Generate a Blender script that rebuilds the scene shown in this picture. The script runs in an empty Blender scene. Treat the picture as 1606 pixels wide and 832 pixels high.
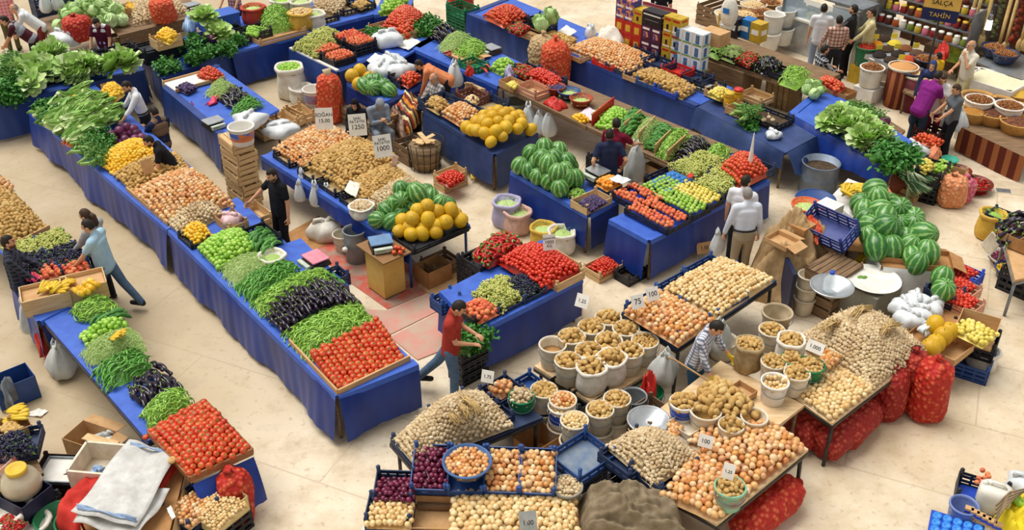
import bpy,math,random
import numpy as np
from mathutils import Vector,Matrix,Quaternion
S=bpy.context.scene
COL=S.collection
RD=random.Random(11)
# --- camera,sky,sun,exposure
CAMH,FPX,TILT=9.7,1600.0,math.radians(33.0)
cam_d=bpy.data.cameras.new('camera');cam=bpy.data.objects.new('camera',cam_d);COL.objects.link(cam)
cam.location=(0,0,CAMH);cam.rotation_euler=(math.pi/2 - TILT,0,0)
cam_d.sensor_fit='HORIZONTAL';cam_d.sensor_width=36.0;cam_d.lens=36.0*FPX/1606.0
cam_d.clip_end=300
S.camera=cam
W_=bpy.data.worlds.new('hall_daylight');S.world=W_;W_.use_nodes=True
_bg=W_.node_tree.nodes['Background']
_bg.inputs[0].default_value=(1.0,0.985,0.96,1);_bg.inputs[1].default_value=0.5
sun_d=bpy.data.lights.new('roof_daylight','SUN');sun_d.energy=3.0;sun_d.angle=math.radians(45);sun_d.color=(1.0,0.975,0.93)
sun=bpy.data.objects.new('roof_daylight',sun_d);COL.objects.link(sun);sun.rotation_euler=(math.radians(-12),math.radians(-20),0)
S.view_settings.view_transform='Standard';S.view_settings.look='None'
S.view_settings.gamma=1.0;S.view_settings.use_curve_mapping=False
S.view_settings.exposure=0.2
# --- layout:where a point of the photo lies at height z
_FW=Vector((0,math.cos(TILT),-math.sin(TILT)));_UP=Vector((0,math.sin(TILT),math.cos(TILT)))
def P(px,py,z=0.0):
 d=Vector(((px-803)/FPX,0,0)) + _UP*(-(py-416)/FPX) + _FW
 t=(z-CAMH)/d.z
 return Vector((d.x*t,d.y*t,z))
def depth(p):return (Vector(p)-Vector((0,0,CAMH))).dot(_FW)
def proj(p):
 q=Vector(p)-Vector((0,0,CAMH));d=q.dot(_FW)
 return 803+FPX*q.x/d,416-FPX*q.dot(_UP)/d
def heading(a,b,z=0.8):
 d=P(*b,z)-P(*a,z);return math.atan2(d.y,d.x)
# --- mesh builder
class MB:
 def __init__(s):s.v=[];s.f=[];s.m=[];s.sm=[]
 def add(s,vs,fs,mi=0,M=None,smooth=True):
  b=len(s.v)
  s.v += [tuple(M @ Vector(v)) for v in vs] if M is not None else [tuple(v) for v in vs]
  s.f += [tuple(i+b for i in f) for f in fs];s.m += [mi]*len(fs);s.sm += [smooth]*len(fs)
  return s
 def box(s,c,d,mi=0,rz=0,M=None,taper=1.0):
  x,y,z=d[0]/2,d[1]/2,d[2]/2
  vs=[Vector((i*x*(taper if k < 0 else 1),j*y*(taper if k < 0 else 1),k*z)) for k in (-1,1) for i,j in ((-1,-1),(1,-1),(1,1),(-1,1))]
  T=Matrix.Translation(c) @ Matrix.Rotation(rz,4,'Z')
  if M is not None:T=M @ T
  return s.add(vs,[(3,2,1,0),(4,5,6,7),(0,1,5,4),(1,2,6,5),(2,3,7,6),(3,0,4,7)],mi,T,False)
 def beam(s,a,b,w,h,mi=0):
  a,b=Vector(a),Vector(b);d=b-a;L=d.length
  q=d.to_track_quat('X','Z');M=Matrix.Translation((a+b)/2) @ q.to_matrix().to_4x4()
  return s.box((0,0,0),(L,w,h),mi,M=M)
 def tube(s,pts,rs,n=8,mi=0,caps=True,sq=1.0):
  pts=[Vector(p) for p in pts]
  if not hasattr(rs,'__len__'):rs=[rs]*len(pts)
  b=[];fs=[];N=len(pts);up=None
  for i,p in enumerate(pts):
   t=(pts[min(i+1,N-1)]-pts[max(i-1,0)]).normalized()
   if up is None:up=t.orthogonal().normalized()
   up=(up-t*up.dot(t)).normalized() if (up-t*up.dot(t)).length > 1e-4 else t.orthogonal().normalized()
   w=t.cross(up)
   for k in range(n):
    a=2*math.pi*k/n;b.append(p+(up*math.cos(a)+w*math.sin(a)*sq)*rs[i])
  for i in range(N-1):
   for k in range(n):fs.append((i*n+k,i*n+(k+1) % n,(i+1)*n+(k+1) % n,(i+1)*n+k))
  if caps:fs.append(tuple(range(n-1,-1,-1)));fs.append(tuple((N-1)*n+k for k in range(n)))
  return s.add(b,fs,mi)
 def lathe(s,prof,n=16,c=(0,0,0),mi=0,M=None,fn=None,smooth=True):
  vs=[];fs=[];c=Vector(c)
  for r,z in prof:
   for k in range(n):
    a=2*math.pi*k/n;q=r*(fn(a,r,z) if fn else 1)
    vs.append(c+Vector((q*math.cos(a),q*math.sin(a),z)))
  for i in range(len(prof)-1):
   for k in range(n):fs.append((i*n+k,i*n+(k+1) % n,(i+1)*n+(k+1) % n,(i+1)*n+k))
  return s.add(vs,fs,mi,M,smooth)
 def ell(s,c,r,nu=10,nv=7,mi=0,M=None,fn=None):
  if not hasattr(r,'__len__'):r=(r,r,r)
  vs=[(0,0,-1)];c=Vector(c)
  for j in range(1,nv):
   t=-math.pi/2+math.pi*j/nv
   for k in range(nu):
    a=2*math.pi*k/nu;vs.append((math.cos(t)*math.cos(a),math.cos(t)*math.sin(a),math.sin(t)))
  vs.append((0,0,1));L=len(vs)-1;fs=[]
  for k in range(nu):
   fs.append((0,1+(k+1) % nu,1+k));fs.append((L,L-nu+k,L-nu+(k+1) % nu))
  for j in range(nv-2):
   for k in range(nu):fs.append((1+j*nu+k,1+j*nu+(k+1) % nu,1+(j+1)*nu+(k+1) % nu,1+(j+1)*nu+k))
  out=[]
  for v in vs:
   v=Vector(v);q=fn(v) if fn else 1
   out.append(c+Vector((v.x*r[0],v.y*r[1],v.z*r[2]))*q)
  return s.add(out,fs,mi,M)
 def grid(s,fn,nu,nv,mi=0,smooth=True,two=0.0):
  vs=[Vector(fn(i/nu,j/nv)) for j in range(nv+1) for i in range(nu+1)]
  fs=[(j*(nu+1)+i,j*(nu+1)+i+1,(j+1)*(nu+1)+i+1,(j+1)*(nu+1)+i) for j in range(nv) for i in range(nu)]
  return s.add(vs,fs,mi,None,smooth)
 def prism(s,poly,z0,z1,mi=0):
  n=len(poly);vs=[(p[0],p[1],z0) for p in poly]+[(p[0],p[1],z1) for p in poly]
  a=sum(poly[i][0]*poly[(i+1) % n][1]-poly[(i+1) % n][0]*poly[i][1] for i in range(n))
  o=1 if a > 0 else -1
  fs=[tuple(range(n))[::-o],tuple(range(n,2*n))[::o]]+[((i,(i+1) % n,n+(i+1) % n,n+i) if o > 0 else (n+i,n+(i+1) % n,(i+1) % n,i)) for i in range(n)]
  return s.add(vs,fs,mi,None,False)
 def mesh(s,name,mats):
  me=bpy.data.meshes.new(name);me.from_pydata(s.v,[],s.f)
  if not hasattr(mats,'__len__'):mats=[mats]
  for m in mats:me.materials.append(m)
  me.polygons.foreach_set('material_index',s.m);me.polygons.foreach_set('use_smooth',s.sm)
  me.update();return me
def tag(o,label=None,cat=None,group=None,kind=None):
 if label:o['label']=label
 if cat:o['category']=cat
 if group:o['group']=group
 if kind:o['kind']=kind
 return o
def ob(name,me,parent=None,loc=None,rz=0.0):
 o=bpy.data.objects.new(name,me);COL.objects.link(o)
 if parent is not None:o.parent=parent
 if loc is not None:o.location=loc
 if rz:o.rotation_euler=(0,0,rz)
 return o
def part(name,mb,mats,parent,loc=None,rz=0.0,label=None):
 o=ob(name,mb.mesh(name,mats),parent,loc,rz)
 if label:o['label']=label
 return o
def thing(name,label,cat,loc=(0,0,0),rz=0.0,group=None):
 o=bpy.data.objects.new(name,None);COL.objects.link(o);o.location=loc;o.rotation_euler=(0,0,rz)
 o.empty_display_size=0.1
 return tag(o,label,cat,group)
def single(name,mb,mats,label,cat,loc=None,rz=0.0,group=None):
 return tag(ob(name,mb.mesh(name,mats),None,loc,rz),label,cat,group)
def dup(root,loc,rz=None,label=None,group=None,scale=None):
 r=root.copy();COL.objects.link(r);r.location=loc
 if rz is not None:r.rotation_euler=(0,0,rz)
 if label:r['label']=label
 if group:r['group']=group
 if scale:r.scale=(scale,)*3
 for ch in root.children:
  c=ch.copy();COL.objects.link(c);c.parent=r
  for g in ch.children:
   d=g.copy();COL.objects.link(d);d.parent=c
 return r
# --- materials
def lin(h):
 if not isinstance(h,str):return (*h,1.0)[:4]
 h=h.lstrip('#');o=[]
 for i in (0,2,4):
  c=int(h[i:i+2],16)/255;o.append(c/12.92 if c <= .04045 else ((c+.055)/1.055)**2.4)
 return (*o,1.0)
class NT:
 def __init__(s,name):
  s.m=bpy.data.materials.new(name);s.m.use_nodes=True;s.t=s.m.node_tree
  s.b=s.t.nodes['Principled BSDF']
 def n(s,typ,**kw):
  x=s.t.nodes.new(typ)
  for k,v in kw.items():
   if k.startswith('i_'):x.inputs[k[2:].replace('_',' ')].default_value=v
   else:setattr(x,k,v)
  return x
 def l(s,a,b):s.t.links.new(a,b)
 def val(s,x,y,op='MULTIPLY'):
  m=s.n('ShaderNodeMath',operation=op)
  for i,q in enumerate((x,y)):
   if q is None:continue
   if isinstance(q,(int,float)):m.inputs[i].default_value=q
   else:s.l(q,m.inputs[i])
  return m.outputs[0]
 def ramp(s,fac,stops,interp='LINEAR'):
  r=s.n('ShaderNodeValToRGB');e=r.color_ramp.elements;r.color_ramp.interpolation=interp
  while len(e) < len(stops):e.new(0.5)
  for k,(p,c) in zip(e,stops):k.position=p;k.color=lin(c)
  s.l(fac,r.inputs[0]);return r.outputs[0]
 def mix(s,a,b,fac,mode='MIX'):
  m=s.n('ShaderNodeMix',data_type='RGBA',blend_type=mode)
  for sock,q in ((m.inputs[0],fac),(m.inputs[6],a),(m.inputs[7],b)):
   if isinstance(q,(int,float)):sock.default_value=q
   elif isinstance(q,(str,tuple)):sock.default_value=lin(q)
   else:s.l(q,sock)
  return m.outputs[2]
 def noise(s,scale=5.0,detail=3.0,coord='Object',rough=.55,stretch=None):
  c=s.n('ShaderNodeTexCoord').outputs[coord]
  if stretch:
   mp=s.n('ShaderNodeMapping');mp.inputs['Scale'].default_value=stretch;s.l(c,mp.inputs[0]);c=mp.outputs[0]
  x=s.n('ShaderNodeTexNoise');x.inputs['Scale'].default_value=scale;x.inputs['Detail'].default_value=detail;x.inputs['Roughness'].default_value=rough
  s.l(c,x.inputs['Vector']);return x.outputs['Fac']
 def rnd(s):
  a=s.n('ShaderNodeObjectInfo').outputs['Random'];g=s.n('ShaderNodeNewGeometry').outputs['Random Per Island']
  return s.val(s.val(a,s.val(g,7.31),'ADD'),None,'FRACT')
 def bump(s,h,strength=.3,dist=.01):
  b=s.n('ShaderNodeBump');b.inputs['Strength'].default_value=strength;b.inputs['Distance'].default_value=dist
  s.l(h,b.inputs['Height']);s.l(b.outputs[0],s.b.inputs['Normal'])
 def out(s,color=None,rough=.6,spec=.4,metal=0.0,alpha=None,trans=0.0):
  if color is not None:
   if isinstance(color,(str,tuple)):s.b.inputs['Base Color'].default_value=lin(color)
   else:s.l(color,s.b.inputs['Base Color'])
  s.b.inputs['Roughness'].default_value=rough;s.b.inputs['Specular IOR Level'].default_value=spec
  s.b.inputs['Metallic'].default_value=metal
  if trans:s.b.inputs['Transmission Weight'].default_value=trans
  if alpha is not None:s.b.inputs['Alpha'].default_value=alpha
  return s.m
_MC={}
def plain(name,c,c2=None,rough=.6,spec=.35,scale=6.0,stretch=None,bump=0.0,metal=0.0,alpha=None,lo=.35,hi=.65,detail=3.0,trans=0.0):
 if name in _MC:return _MC[name]
 t=NT(name);col=c
 if c2 or bump:
  nz=t.noise(scale,detail,'Object',.6,stretch)
  if c2:col=t.ramp(nz,[(lo,c),(hi,c2)])
  if bump:t.bump(nz,bump,.02)
 _MC[name]=t.out(col,rough,spec,metal,alpha,trans);return _MC[name]
def vary(name,pal,rough=.4,spec=.4,mottle=None,mscale=4.0,bump=0.0,mamt=.5):
 pass
 if name in _MC:return _MC[name]
 t=NT(name);k=len(pal)
 col=t.ramp(t.rnd(),[(i/max(1,k-1),c) for i,c in enumerate(pal)])
 if mottle:
  nz=t.noise(mscale,3.0,'Object');f=t.n('ShaderNodeMapRange');f.inputs[1].default_value=.42;f.inputs[2].default_value=.7;f.inputs[4].default_value=mamt
  t.l(nz,f.inputs[0]);col=t.mix(col,mottle,f.outputs[0])
  if bump:t.bump(nz,bump,.02)
 _MC[name]=t.out(col,rough,spec);return _MC[name]
def wood(name,c,c2,scale=3.0):
 return plain(name,c,c2,.7,.25,scale,(1,9,9),.15)
def plaid(name,base,stripe,k=16.0,stripe2=None,w=.4,only=None):
 if name in _MC:return _MC[name]
 t=NT(name);sp=t.n('ShaderNodeSeparateXYZ');t.l(t.n('ShaderNodeTexCoord').outputs['Object'],sp.inputs[0])
 def band(o,kk,ww):return t.val(t.val(t.val(o,kk),None,'FRACT'),ww,'LESS_THAN')
 col=base
 if only != 'z':col=t.mix(col,stripe,t.val(band(sp.outputs[0],k,w),.65))
 if only != 'x':col=t.mix(col,stripe2 or stripe,t.val(band(sp.outputs[2],k,w),.65))
 _MC[name]=t.out(col,.85,.2);return _MC[name]
# --- shared materials
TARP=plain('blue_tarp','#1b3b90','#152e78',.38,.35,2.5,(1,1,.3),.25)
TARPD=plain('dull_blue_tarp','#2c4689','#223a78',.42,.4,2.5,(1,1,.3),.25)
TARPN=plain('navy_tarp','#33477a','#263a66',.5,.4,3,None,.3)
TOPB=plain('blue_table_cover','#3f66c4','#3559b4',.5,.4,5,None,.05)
OLDW=wood('old_wood','#8f7356','#6e563f');CRW=wood('crate_wood','#cfa877','#b98d5c');PALEW=wood('pale_wood','#dcbd8e','#c9a371')
PLYW=plain('plywood','#e3c8a0','#cfae80',.75,.2,4,(1,5,1))
CARD=plain('cardboard','#b98a5b','#a87a4c',.85,.15,6);CARDL=plain('pale_cardboard','#cda577','#bd9364',.85,.15,6)
WHITE=plain('white_plastic','#ece9e2','#dcd7cc',.45,.4,5);CREAM=plain('cream_bucket','#e2d8c4','#cfc2aa',.5,.35,7)
BLUEP=plain('blue_crate_plastic','#2b4f8e','#1f3f78',.45,.4,4);NAVYP=plain('navy_crate_plastic','#2a3a5c','#1f2c49',.5,.4,4)
BLACKP=plain('black_crate_plastic','#26282f','#181a20',.45,.4,4);BRIGHTB=plain('bright_blue_plastic','#2a4fc0','#2344ac',.4,.4,4)
GREENP=plain('green_plastic','#1f7a4c','#17643c',.45,.4,4);REDP=plain('red_plastic','#cf2f24','#b8261d',.45,.4,4)
METAL=plain('grey_metal','#8f9499','#757b80',.4,.5,6,None,0,.6);DARKM=plain('dark_metal','#33302e','#45403b',.5,.4,6,None,0,.4)
STEEL=plain('bright_steel','#c9ccce','#b2b6b9',.3,.5,5,None,0,.7)
LINEN=plain('white_sack','#e6e1d6','#d3cbbb',.85,.2,9,None,.3);JUTE=plain('jute','#b39d77','#97815d',.9,.1,12,None,.4)
BURLAP=plain('dirty_canvas','#8d7d66','#75664f',.92,.1,7,None,.3)
PBAG=plain('plastic_bag','#dfe2e3','#cdd2d4',.35,.4,6,None,.4);GBAG=plain('grey_plastic_bag','#c9ccc8','#b7bbb6',.35,.4,6,None,.4)
PAPER=plain('white_paper','#efece5','#e2ddd2',.8,.2,5);INK=plain('black_ink','#1c1c22',None,.7)
SOIL=plain('dark_crate_bottom','#5a4a3a','#43372b',.9,.1,12)
PINKP=plain('pink_plastic','#e58fa0','#d27788',.4,.4,5);LILAC=plain('lilac_sack','#b9b3cf','#a49dbd',.7,.3,8)
YELSACK=plain('yellow_sack','#d9b24c','#c49a38',.7,.3,8);WATER=plain('clear_plastic','#dfe9ee',None,.1,.5,alpha=.45)
SKIN=plain('skin','#d6a07c','#cc9470',.55,.35,9);SKIN2=plain('tan_skin','#b47a55','#a66d49',.55,.35,9);LIPS=plain('lips','#9c5344',None,.5)
EYE=plain('eye_dark','#241c18',None,.3);HAIRB=plain('black_hair','#1f1915','#2c231d',.6,.3,40);HAIRG=plain('grey_hair','#9a9691','#7d7974',.7,.3,40);HAIRBR=plain('brown_hair','#4a3222','#38261a',.6,.3,40)
# --- floor
def floor_mat():
 t=NT('worn_concrete')
 big=t.noise(.22,4,'Object');mid=t.noise(1.6,5,'Object',.65);fine=t.noise(28,3,'Object',.7);spk=t.noise(9,2,'Object',.5)
 c=t.ramp(mid,[(.28,'#bba88b'),(.42,'#d2c0a4'),(.55,'#dfcfb5'),(.72,'#e8dbc5')])
 f=t.n('ShaderNodeMapRange');f.inputs[1].default_value=.45;f.inputs[2].default_value=.64;f.inputs[4].default_value=.6;t.l(big,f.inputs[0])
 c=t.mix(c,'#c2aa83',f.outputs[0])
 g=t.n('ShaderNodeMapRange');g.inputs[1].default_value=.6;g.inputs[2].default_value=.72;g.inputs[4].default_value=.4;t.l(spk,g.inputs[0])
 c=t.mix(c,'#9c8566',g.outputs[0])
 h=t.n('ShaderNodeMapRange');h.inputs[1].default_value=.62;h.inputs[2].default_value=.75;h.inputs[4].default_value=.45;t.l(fine,h.inputs[0])
 c=t.mix(c,'#8d7960',h.outputs[0])
 st=t.noise(2.6,6,'Object',.75);k=t.n('ShaderNodeMapRange');k.inputs[1].default_value=.6;k.inputs[2].default_value=.7;k.inputs[4].default_value=.5;t.l(st,k.inputs[0])
 c=t.mix(c,'#a38f70',k.outputs[0])
 mp=t.n('ShaderNodeMapping');mp.inputs['Rotation'].default_value=(0,0,math.radians(24));t.l(t.n('ShaderNodeTexCoord').outputs['Object'],mp.inputs[0])
 br=t.n('ShaderNodeTexBrick');br.inputs['Scale'].default_value=.16;br.inputs['Mortar Size'].default_value=.0022;br.offset=0.5
 br.inputs['Color1'].default_value=br.inputs['Color2'].default_value=(0,0,0,1);br.inputs['Mortar'].default_value=(1,1,1,1)
 t.l(mp.outputs[0],br.inputs['Vector']);sp=t.n('ShaderNodeSeparateColor');t.l(br.outputs['Color'],sp.inputs[0])
 c=t.mix(c,'#a08c72',t.val(t.val(sp.outputs[0],mid),.7))
 sx=t.n('ShaderNodeSeparateXYZ');t.l(t.n('ShaderNodeTexCoord').outputs['Object'],sx.inputs[0]);q=t.n('ShaderNodeMapRange');q.inputs[1].default_value=3.2;q.inputs[2].default_value=5.6;q.inputs[4].default_value=.62
 t.l(t.val(t.val(sx.outputs[0],-1.0),t.val(t.val(mid,.5,'SUBTRACT'),7.0),'ADD'),q.inputs[0]);c=t.mix(c,'#a8926f',q.outputs[0])
 t.bump(fine,.08,.01)
 return t.out(c,.55,.35)
m=MB();m.box((0,22,-.05),(70,60,.1))
tag(ob('floor',m.mesh('floor',floor_mat())),kind='structure')
# --- produce:one mesh (or a few) of each kind,unit size
T={}
def tmpl(kind,mats,*mbs):T[kind]=[mb.mesh(kind,mats) for mb in mbs]
def R01():return RD.random()
def roundish(flat=.85,dent=.12,nu=10,nv=7,calyx=False,ribs=0,seed=0):
 m=MB()
 def fn(v):
  q=1-dent*max(0,v.z-.75)/.25
  if ribs:q *= 1+.05*math.cos(ribs*math.atan2(v.y,v.x)+seed)*(1-v.z*v.z)
  return q
 m.ell((0,0,0),(.5,.5,.5*flat),nu,nv,0,None,fn)
 if calyx:
  for k in range(5):
   a=2*math.pi*k/5;p=Vector((math.cos(a),math.sin(a),0));w=Vector((-p.y,p.x,0));z=.5*flat*(1-dent)
   m.add([w*.05+Vector((0,0,z)),w*-.05+Vector((0,0,z)),p*.26+Vector((0,0,z+.02))],[(0,1,2)],1)
  m.tube([(0,0,z-.03),(.01,.01,z+.09)],[.035,.03],5,1)
 return m
def lathe_item(prof,n=10,fn=None):m=MB();m.lathe(prof,n,fn=fn);return m
LEAFY=vary('stem_green',['#4f7d2c','#6d9a3c'],.6)
tmpl('tomato',[vary('tomato_red',['#c93a1a','#d44a24','#d15429','#bd3014','#dd6434'],.26,.5),LEAFY],roundish(.84,.16,12,8,True,5),roundish(.9,.12,12,8,True,4,1.0))
tmpl('plum_tomato',[vary('plum_tomato_red',['#cb3018','#c12812','#d64324'],.26,.5)],roundish(1.25,.05,9,7))
_on=[(0,-.44),(.2,-.42),(.42,-.26),(.5,0),(.43,.22),(.22,.38),(.07,.47),(.04,.62),(0,.63)]
_onm=dict(rough=.35,spec=.45,mscale=5.0,mamt=.22)
tmpl('golden_onion',[vary('golden_onion_skin',['#cb7f3c','#d59850','#e0b478','#be6e30','#e8cda0','#d08b42'],mottle='#f3d9b0',**_onm)],lathe_item(_on),lathe_item([(r*1.04,z*.9) for r,z in _on]))
tmpl('pale_onion',[vary('pale_onion_skin',['#dbb676','#e2c68c','#cfa05e','#e8d2a0','#d8ac68'],mottle='#f4e6c2',**_onm)],lathe_item(_on),lathe_item([(r*1.04,z*.9) for r,z in _on]))
tmpl('red_onion',[vary('red_onion_skin',['#5d1430','#74203f','#4a1028','#86304c'],.25,.5)],lathe_item([(r,z*.88) for r,z in _on],12))
def pot(sd):
 r=random.Random(sd);k=[r.uniform(-1,1) for _ in range(6)]
 m=MB();m.ell((0,0,0),(.62,.45,.42),10,7,0,None,lambda v:1+.07*math.sin(3*v.x+k[0]*3)+.07*math.sin(4*v.y+2*v.z+k[1]*3)+.04*k[2]*v.x);return m
tmpl('potato',[vary('potato_skin',['#c29b5a','#cea968','#b38c4e','#d8b97a','#c69a58'],.75,.25,'#94713f',6.0,.2,.4)],pot(1),pot(2),pot(3))
def garl():
 pr=[(0,-.36),(.2,-.38),(.45,-.2),(.5,0),(.4,.2),(.17,.36),(.07,.5),(.055,.8),(0,.82)]
 return lathe_item(pr,14,lambda a,r,z:1+.09*math.cos(7*a)*(1 if z < .3 else 0))
tmpl('garlic_bulb',[vary('garlic_skin',['#d9c39c','#ccb48a','#e2d0ad','#bfa379','#d4bc94'],.7,.3,'#9c7d58',4.0,.1,.6)],garl(),lathe_item([(0,-.34),(.2,-.36),(.46,-.16),(.48,.03),(.3,.28),(.1,.42),(.07,.6),(.12,.95),(0,.97)],14,lambda a,r,z:1+.1*math.cos(6*a)*(1 if z < .3 else 0)))
tmpl('lemon',[vary('lemon_yellow',['#eab61f','#f0c636','#e6aa17','#f2d25a'],.4,.4)],lathe_item([(0,-.62),(.1,-.55),(.3,-.42),(.47,-.12),(.47,.12),(.3,.42),(.1,.55),(0,.62)],10))
tmpl('quince',[vary('yellow_pome',['#e2cf62','#d8c350','#ebdc80'],.4,.4)],roundish(.95,.1,10,7))
tmpl('green_apple',[vary('apple_green',['#8fb83a','#a5c850','#7faa30','#b3cf63'],.3,.45),LEAFY],roundish(.92,.16,11,8))
tmpl('peach',[vary('peach_red',['#d5543a','#dd6a45','#c9432f','#e48a5a','#bb3a30'],.6,.3,'#e8a46a',2.0,0,.6)],roundish(.95,.1,11,8))
tmpl('orange',[vary('orange_peel',['#ee9a2c','#f0a840','#e88a1e'],.45,.4)],roundish(.96,.04))
tmpl('plum',[vary('plum_skin',['#3b2c4e','#4d3b63','#5d4a72','#2d2340'],.5,.35)],roundish(1.2,.04,8,6))
tmpl('nut',[vary('nut_brown',['#8a5630','#a06a3c','#74441f','#b58352'],.7,.25)],roundish(.8,.04,7,5))
def mel(long=1.15,ribs=0):
 m=MB();m.ell((0,0,0),(.5,.5,.5*long),18,12,0,None,lambda v:1-.03*max(0,abs(v.z)-.9)*10+.012*ribs*math.cos(10*math.atan2(v.y,v.x))*(1-v.z*v.z))
 m.tube([(0,0,.5*long-.02),(.02,.01,.5*long+.06)],[.022,.018],5,1);return m
def wm_mat():
 t=NT('watermelon_rind');tc=t.n('ShaderNodeTexCoord').outputs['Object'];sp=t.n('ShaderNodeSeparateXYZ');t.l(tc,sp.inputs[0])
 a=t.val(sp.outputs[1],sp.outputs[0],'ARCTAN2')
 nz=t.noise(7,4,'Object',.6,(1,1,.7));rnd=t.n('ShaderNodeObjectInfo').outputs['Random']
 w=t.val(t.val(t.val(a,10.0),t.val(nz,5.0),'ADD'),t.val(rnd,20.0),'ADD')
 s=t.val(w,None,'SINE')
 dark=t.ramp(rnd,[(0,'#356f2c'),(.5,'#47843a'),(1,'#2c622a')]);light=t.ramp(rnd,[(0,'#7da853'),(.5,'#a2c275'),(1,'#689a4c')])
 f=t.n('ShaderNodeMapRange');f.inputs[1].default_value=.3;f.inputs[2].default_value=.85;t.l(s,f.inputs[0])
 return t.out(t.mix(dark,light,f.outputs[0]),.3,.45)
tmpl('watermelon',[wm_mat(),LEAFY],mel(1.2),mel(1.08))
tmpl('yellow_melon',[vary('melon_yellow',['#d4a417','#dfb222','#c99a14','#d9ae30'],.45,.35,'#9c8422',9.0,.15,.5),LEAFY],mel(1.18,1),mel(1.05,1))
def curl(L=1.0,r0=.06,r1=.015,bend=.25,n=6,k=6,seed=0,cap=None,belly=.0):
 r=random.Random(seed);m=MB();ph=r.uniform(0,6.28);b=bend*r.uniform(.6,1.3)
 pts=[];rs=[]
 for i in range(k+1):
  u=i/k;pts.append((L*(u-.5),b*L*.5*math.sin(math.pi*u)+.05*L*math.sin(5*u+ph),.03*L*math.sin(4*u+ph)))
  e=min(1,u/.12+.25)*min(1,(1-u)/.1+.2);rs.append((r0+(r1-r0)*u+belly*math.sin(math.pi*u))*e)
 m.tube(pts,rs,n,0)
 if cap:
  p,q=Vector(pts[0]),Vector(pts[1]);d=(p-q).normalized()
  m.tube([p-d*.07*L,p,p+d*cap*L],[rs[1]*1.12,rs[0]*1.2,.018],6,1)
 return m
CHS=dict(L=1.0,r0=.072,r1=.02,bend=.35,cap=.12)
tmpl('green_chili',[vary('chili_green',['#97c546','#aad458','#84b53a','#b9dc70','#74a832'],.35,.45),LEAFY],*[curl(seed=i,**CHS) for i in range(4)])
tmpl('green_bean',[vary('bean_green',['#adc876','#bed488','#9bb960','#cadc9c'],.55,.3)],*[curl(1.0,.035,.025,.4,5,6,i) for i in range(4)])
tmpl('dark_chili',[vary('dark_chili_green',['#579838','#68a944','#49862f','#79b450'],.3,.45),LEAFY],*[curl(1.0,.085,.03,.35,7,6,i,.12) for i in range(4)])
tmpl('cucumber',[vary('cucumber_green',['#447c30','#376a2a','#54903c','#629a46'],.45,.35)],*[curl(1.0,.1,.085,.12,8,6,i,None,.03) for i in range(3)])
tmpl('eggplant',[vary('eggplant_skin',['#1c1222','#241629','#170f1c','#2b1a31'],.16,.6),vary('eggplant_cap',['#6f8f3c','#8aa552'],.6)],*[curl(1.0,.085,.125,.12,9,7,i,.1) for i in range(3)])
tmpl('green_pepper',[vary('sweet_pepper_green',['#8fc03a','#a3cd4c','#7cb12e','#b5d768'],.3,.45),LEAFY],*[roundish(1.15,.2,12,8,True,3+i,i) for i in range(2)])
tmpl('red_pepper',[vary('sweet_pepper_red',['#b3161a','#c42122','#9c1216','#d03028'],.25,.5),LEAFY],*[curl(1.0,.2,.05,.2,9,6,i,.15) for i in range(3)])
tmpl('carrot',[vary('carrot_orange',['#e57a2c','#dc6c20'],.6)],curl(1.0,.08,.02,.05,7,5,1))
def grapes(seed):
 r=random.Random(seed);m=MB();m.tube([(-.45,0,0),(.4,0,0),(.62,.02,.03)],[.04,.12,.02],6,1)
 for _ in range(46):
  u=r.random()**.8;x=-.48+.9*u;q=(.1+.22*math.sin(math.pi*min(1,.25+.7*u)))*math.sqrt(r.random());a=r.uniform(0,6.28)
  m.ell((x,q*math.cos(a),q*math.sin(a)),.085*r.uniform(.9,1.1),7,5,0)
 return m
tmpl('grape_bunch',[vary('grape_green',['#b9be5e','#c9c873','#a8b04e','#d2cf88'],.3,.45),LEAFY],grapes(1),grapes(2),grapes(3))
tmpl('black_grape_bunch',[vary('grape_black',['#2c2a40','#393751','#232136','#45435e'],.4,.4),LEAFY],grapes(4),grapes(5))
BANM=vary('banana_peel',['#e3bf35','#d9b02a','#ebcb50'],.5,.3)
def bananas():
 m=MB()
 for k in range(6):
  a=(k-2.5)*.2;M=Matrix.Rotation(a,4,'Z');pts=[M @ Vector((.08+.9*math.sin(t*1.25),0,.12*math.cos(t*2)+.06*(k % 2)+.28*t-.16)) for t in [i/6 for i in range(7)]]
  m.tube(pts,[.04,.07,.095,.1,.095,.07,.025],7,0)
 m.tube([(-.08,0,-.02),(.16,0,.0)],[.05,.09],7,1);return m
tmpl('banana_bunch',[BANM,plain('banana_stem','#7b6a2c')],bananas())
def leafquad(m,base,d,up,L,Wd,mi=0,curlz=.3,crinkle=.0,rr=RD,n=4):
 d=Vector(d).normalized();side=d.cross(Vector(up)).normalized();nrm=side.cross(d).normalized();base=Vector(base)
 vs=[];fs=[]
 for i in range(n+1):
  u=i/n;w=Wd*(.35+.65*math.sin(math.pi*(.12+.80*u)))*.5;c=base+d*(L*u)-nrm*(curlz*L*u*u)
  j=rr.uniform(-1,1)*crinkle
  vs += [c-side*w+nrm*(crinkle*.8+j*.3),c+nrm*(-.3*crinkle),c+side*w+nrm*(crinkle*.8-j*.3)]
 for i in range(n):
  for k in (0,1):fs.append((i*3+k,i*3+k+1,i*3+k+4,i*3+k+3))
 m.add(vs,fs,mi)
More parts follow.
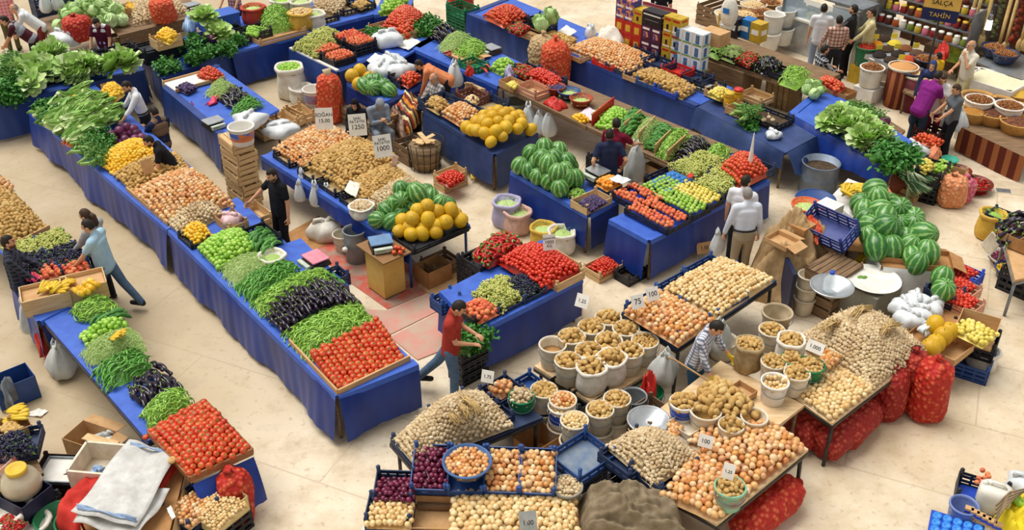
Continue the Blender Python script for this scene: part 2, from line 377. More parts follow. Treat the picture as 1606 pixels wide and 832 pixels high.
def lettuce(seed,tall=1.0):
 r=random.Random(seed);m=MB();m.ell((0,0,.18),(.2,.2,.22*tall),8,6,1)
 for ring,(k,el,L,w) in enumerate(((7,78,.5,.3),(9,58,.58,.36),(11,36,.6,.4),(11,14,.56,.42))):
  for i in range(k):
   a=2*math.pi*(i+r.random()*.5)/k+ring*.4;e=math.radians(el+r.uniform(-9,9));d=(math.cos(a)*math.cos(e),math.sin(a)*math.cos(e),math.sin(e)*tall)
   leafquad(m,(d[0]*.08,d[1]*.08,.06),d,(0,0,1),L*r.uniform(.85,1.1),w*r.uniform(.85,1.1),0 if r.random() < .75 else 1,.25,.05,r)
 return m
LET1=vary('lettuce_leaf',['#9bc25c','#b2d278','#86b148','#c4de96'],.5,.35);LET2=vary('lettuce_heart',['#d3e2a6','#c4d98f','#e3ecc4'],.5,.35)
tmpl('lettuce',[LET1,LET2],lettuce(1),lettuce(2))
def cosl(seed):    # long cos lettuce lying on its side,root at -x
 r=random.Random(seed);m=MB();m.tube([(-.5,0,0),(-.3,0,0),(0,0,0),(.25,0,0)],[.06,.12,.15,.1],8,1)
 for i in range(26):
  a=r.uniform(0,6.28);d=(1,.32*math.cos(a),.32*math.sin(a));o=(0,math.cos(a),math.sin(a))
  leafquad(m,(-.46+r.uniform(0,.35),.09*math.cos(a),.09*math.sin(a)),d,o,r.uniform(.5,.75),r.uniform(.2,.3),0 if r.random() < .7 else 1,.12,.05,r)
 return m
tmpl('cos_lettuce',[vary('cos_leaf',['#7dab46','#9bc060','#699a3a','#b4d07e'],.5,.35),LET2],cosl(1),cosl(2),cosl(3))
def cabb(seed):
 r=random.Random(seed);m=MB();m.ell((0,0,0),(.42,.42,.38),12,8,0)
 for i in range(12):
  a=r.uniform(0,6.28);e=r.uniform(-.5,.7);d=Vector((math.cos(a)*math.cos(e),math.sin(a)*math.cos(e),math.sin(e)))
  t=Vector((-math.sin(a),math.cos(a),.2));tt=t.cross(d).normalized()
  leafquad(m,d*.4-tt*.3,tt,d,.62,.5,0,.28,.03,r)
 return m
tmpl('cabbage',[vary('cabbage_leaf',['#a9c97e','#bcd795','#94ba66','#cbe0a8'],.55,.3)],cabb(1),cabb(2))
tmpl('purple_cabbage',[vary('purple_cabbage_leaf',['#5c1f45','#743058','#481737','#84446a'],.35,.4)],roundish(.92,.05,12,8,False,4),roundish(.95,.05,12,8,False,3))
def herb(seed,spread=.5,n=150,lw=.09):
 r=random.Random(seed);m=MB();m.tube([(-.5,0,0),(-.1,0,0),(.1,0,.02)],[.07,.08,.14],7,1)
 for i in range(n):
  p=Vector((.2+max(-.4,min(.4,r.gauss(0,.2))),max(-.3,min(.3,r.gauss(0,spread*.36))),max(-.2,min(.24,r.gauss(.03,spread*.26)))))
  d=Vector((r.uniform(-.4,1),r.uniform(-1,1),r.uniform(-.6,1)));leafquad(m,p,d,(r.uniform(-.5,.5),r.uniform(-.5,.5),1),lw*r.uniform(1,1.9),lw*r.uniform(.8,1.5),0,.2,.02,r,2)
 for i in range(10):
  m.tube([(-.3,r.uniform(-.05,.05),0),(.1,r.gauss(0,.1),r.gauss(.02,.08)),(.3,r.gauss(0,.2),r.gauss(.05,.15))],[.012,.01,.006],4,1)
 return m
tmpl('parsley_bunch',[vary('parsley_leaf',['#2f6a22','#3f7f2c','#4f9236','#266020'],.5,.35),LEAFY],herb(1),herb(2),herb(3))
tmpl('dill_bunch',[vary('dill_leaf',['#4d8433','#5f9640','#3f7429','#75a652'],.6,.3),vary('dill_stem',['#7fa34e','#91b25f'])],herb(5,.45,170,.05),herb(6,.5,170,.05))
def blades(seed):
 r=random.Random(seed);m=MB()
 for i in range(26):
  y=r.uniform(-.1,.1);m.tube([(-.5,y*.5,r.uniform(-.02,.03)),(0,y,.05+r.uniform(-.02,.04)),(.5,y*2.2+r.uniform(-.08,.08),-.02+r.uniform(-.06,.06))],[.022,.016,.004],4,0 if i % 4 else 1)
 m.tube([(-.5,0,0),(-.2,0,.02)],[.06,.07],6,1);return m
tmpl('spring_onion_bunch',[vary('spring_onion_leaf',['#4d7d4c','#5f8f58','#3f7040'],.5),vary('spring_onion_white',['#dfe3c8','#cfd9ac'],.5)],blades(1),blades(2))
# --- heaps:every item registered,the nearest of each kind become objects
ITEMS={}
CORES={}
NMAX=295
def put(kind,loc,rot,size,label,group,vis=True):ITEMS.setdefault(kind,[]).append((Vector(loc),rot,size,label,group,vis))
def rrot(r,heading=None,spread=math.pi,tilt=.5,nrm=None,flat=False):
 """heading given:long axis lies along it"""
 if heading is None:
  q=Quaternion((r.gauss(0,1),r.gauss(0,1),r.gauss(0,1),r.gauss(0,1)));q.normalize();M=q.to_matrix()
  if flat:M=(Matrix.Rotation(r.uniform(0,6.28),3,'Z') @ Matrix.Rotation(r.gauss(0,tilt),3,'X') @ Matrix.Rotation(r.gauss(0,tilt),3,'Y'))
 else:
  M=Matrix.Rotation(heading+r.uniform(-spread,spread),3,'Z') @ Matrix.Rotation(r.gauss(0,tilt*.5),3,'Y') @ Matrix.Rotation(r.uniform(-.6,.6),3,'X')
 if nrm is not None and (flat or heading is not None):
  M=Vector((0,0,1)).rotation_difference(nrm).to_matrix() @ M
 return M
def heap(kind,fn,Lu,Lv,size,label,group,mask=None,pitch=(.9,.9),jit=.22,heading=None,spread=math.pi,tilt=.5,flat=False,seed=0,core=.55,upright=False,layers=1,corefn=True,hex_=True):
 """cover the surface fn(u,v) with items"""
 r=random.Random(seed*77+len(ITEMS.get(kind,[])));su,sv=size*pitch[0],size*pitch[1]
 nu,nv=max(1,round(Lu/su)),max(1,round(Lv/sv));camp=Vector((0,0,CAMH));cnt=0
 for j in range(nv):
  for i in range(nu):
   u=(i+.5+(.25 if hex_ and j % 2 else -.25 if hex_ else 0)+r.uniform(-jit,jit))/nu;v=(j+.5+r.uniform(-jit,jit))/nv
   if not (0 <= u <= 1 and 0 <= v <= 1) or (mask and not mask(u,v)):continue
   p=Vector(fn(u,v));e=.02
   n=(Vector(fn(u+e,v))-Vector(fn(u-e,v))).cross(Vector(fn(u,v+e))-Vector(fn(u,v-e)))
   n=n.normalized() if n.length > 1e-9 else Vector((0,0,1))
   if n.z < 0:n=-n
   p=p+n*r.uniform(-.1,.12)*size*(0 if jit == 0 else 1)
   put(kind,p,rrot(r,heading,spread,tilt,n,flat),size*r.uniform(.88,1.12),label,group,n.dot((camp-p).normalized()) > .02);cnt += 1
 if corefn:
  k=max(4,min(24,int(Lu/size))),max(4,min(24,int(Lv/size)));mb=MB()
  def g(u,v):
   p=Vector(fn(u,v));return (p.x,p.y,p.z-core*size)
  b=fn(.5,.5)
  CORES.setdefault(kind,[]).append((g,k,mask))
 return cnt
def quadfn(q,z0,h,shape='dome',pw=.5,z1=None):
 """q:four photo points of the heap's foot, in order; returns surface, sizes"""
 zz=z0 if hasattr(z0,'__len__') else [z0]*4
 c=[P(x,y,z) for (x,y),z in zip(q,zz)]
 def fn(u,v):
  a=c[0].lerp(c[1],u);b=c[3].lerp(c[2],u);p=a.lerp(b,v)
  uu,vv=min(max(u,0),1),min(max(v,0),1)
  s={'dome':lambda:(max(0,math.sin(math.pi*uu))**pw)*(max(0,math.sin(math.pi*vv))**pw),
             'ridge':lambda:max(0,math.sin(math.pi*vv))**pw,'ridgeu':lambda:max(0,math.sin(math.pi*uu))**pw,
             'upv':lambda:vv,'upu':lambda:uu,'downu':lambda:1-uu,'downv':lambda:1-vv,'flat':lambda:1.0,
             'bank':lambda:min(1,vv/.75)*min(1,(1-vv)/.12+.2)}[shape]()
  return (p.x,p.y,p.z+h*s)
 return fn,((c[1]-c[0]).length+(c[2]-c[3]).length)/2,((c[3]-c[0]).length+(c[2]-c[1]).length)/2
def qheap(kind,q,z0,h,size,label,group,shape='dome',pw=.5,**kw):
 fn,Lu,Lv=quadfn(q,z0,h,shape,pw)
 return heap(kind,fn,Lu*1.05,Lv*1.05,size,label,group,**kw)
def disc(kind,c,rad,h,size,label,group,**kw):
 """domed fill of a round vessel;c in world coordinates at rim height"""
 c=Vector(c)
 def fn(u,v):
  x,y=(u-.5)*2,(v-.5)*2;d=min(1,x*x+y*y)
  return (c.x+x*rad,c.y+y*rad,c.z+h*(1-d))
 kw.setdefault('pitch',(.8,.8))
 return heap(kind,fn,2*rad,2*rad,size,label,group,mask=lambda u,v:(u-.5)**2+(v-.5)**2 < .25,**kw)
def rect(kind,c,w,l,rz,h,size,label,group,**kw):
 c=Vector(c);ca,sa=math.cos(rz),math.sin(rz)
 def fn(u,v):
  x,y=(u-.5)*w,(v-.5)*l;d=max(0,math.sin(math.pi*min(max(u,0),1)))**.5*max(0,math.sin(math.pi*min(max(v,0),1)))**.5
  return (c.x+x*ca-y*sa,c.y+x*sa+y*ca,c.z+h*d)
 return heap(kind,fn,w,l,size,label,group,**kw)
NAMES={}
def flush():
 for kind,L in ITEMS.items():
  nz=0
  L.sort(key=lambda t:(not t[5],depth(t[0])))
  near,far=L[:NMAX],L[NMAX:]
  meshes=T[kind];r=random.Random(5);cat=kind.replace('_',' ')
  for loc,rot,s,lab,grp,vis in near:
   o=bpy.data.objects.new(kind,r.choice(meshes));COL.objects.link(o)
   o.matrix_basis=Matrix.Translation(loc) @ rot.to_4x4() @ Matrix.Scale(s,4)
   o['label']=lab;o['category']=CATS.get(kind,cat);o['group']=grp
  cores=CORES.get(kind,[])
  if not far and not cores:continue
  vs,fl,ft,fm,fs=[],[],[],[],[];base=0
  arr=[]
  for me in meshes:
   v=np.empty(len(me.vertices)*3,np.float32);me.vertices.foreach_get('co',v)
   lt=np.empty(len(me.polygons),np.int32);me.polygons.foreach_get('loop_total',lt)
   li=np.empty(len(me.loops),np.int32);me.loops.foreach_get('vertex_index',li)
   mi=np.empty(len(me.polygons),np.int32);me.polygons.foreach_get('material_index',mi)
   arr.append((v.reshape(-1,3),lt,li,mi))
  for loc,rot,s,lab,grp,vis in far:
   v,lt,li,mi=arr[r.randrange(len(arr))]
   vs.append(v @ (np.array(rot,np.float32)*s).T+np.array(loc,np.float32));fl.append(li+base);ft.append(lt);fm.append(mi);base += len(v)
  for g,(nu,nv),mask in cores:
   pts=np.array([g(i/nu,j/nv) for j in range(nv+1) for i in range(nu+1)],np.float32)
   q=[(j*(nu+1)+i,j*(nu+1)+i+1,(j+1)*(nu+1)+i+1,(j+1)*(nu+1)+i) for j in range(nv) for i in range(nu) if not mask or mask((i+.5)/nu,(j+.5)/nv)]
   if not q:continue
   vs.append(pts);fl.append(np.array(q,np.int32).ravel()+base);ft.append(np.full(len(q),4,np.int32));fm.append(np.zeros(len(q),np.int32));base += len(pts)
  V=np.concatenate(vs);LI=np.concatenate(fl);LT=np.concatenate(ft);MI=np.concatenate(fm)
  me=bpy.data.meshes.new(kind+'_heap');me.vertices.add(len(V));me.vertices.foreach_set('co',V.ravel())
  me.loops.add(len(LI));me.loops.foreach_set('vertex_index',LI.astype(np.int32))
  me.polygons.add(len(LT));me.polygons.foreach_set('loop_start',np.concatenate(([0],np.cumsum(LT)[:-1])).astype(np.int32))
  for m_ in meshes[0].materials:me.materials.append(m_)
  me.polygons.foreach_set('material_index',MI);me.polygons.foreach_set('use_smooth',np.ones(len(LT),bool))
  me.update(calc_edges=True);me.validate()
  o=ob(kind+'_heap',me);n=kind.replace('_',' ')
  tag(o,HLAB.get(kind,f'remaining {n}s heaped deeper and farther back on the stalls'),CATS.get(kind,n),None,'stuff')
CATS={'plum_tomato':'tomato','golden_onion':'onion','pale_onion':'onion','red_onion':'onion','garlic_bulb':'garlic','yellow_melon':'melon','green_apple':'apple','green_chili':'chili pepper',
  'dark_chili':'chili pepper','green_bean':'bean','green_pepper':'pepper','red_pepper':'pepper','grape_bunch':'grapes','black_grape_bunch':'grapes','banana_bunch':'bananas','cos_lettuce':'lettuce',
  'purple_cabbage':'cabbage','parsley_bunch':'herbs','dill_bunch':'herbs','spring_onion_bunch':'spring onions'}
HLAB={}
# --- furniture and containers
HA,HB=math.radians(-49),math.radians(41)
_ME={}
def cached(key,fn,mats):
 if key not in _ME:_ME[key]=fn().mesh(key[0],mats)
 return _ME[key]
def cloth_strip(m,a,b,zt,zb,out,seed,mi=0,folds=.05,lap=.0,hem=.03,n=None):
 """cloth hung along a-b from zt to zb,pushed out by folds that open towards the hem"""
 r=random.Random(seed);a,b=Vector(a),Vector(b);L=(b-a).length;n=n or max(10,int(L*16));t=(b-a).normalized();nrm=Vector((t.y,-t.x,0))
 if nrm.dot(out) < 0:nrm=-nrm
 ph=[r.uniform(0,6.28) for _ in range(6)];fr=[r.uniform(1.2,2.0),r.uniform(2.6,3.6),r.uniform(5,7)]
 rows=8;zs=[1-(i/rows) for i in range(rows+1)]
 vs=[]
 for j in range(rows+1):
  d=j/rows
  for i in range(n+1):
   s=L*i/n;w=math.sin(fr[0]*s+ph[0]+.7*d)*.5+math.sin(fr[1]*s+ph[1])*.4+math.sin(fr[2]*s+ph[2]+d)*.3+.28*abs(math.sin(fr[2]*1.7*s+ph[4]-1.3*d))
   o=.03+folds*(d**.8)*(w+1.1);zbb=zb+hem*(math.sin(1.7*s+ph[3])+.5*math.sin(4.1*s+ph[4])+1.2)
   p=a+t*s+nrm*o;vs.append((p.x,p.y,zt+(zbb-zt)*d))
 fs=[(j*(n+1)+i,j*(n+1)+i+1,(j+1)*(n+1)+i+1,(j+1)*(n+1)+i) for j in range(rows) for i in range(n)]
 m.add(vs,fs,mi)
def stall(name,label,q,z=.82,sk=(),zb=.06,cat='stall',top=None,skm=None,legs=True,thick=.05,splits=None,folds=.05,lip=True,group=None,zbs=None,legm=None,splay=0.0,frame=False):
 top,skm,legm=top or TOPB,skm or TARP,legm or OLDW
 pts=[P(x,y,z) for x,y in q];c=sum(pts,Vector())/len(pts);base=Vector((c.x,c.y,0))
 t=thing(name,label,cat,base,0,group);loc=[p-base for p in pts]
 m=MB();m.prism([(p.x,p.y) for p in loc],z-thick,z);part('tabletop',m,top,t)
 if legs:
  for k,p in enumerate(loc):
   d=Vector((p.x,p.y,0)).normalized();u=Vector((p.x,p.y,0))*(1-.1/max(.3,Vector((p.x,p.y,0)).length))
   m=MB();v=u+d*splay;m.tube([(v.x,v.y,0),(u.x,u.y,z-thick)],.026,6);part('leg',m,legm,t)
 if frame:
  for k in range(len(loc)):
   a,b=loc[k],loc[(k+1) % len(loc)];m=MB();m.beam((a.x,a.y,z-thick-.02),(b.x,b.y,z-thick-.02),.035,.04);part('apron_rail',m,legm,t)
 for e in sk:
  a,b=loc[e],loc[(e+1) % len(loc)];out=(a+b)/2;out.z=0
  tt=(b-a).normalized();nr=Vector((tt.y,-tt.x,0));nr=nr if nr.dot(out) > 0 else -nr
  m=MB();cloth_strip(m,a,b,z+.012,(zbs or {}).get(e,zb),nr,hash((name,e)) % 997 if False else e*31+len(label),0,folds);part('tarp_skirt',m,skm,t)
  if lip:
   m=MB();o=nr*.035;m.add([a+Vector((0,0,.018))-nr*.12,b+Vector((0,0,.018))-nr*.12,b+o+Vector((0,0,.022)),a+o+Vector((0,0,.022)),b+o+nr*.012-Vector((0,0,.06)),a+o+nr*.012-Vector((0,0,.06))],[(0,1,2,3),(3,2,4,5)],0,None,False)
   part('folded_tarp_edge',m,TOPB if skm is TARP else skm,t)  # on blue tarps the lighter colour paints this fold as a lit edge
 return t
def rim_frame(label,a,b,z=.82,h=.1,w=.03,name='wooden_edge_board',mat=None,group=None):
 p,q=P(*a,z),P(*b,z);m=MB();c=(p+q)/2;L=(q-p).length;an=math.atan2(q.y-p.y,q.x-p.x)
 m.box((0,0,h/2),(L,w,h));return single(name,m,mat or CRW,label,'board',(c.x,c.y,z),an,group)
# ---- crates
def _pc_body(w,l,h):
 m=MB();m.box((0,0,.012),(w,l,.02),1);t=.014
 for s in (-1,1):
  for z in (.02,h*.36,h*.68,h-.018):
   m.box((0,s*(l/2-t/2),z),(w,t,h*.17),0);m.box((s*(w/2-t/2),0,z),(t,l,h*.17),0)
  for k in range(5):
   m.box(((k-2)*w/4.3,s*(l/2-t/2),h/2),(.03,t*.8,h*.92),0);m.box((s*(w/2-t/2),(k-2)*l/4.3,h/2),(t*.8,.03,h*.92),0)
 return m
def _post(h):m=MB();m.tube([(0,0,0),(0,0,h)],.028,6);m.ell((0,0,h),(.03,.03,.02),6,4);return m
def pcrate(label,c,w=.6,l=.4,h=.2,rz=HA,mat=None,group=None,name='plastic_crate',posts=True,tab=.06,floor=None,tilt=0.0,z=None):
 mat=mat or BLUEP;loc=Vector(c)
 t=thing(name,label,'crate',loc,rz,group)
 if tilt:t.rotation_euler=(tilt,0,rz)
 k=(round(w,2),round(l,2),round(h,2),mat.name)
 ob('crate_body',cached(('crate_body',)+k+((floor or mat).name,),lambda:_pc_body(w,l,h),[mat,floor or mat]),t)
 if posts:
  for i in (-1,1):
   for j in (-1,1):ob('corner_post',cached(('corner_post',round(h+tab,2),mat.name),lambda:_post(h+tab),mat),t,(i*(w/2-.03),j*(l/2-.03),0))
 return t
def _wpanel(L,h,n):
 m=MB();g=h/n
 for i in range(n):m.box((0,0,g*(i+.5)),(L,.012,g*.8))
 return m
def _wpost(h):m=MB();m.prism([(0,0),(.045,0),(0,.045)],0,h);return m
def wcrate(label,c,w=.5,l=.35,h=.2,rz=HA,mat=None,group=None,n=2,name='wooden_crate',tab=.05,tilt=0.0,lid=False,floor=None):
 mat=mat or CRW;t=thing(name,label,'crate',Vector(c),rz,group)
 if tilt:t.rotation_euler=(tilt,0,rz)
 K=(round(w,2),round(l,2),round(h,2),n,mat.name)
 def fl():
  m=MB();q=max(3,int(l/.09))
  for i in range(q):m.box((0,-l/2+l*(i+.5)/q,.008),(w,l/q*.86,.012))
  return m
 ob('slatted_bottom',cached(('slatted_bottom',)+K,fl,floor or mat),t)
 if lid:ob('slatted_lid',cached(('slatted_bottom',)+K,fl,mat),t,(0,0,h-.01))
 for s in (-1,1):
  ob('side_panel',cached(('long_panel',)+K,lambda:_wpanel(w,h,n),mat),t,(0,s*(l/2-.006),0))
  o=ob('side_panel',cached(('short_panel',)+K,lambda:_wpanel(l,h,n),mat),t,(s*(w/2-.006),0,0));o.rotation_euler=(0,0,math.pi/2)
 for k,(i,j) in enumerate(((-1,-1),(1,-1),(1,1),(-1,1))):
  ob('corner_post',cached(('wood_corner_post',round(h+tab,2),mat.name),lambda:_wpost(h+tab),mat),t,(i*(w/2-.012),j*(l/2-.012),0),k*math.pi/2)
 return t
def cbox(label,c,w=.4,l=.3,h=.2,rz=HA,mat=None,flaps=0,name='cardboard_box',group=None,closed=False,tilt=0.0,prints=None,open_flap=.5):
 mat=mat or CARD;t=thing(name,label,'box',Vector(c),rz,group)
 if tilt:t.rotation_euler=(tilt,0,rz)
 m=MB()
 if closed:m.box((0,0,h/2),(w,l,h))
 else:
  m.box((0,0,.006),(w,l,.012));e=.008
  for s in (-1,1):m.box((0,s*(l/2-e/2),h/2),(w,e,h));m.box((s*(w/2-e/2),0,h/2),(e,l,h))
 part('box_body',m,mat,t)
 for k in range(flaps):
  m=MB();a=open_flap;hor=k % 2 == 0;s=1 if k < 2 else -1
  d=(w if hor else l)*.96;f=min(w,l)*.45
  M=Matrix.Translation((0,s*l/2,h) if hor else (s*w/2,0,h)) @ (Matrix.Rotation(-a*s,4,'X') if hor else Matrix.Rotation(a*s,4,'Y'))
  m.box((0,s*f/2,0) if hor else (s*f/2,0,0),(d,f,.006) if hor else (f,d,.006),M=M);part('flap',m,mat,t)
 for pm,pl,ps,pz in prints or ():
  m=MB();m.box((0,-l/2-.002,pz),(pl,.003,ps));part('printed_band',m,pm,t);m=MB();m.box(((1 if rz < 0 else -1)*(w/2+.002),0,pz),(.003,min(pl,l*.9),ps));part('printed_band',m,pm,t)
 return t
# ---- round vessels
def bucket(label,c,r=.17,h=.3,mat=None,group=None,handle=True,band=None,name='bucket',inner=None,fill=None,rz=0.0,taper=.84):
 mat=mat or CREAM;t=thing(name,label,'bucket',Vector(c),rz,group);k=(round(r,3),round(h,3),mat.name,round(taper,2))
 def body():
  m=MB();m.lathe([(0,.004),(r*taper*.96,0),(r*taper,.01),(r*.985,h*.9),(r*.985,h),(r*.93,h),(r*.92,h*.9),(r*taper*.9,.03),(0,.03)],22);return m
 ob('bucket_body',cached(('bucket_body',)+k,body,mat),t)
 def rim():
  m=MB();m.lathe([(r*.98,h-.035),(r*1.05,h-.035),(r*1.06,h-.005),(r*1.03,h+.004),(r*.95,h+.004),(r*.95,h-.03)],22);return m
 ob('bucket_rim',cached(('bucket_rim',)+k,rim,mat),t)
 if handle:
  def hd():
   m=MB();m.tube([(r*1.07*math.cos(a),-r*.25-r*.75*math.sin(a),h-.03-(h*.42)*math.sin(a)) for a in [math.pi*i/10 for i in range(11)]],.005,5);return m
  ob('wire_handle',cached(('wire_handle',)+k[:2],hd,METAL),t)
 if band is not None:
  m=MB();m.lathe([(r*(taper+.13*.35)+.004,h*.3),(r*.965+.003,h*.78)],22);part('printed_label',m,band,t)
 if fill is not None:
  kind,size,lab,grp,dome=fill
  disc(kind,Vector(c)+Vector((0,0,h-.03)),r*.92,dome,size,lab,grp)
 return t
def sack(label,c,r=.2,h=.45,mat=None,group=None,rim=True,name='open_sack',seed=0,fill=None,lean=(0,0),band=None):
 mat=mat or LINEN;t=thing(name,label,'sack',Vector(c),0,group);q=random.Random(seed);ph=[q.uniform(0,6.28) for _ in range(4)]
 wob=lambda a,rr,z:1+.05*math.sin(3*a+ph[0]+z*4)+.035*math.sin(5*a+ph[1]-z*7)+.02*math.sin(9*a+ph[2])
 m=MB();m.lathe([(0,0),(r*.8,0),(r*1.02,.05*h),(r*1.1,.25*h),(r*1.06,.55*h),(r*.98,.8*h),(r*.98,.95*h),(r*.9,.93*h),(r*.86,.82*h),(0,.8*h)],24,fn=wob);part('sack_body',m,mat,t)
 if rim:
  m=MB();m.lathe([(r*.95,.86*h),(r*1.1,.88*h),(r*1.16,.96*h),(r*1.1,1.03*h),(r*.98,1.03*h),(r*.9,.95*h),(r*.9,.88*h)],24,fn=lambda a,rr,z:1+.05*math.sin(4*a+ph[3])+.03*math.sin(7*a+ph[1]));part('rolled_rim',m,mat,t)
 if band is not None:
  m=MB();m.lathe([(r*1.11,.25*h),(r*1.1,.4*h),(r*1.08,.55*h)],24,fn=lambda a,rr,z:wob(a,rr,z)*1.01);part('printed_band',m,band,t)
 if fill is not None:
  kind,size,lab,grp,dome=fill
  disc(kind,Vector(c)+Vector((0,0,.92*h)),r*.9,dome,size,lab,grp)
 return t
def net_mat(name,base,dot):
 if name in _MC:return _MC[name]
 t=NT(name);v=t.n('ShaderNodeTexVoronoi');v.inputs['Scale'].default_value=13;t.l(t.n('ShaderNodeTexCoord').outputs['Object'],v.inputs['Vector'])
 d=v.outputs['Distance'];c=t.ramp(d,[(.12,dot),(.5,base)]);inv=t.val(1.0,d,'SUBTRACT');t.bump(inv,.8,.06)
 _MC[name]=t.out(c,.6,.3);return _MC[name]
NETR=net_mat('red_net','#b3261a','#dd6a44');NETO=net_mat('orange_net','#d2492a','#e88a58');NETD=net_mat('deep_red_net','#96201a','#c2553c')
def netsack(label,c,r=.2,h=.75,mat=None,group=None,seed=0,tied=True,lie=None,name='net_sack',top=None):
 mat=mat or NETR;t=thing(name,label,'sack',Vector(c),seed*1.3,group);q=random.Random(seed);ph=[q.uniform(0,6.28) for _ in range(4)]
 if lie is not None:t.rotation_euler=(0,math.radians(82),lie)
 m=MB();m.lathe([(0,0),(r*.7,.0),(r*.95,.06*h),(r*1.06,.25*h),(r*1.03,.55*h),(r*1.0,.75*h),(r*.85,.9*h),(r*.45,.97*h),(0,.985*h)],24,
                      fn=lambda a,rr,z:1+.06*math.sin(3*a+ph[0]+z*6)+.045*math.sin(5*a+ph[1]-z*9)+.02*math.sin(11*a+z*22));part('filled_net',m,mat,t)
 m=MB();m.tube([(0,0,.95*h),(.01,0,1.0*h),(.03,.01,1.06*h)],[.05,.03,.07] if tied else [.09,.08,.1],8);part('gathered_top',m,top or mat,t)
 return t
def basin(label,c,r=.25,h=.12,mat=None,name='basin',cat='basin',group=None,fill=None,flare=.72,rz=0):
 m=MB();mat=mat or BLUEP;m.lathe([(0,.004),(r*flare,0),(r*.97,h*.93),(r*1.04,h),(r*1.03,h+.008),(r*.95,h),(r*flare*.94,.02),(0,.02)],26)
 o=thing(name,label,cat,Vector(c),rz,group);part('basin_body',m,mat,o)
 m=MB();m.lathe([(r*.96,h-.012),(r*1.05,h-.008),(r*1.05,h+.01),(r*.96,h+.012),(r*.95,h-.012)],26);part('basin_rim',m,mat,o)
 if fill is not None:
  kind,size,lab,grp,dome=fill;disc(kind,Vector(c)+Vector((0,0,h*.8)),r*.9,dome,size,lab,grp)
 return o
def bag(label,c,r=.14,h=.38,mat=None,seed=0,group=None,name='plastic_bag',hang=False,fat=1.0):
 """a carrier bag:crumpled body and two handle loops"""
 mat=mat or PBAG;t=thing(name,label,'bag',Vector(c),seed*.9,group);q=random.Random(seed+5);ph=[q.uniform(0,6.28) for _ in range(5)]
 wob=lambda a,rr,z:1+(.1+.12*z/h)*math.sin(3*a+ph[0]+z*3/h)+(.06+.14*z/h)*math.sin(5*a+ph[1]-z*2/h)+(.05+.12*z/h)*math.sin(10*a+ph[2]+z*3/h)
 m=MB();b=r*fat
 prof=[(0,0),(b*.6,.005),(b*.95,.05*h),(b,.2*h),(b*.98,.42*h),(b*.8,.56*h),(b*.45,.66*h),(0,.64*h)] if not hang else [(0,0),(b*.5,.01),(b*.75,.1*h),(b*.8,.3*h),(b*.6,.55*h),(b*.4,.75*h),(b*.2,.9*h),(0,.92*h)]
 m.lathe(prof,18,fn=wob);part('bag_body',m,mat,t)
 for s in (-1,1):
  m=MB();z0,z1=(.6*h,.76*h) if not hang else (.82*h,h*1.06)
  m.tube([(s*r*.1,-r*.2,z0),(s*r*.26,-r*.1,(z0+z1)/2),(s*r*.16,0,z1),(s*r*.26,r*.1,(z0+z1)/2),(s*r*.1,r*.2,z0)] if hang else [(s*r*.1,0,z0-.04),(s*r*.25,r*.1*s,z1),(s*r*.6,r*.15*s,z1-.02),(s*r*.7,r*.2*s,z0)],[.025,.018,.016,.018,.025] if hang else [.06,.035,.045,.03],6);part('bag_handle',m,mat,t)
 return t
def heapcloth(label,q,z,h,mat,name,cat='cloth',seed=0,n=22,edge=.0,group=None,cr=.28,thick=.012):
 """crumpled sheet lying over q"""
 r=random.Random(seed);fn,Lu,Lv=quadfn(q,z,0,'flat');ph=[r.uniform(0,6.28) for _ in range(8)]
 fo=[(math.cos(t),math.sin(t),fq,r.random(),am) for t,fq,am in ((r.uniform(0,3.1),2.3,1.5),(r.uniform(0,3.1),3.4,1.2),(r.uniform(0,3.1),5.1,.8),(r.uniform(0,3.1),8.3,.5),(r.uniform(0,3.1),13,.3))]
 def f(u,v):
  x,y,zz=fn(u,v);e=min(u,1-u,v,1-v)
  b=max(0,math.sin(math.pi*u))**.5*max(0,math.sin(math.pi*v))**.5;w=0
  for dx,dy,fq,o,am in fo:w += am*(abs(((u*dx+v*dy)*fq+o+.18*math.sin(5*(u*dy-v*dx)+o*9)) % 1-.5)*2-.5)
  return (x+.03*math.sin(11*v+ph[4]),y+.03*math.sin(9*u+ph[5]),zz+h*(b*(1+cr*w)+.04+.03*w) - (edge*(1-min(1,e*9)) if edge else 0))
 m=MB();m.grid(f,n,n);o=single(name,m,mat,label,cat,None,0,group)
 md=o.modifiers.new('thick','SOLIDIFY');md.thickness=thick;md.offset=-1;return o
def sheet(label,q,z,mat,name,cat='sheet',group=None,wav=.012,thick=.006,seed=0,sag=None):
 zz=z if hasattr(z,'__len__') else [z]*4
 r=random.Random(seed);fn,Lu,Lv=quadfn(q,zz,0,'flat');ph=[r.uniform(0,6.28) for _ in range(4)]
 m=MB();m.grid(lambda u,v:(lambda p:(p[0],p[1],p[2]+wav*(1+math.sin(7*u+ph[0])*math.sin(5*v+ph[1])+.5*math.sin(13*u+9*v+ph[2]))))(fn(u,v)),12,12)
 o=single(name,m,mat,label,cat,None,0,group);md=o.modifiers.new('thick','SOLIDIFY');md.thickness=thick;md.offset=1;return o
_FONT={}
def text(parent,s,size,loc,rot,mat,name='lettering',ext=.002):
 cu=bpy.data.curves.new(name,'FONT');cu.body=s;cu.size=size;cu.extrude=ext;cu.align_x='CENTER';cu.align_y='CENTER';cu.materials.append(mat)
 o=bpy.data.objects.new(name,cu);COL.objects.link(o);me=bpy.data.meshes.new_from_object(o.evaluated_get(bpy.context.evaluated_depsgraph_get()));bpy.data.objects.remove(o)
 o=ob(name,me,parent,loc);o.rotation_euler=rot;return o
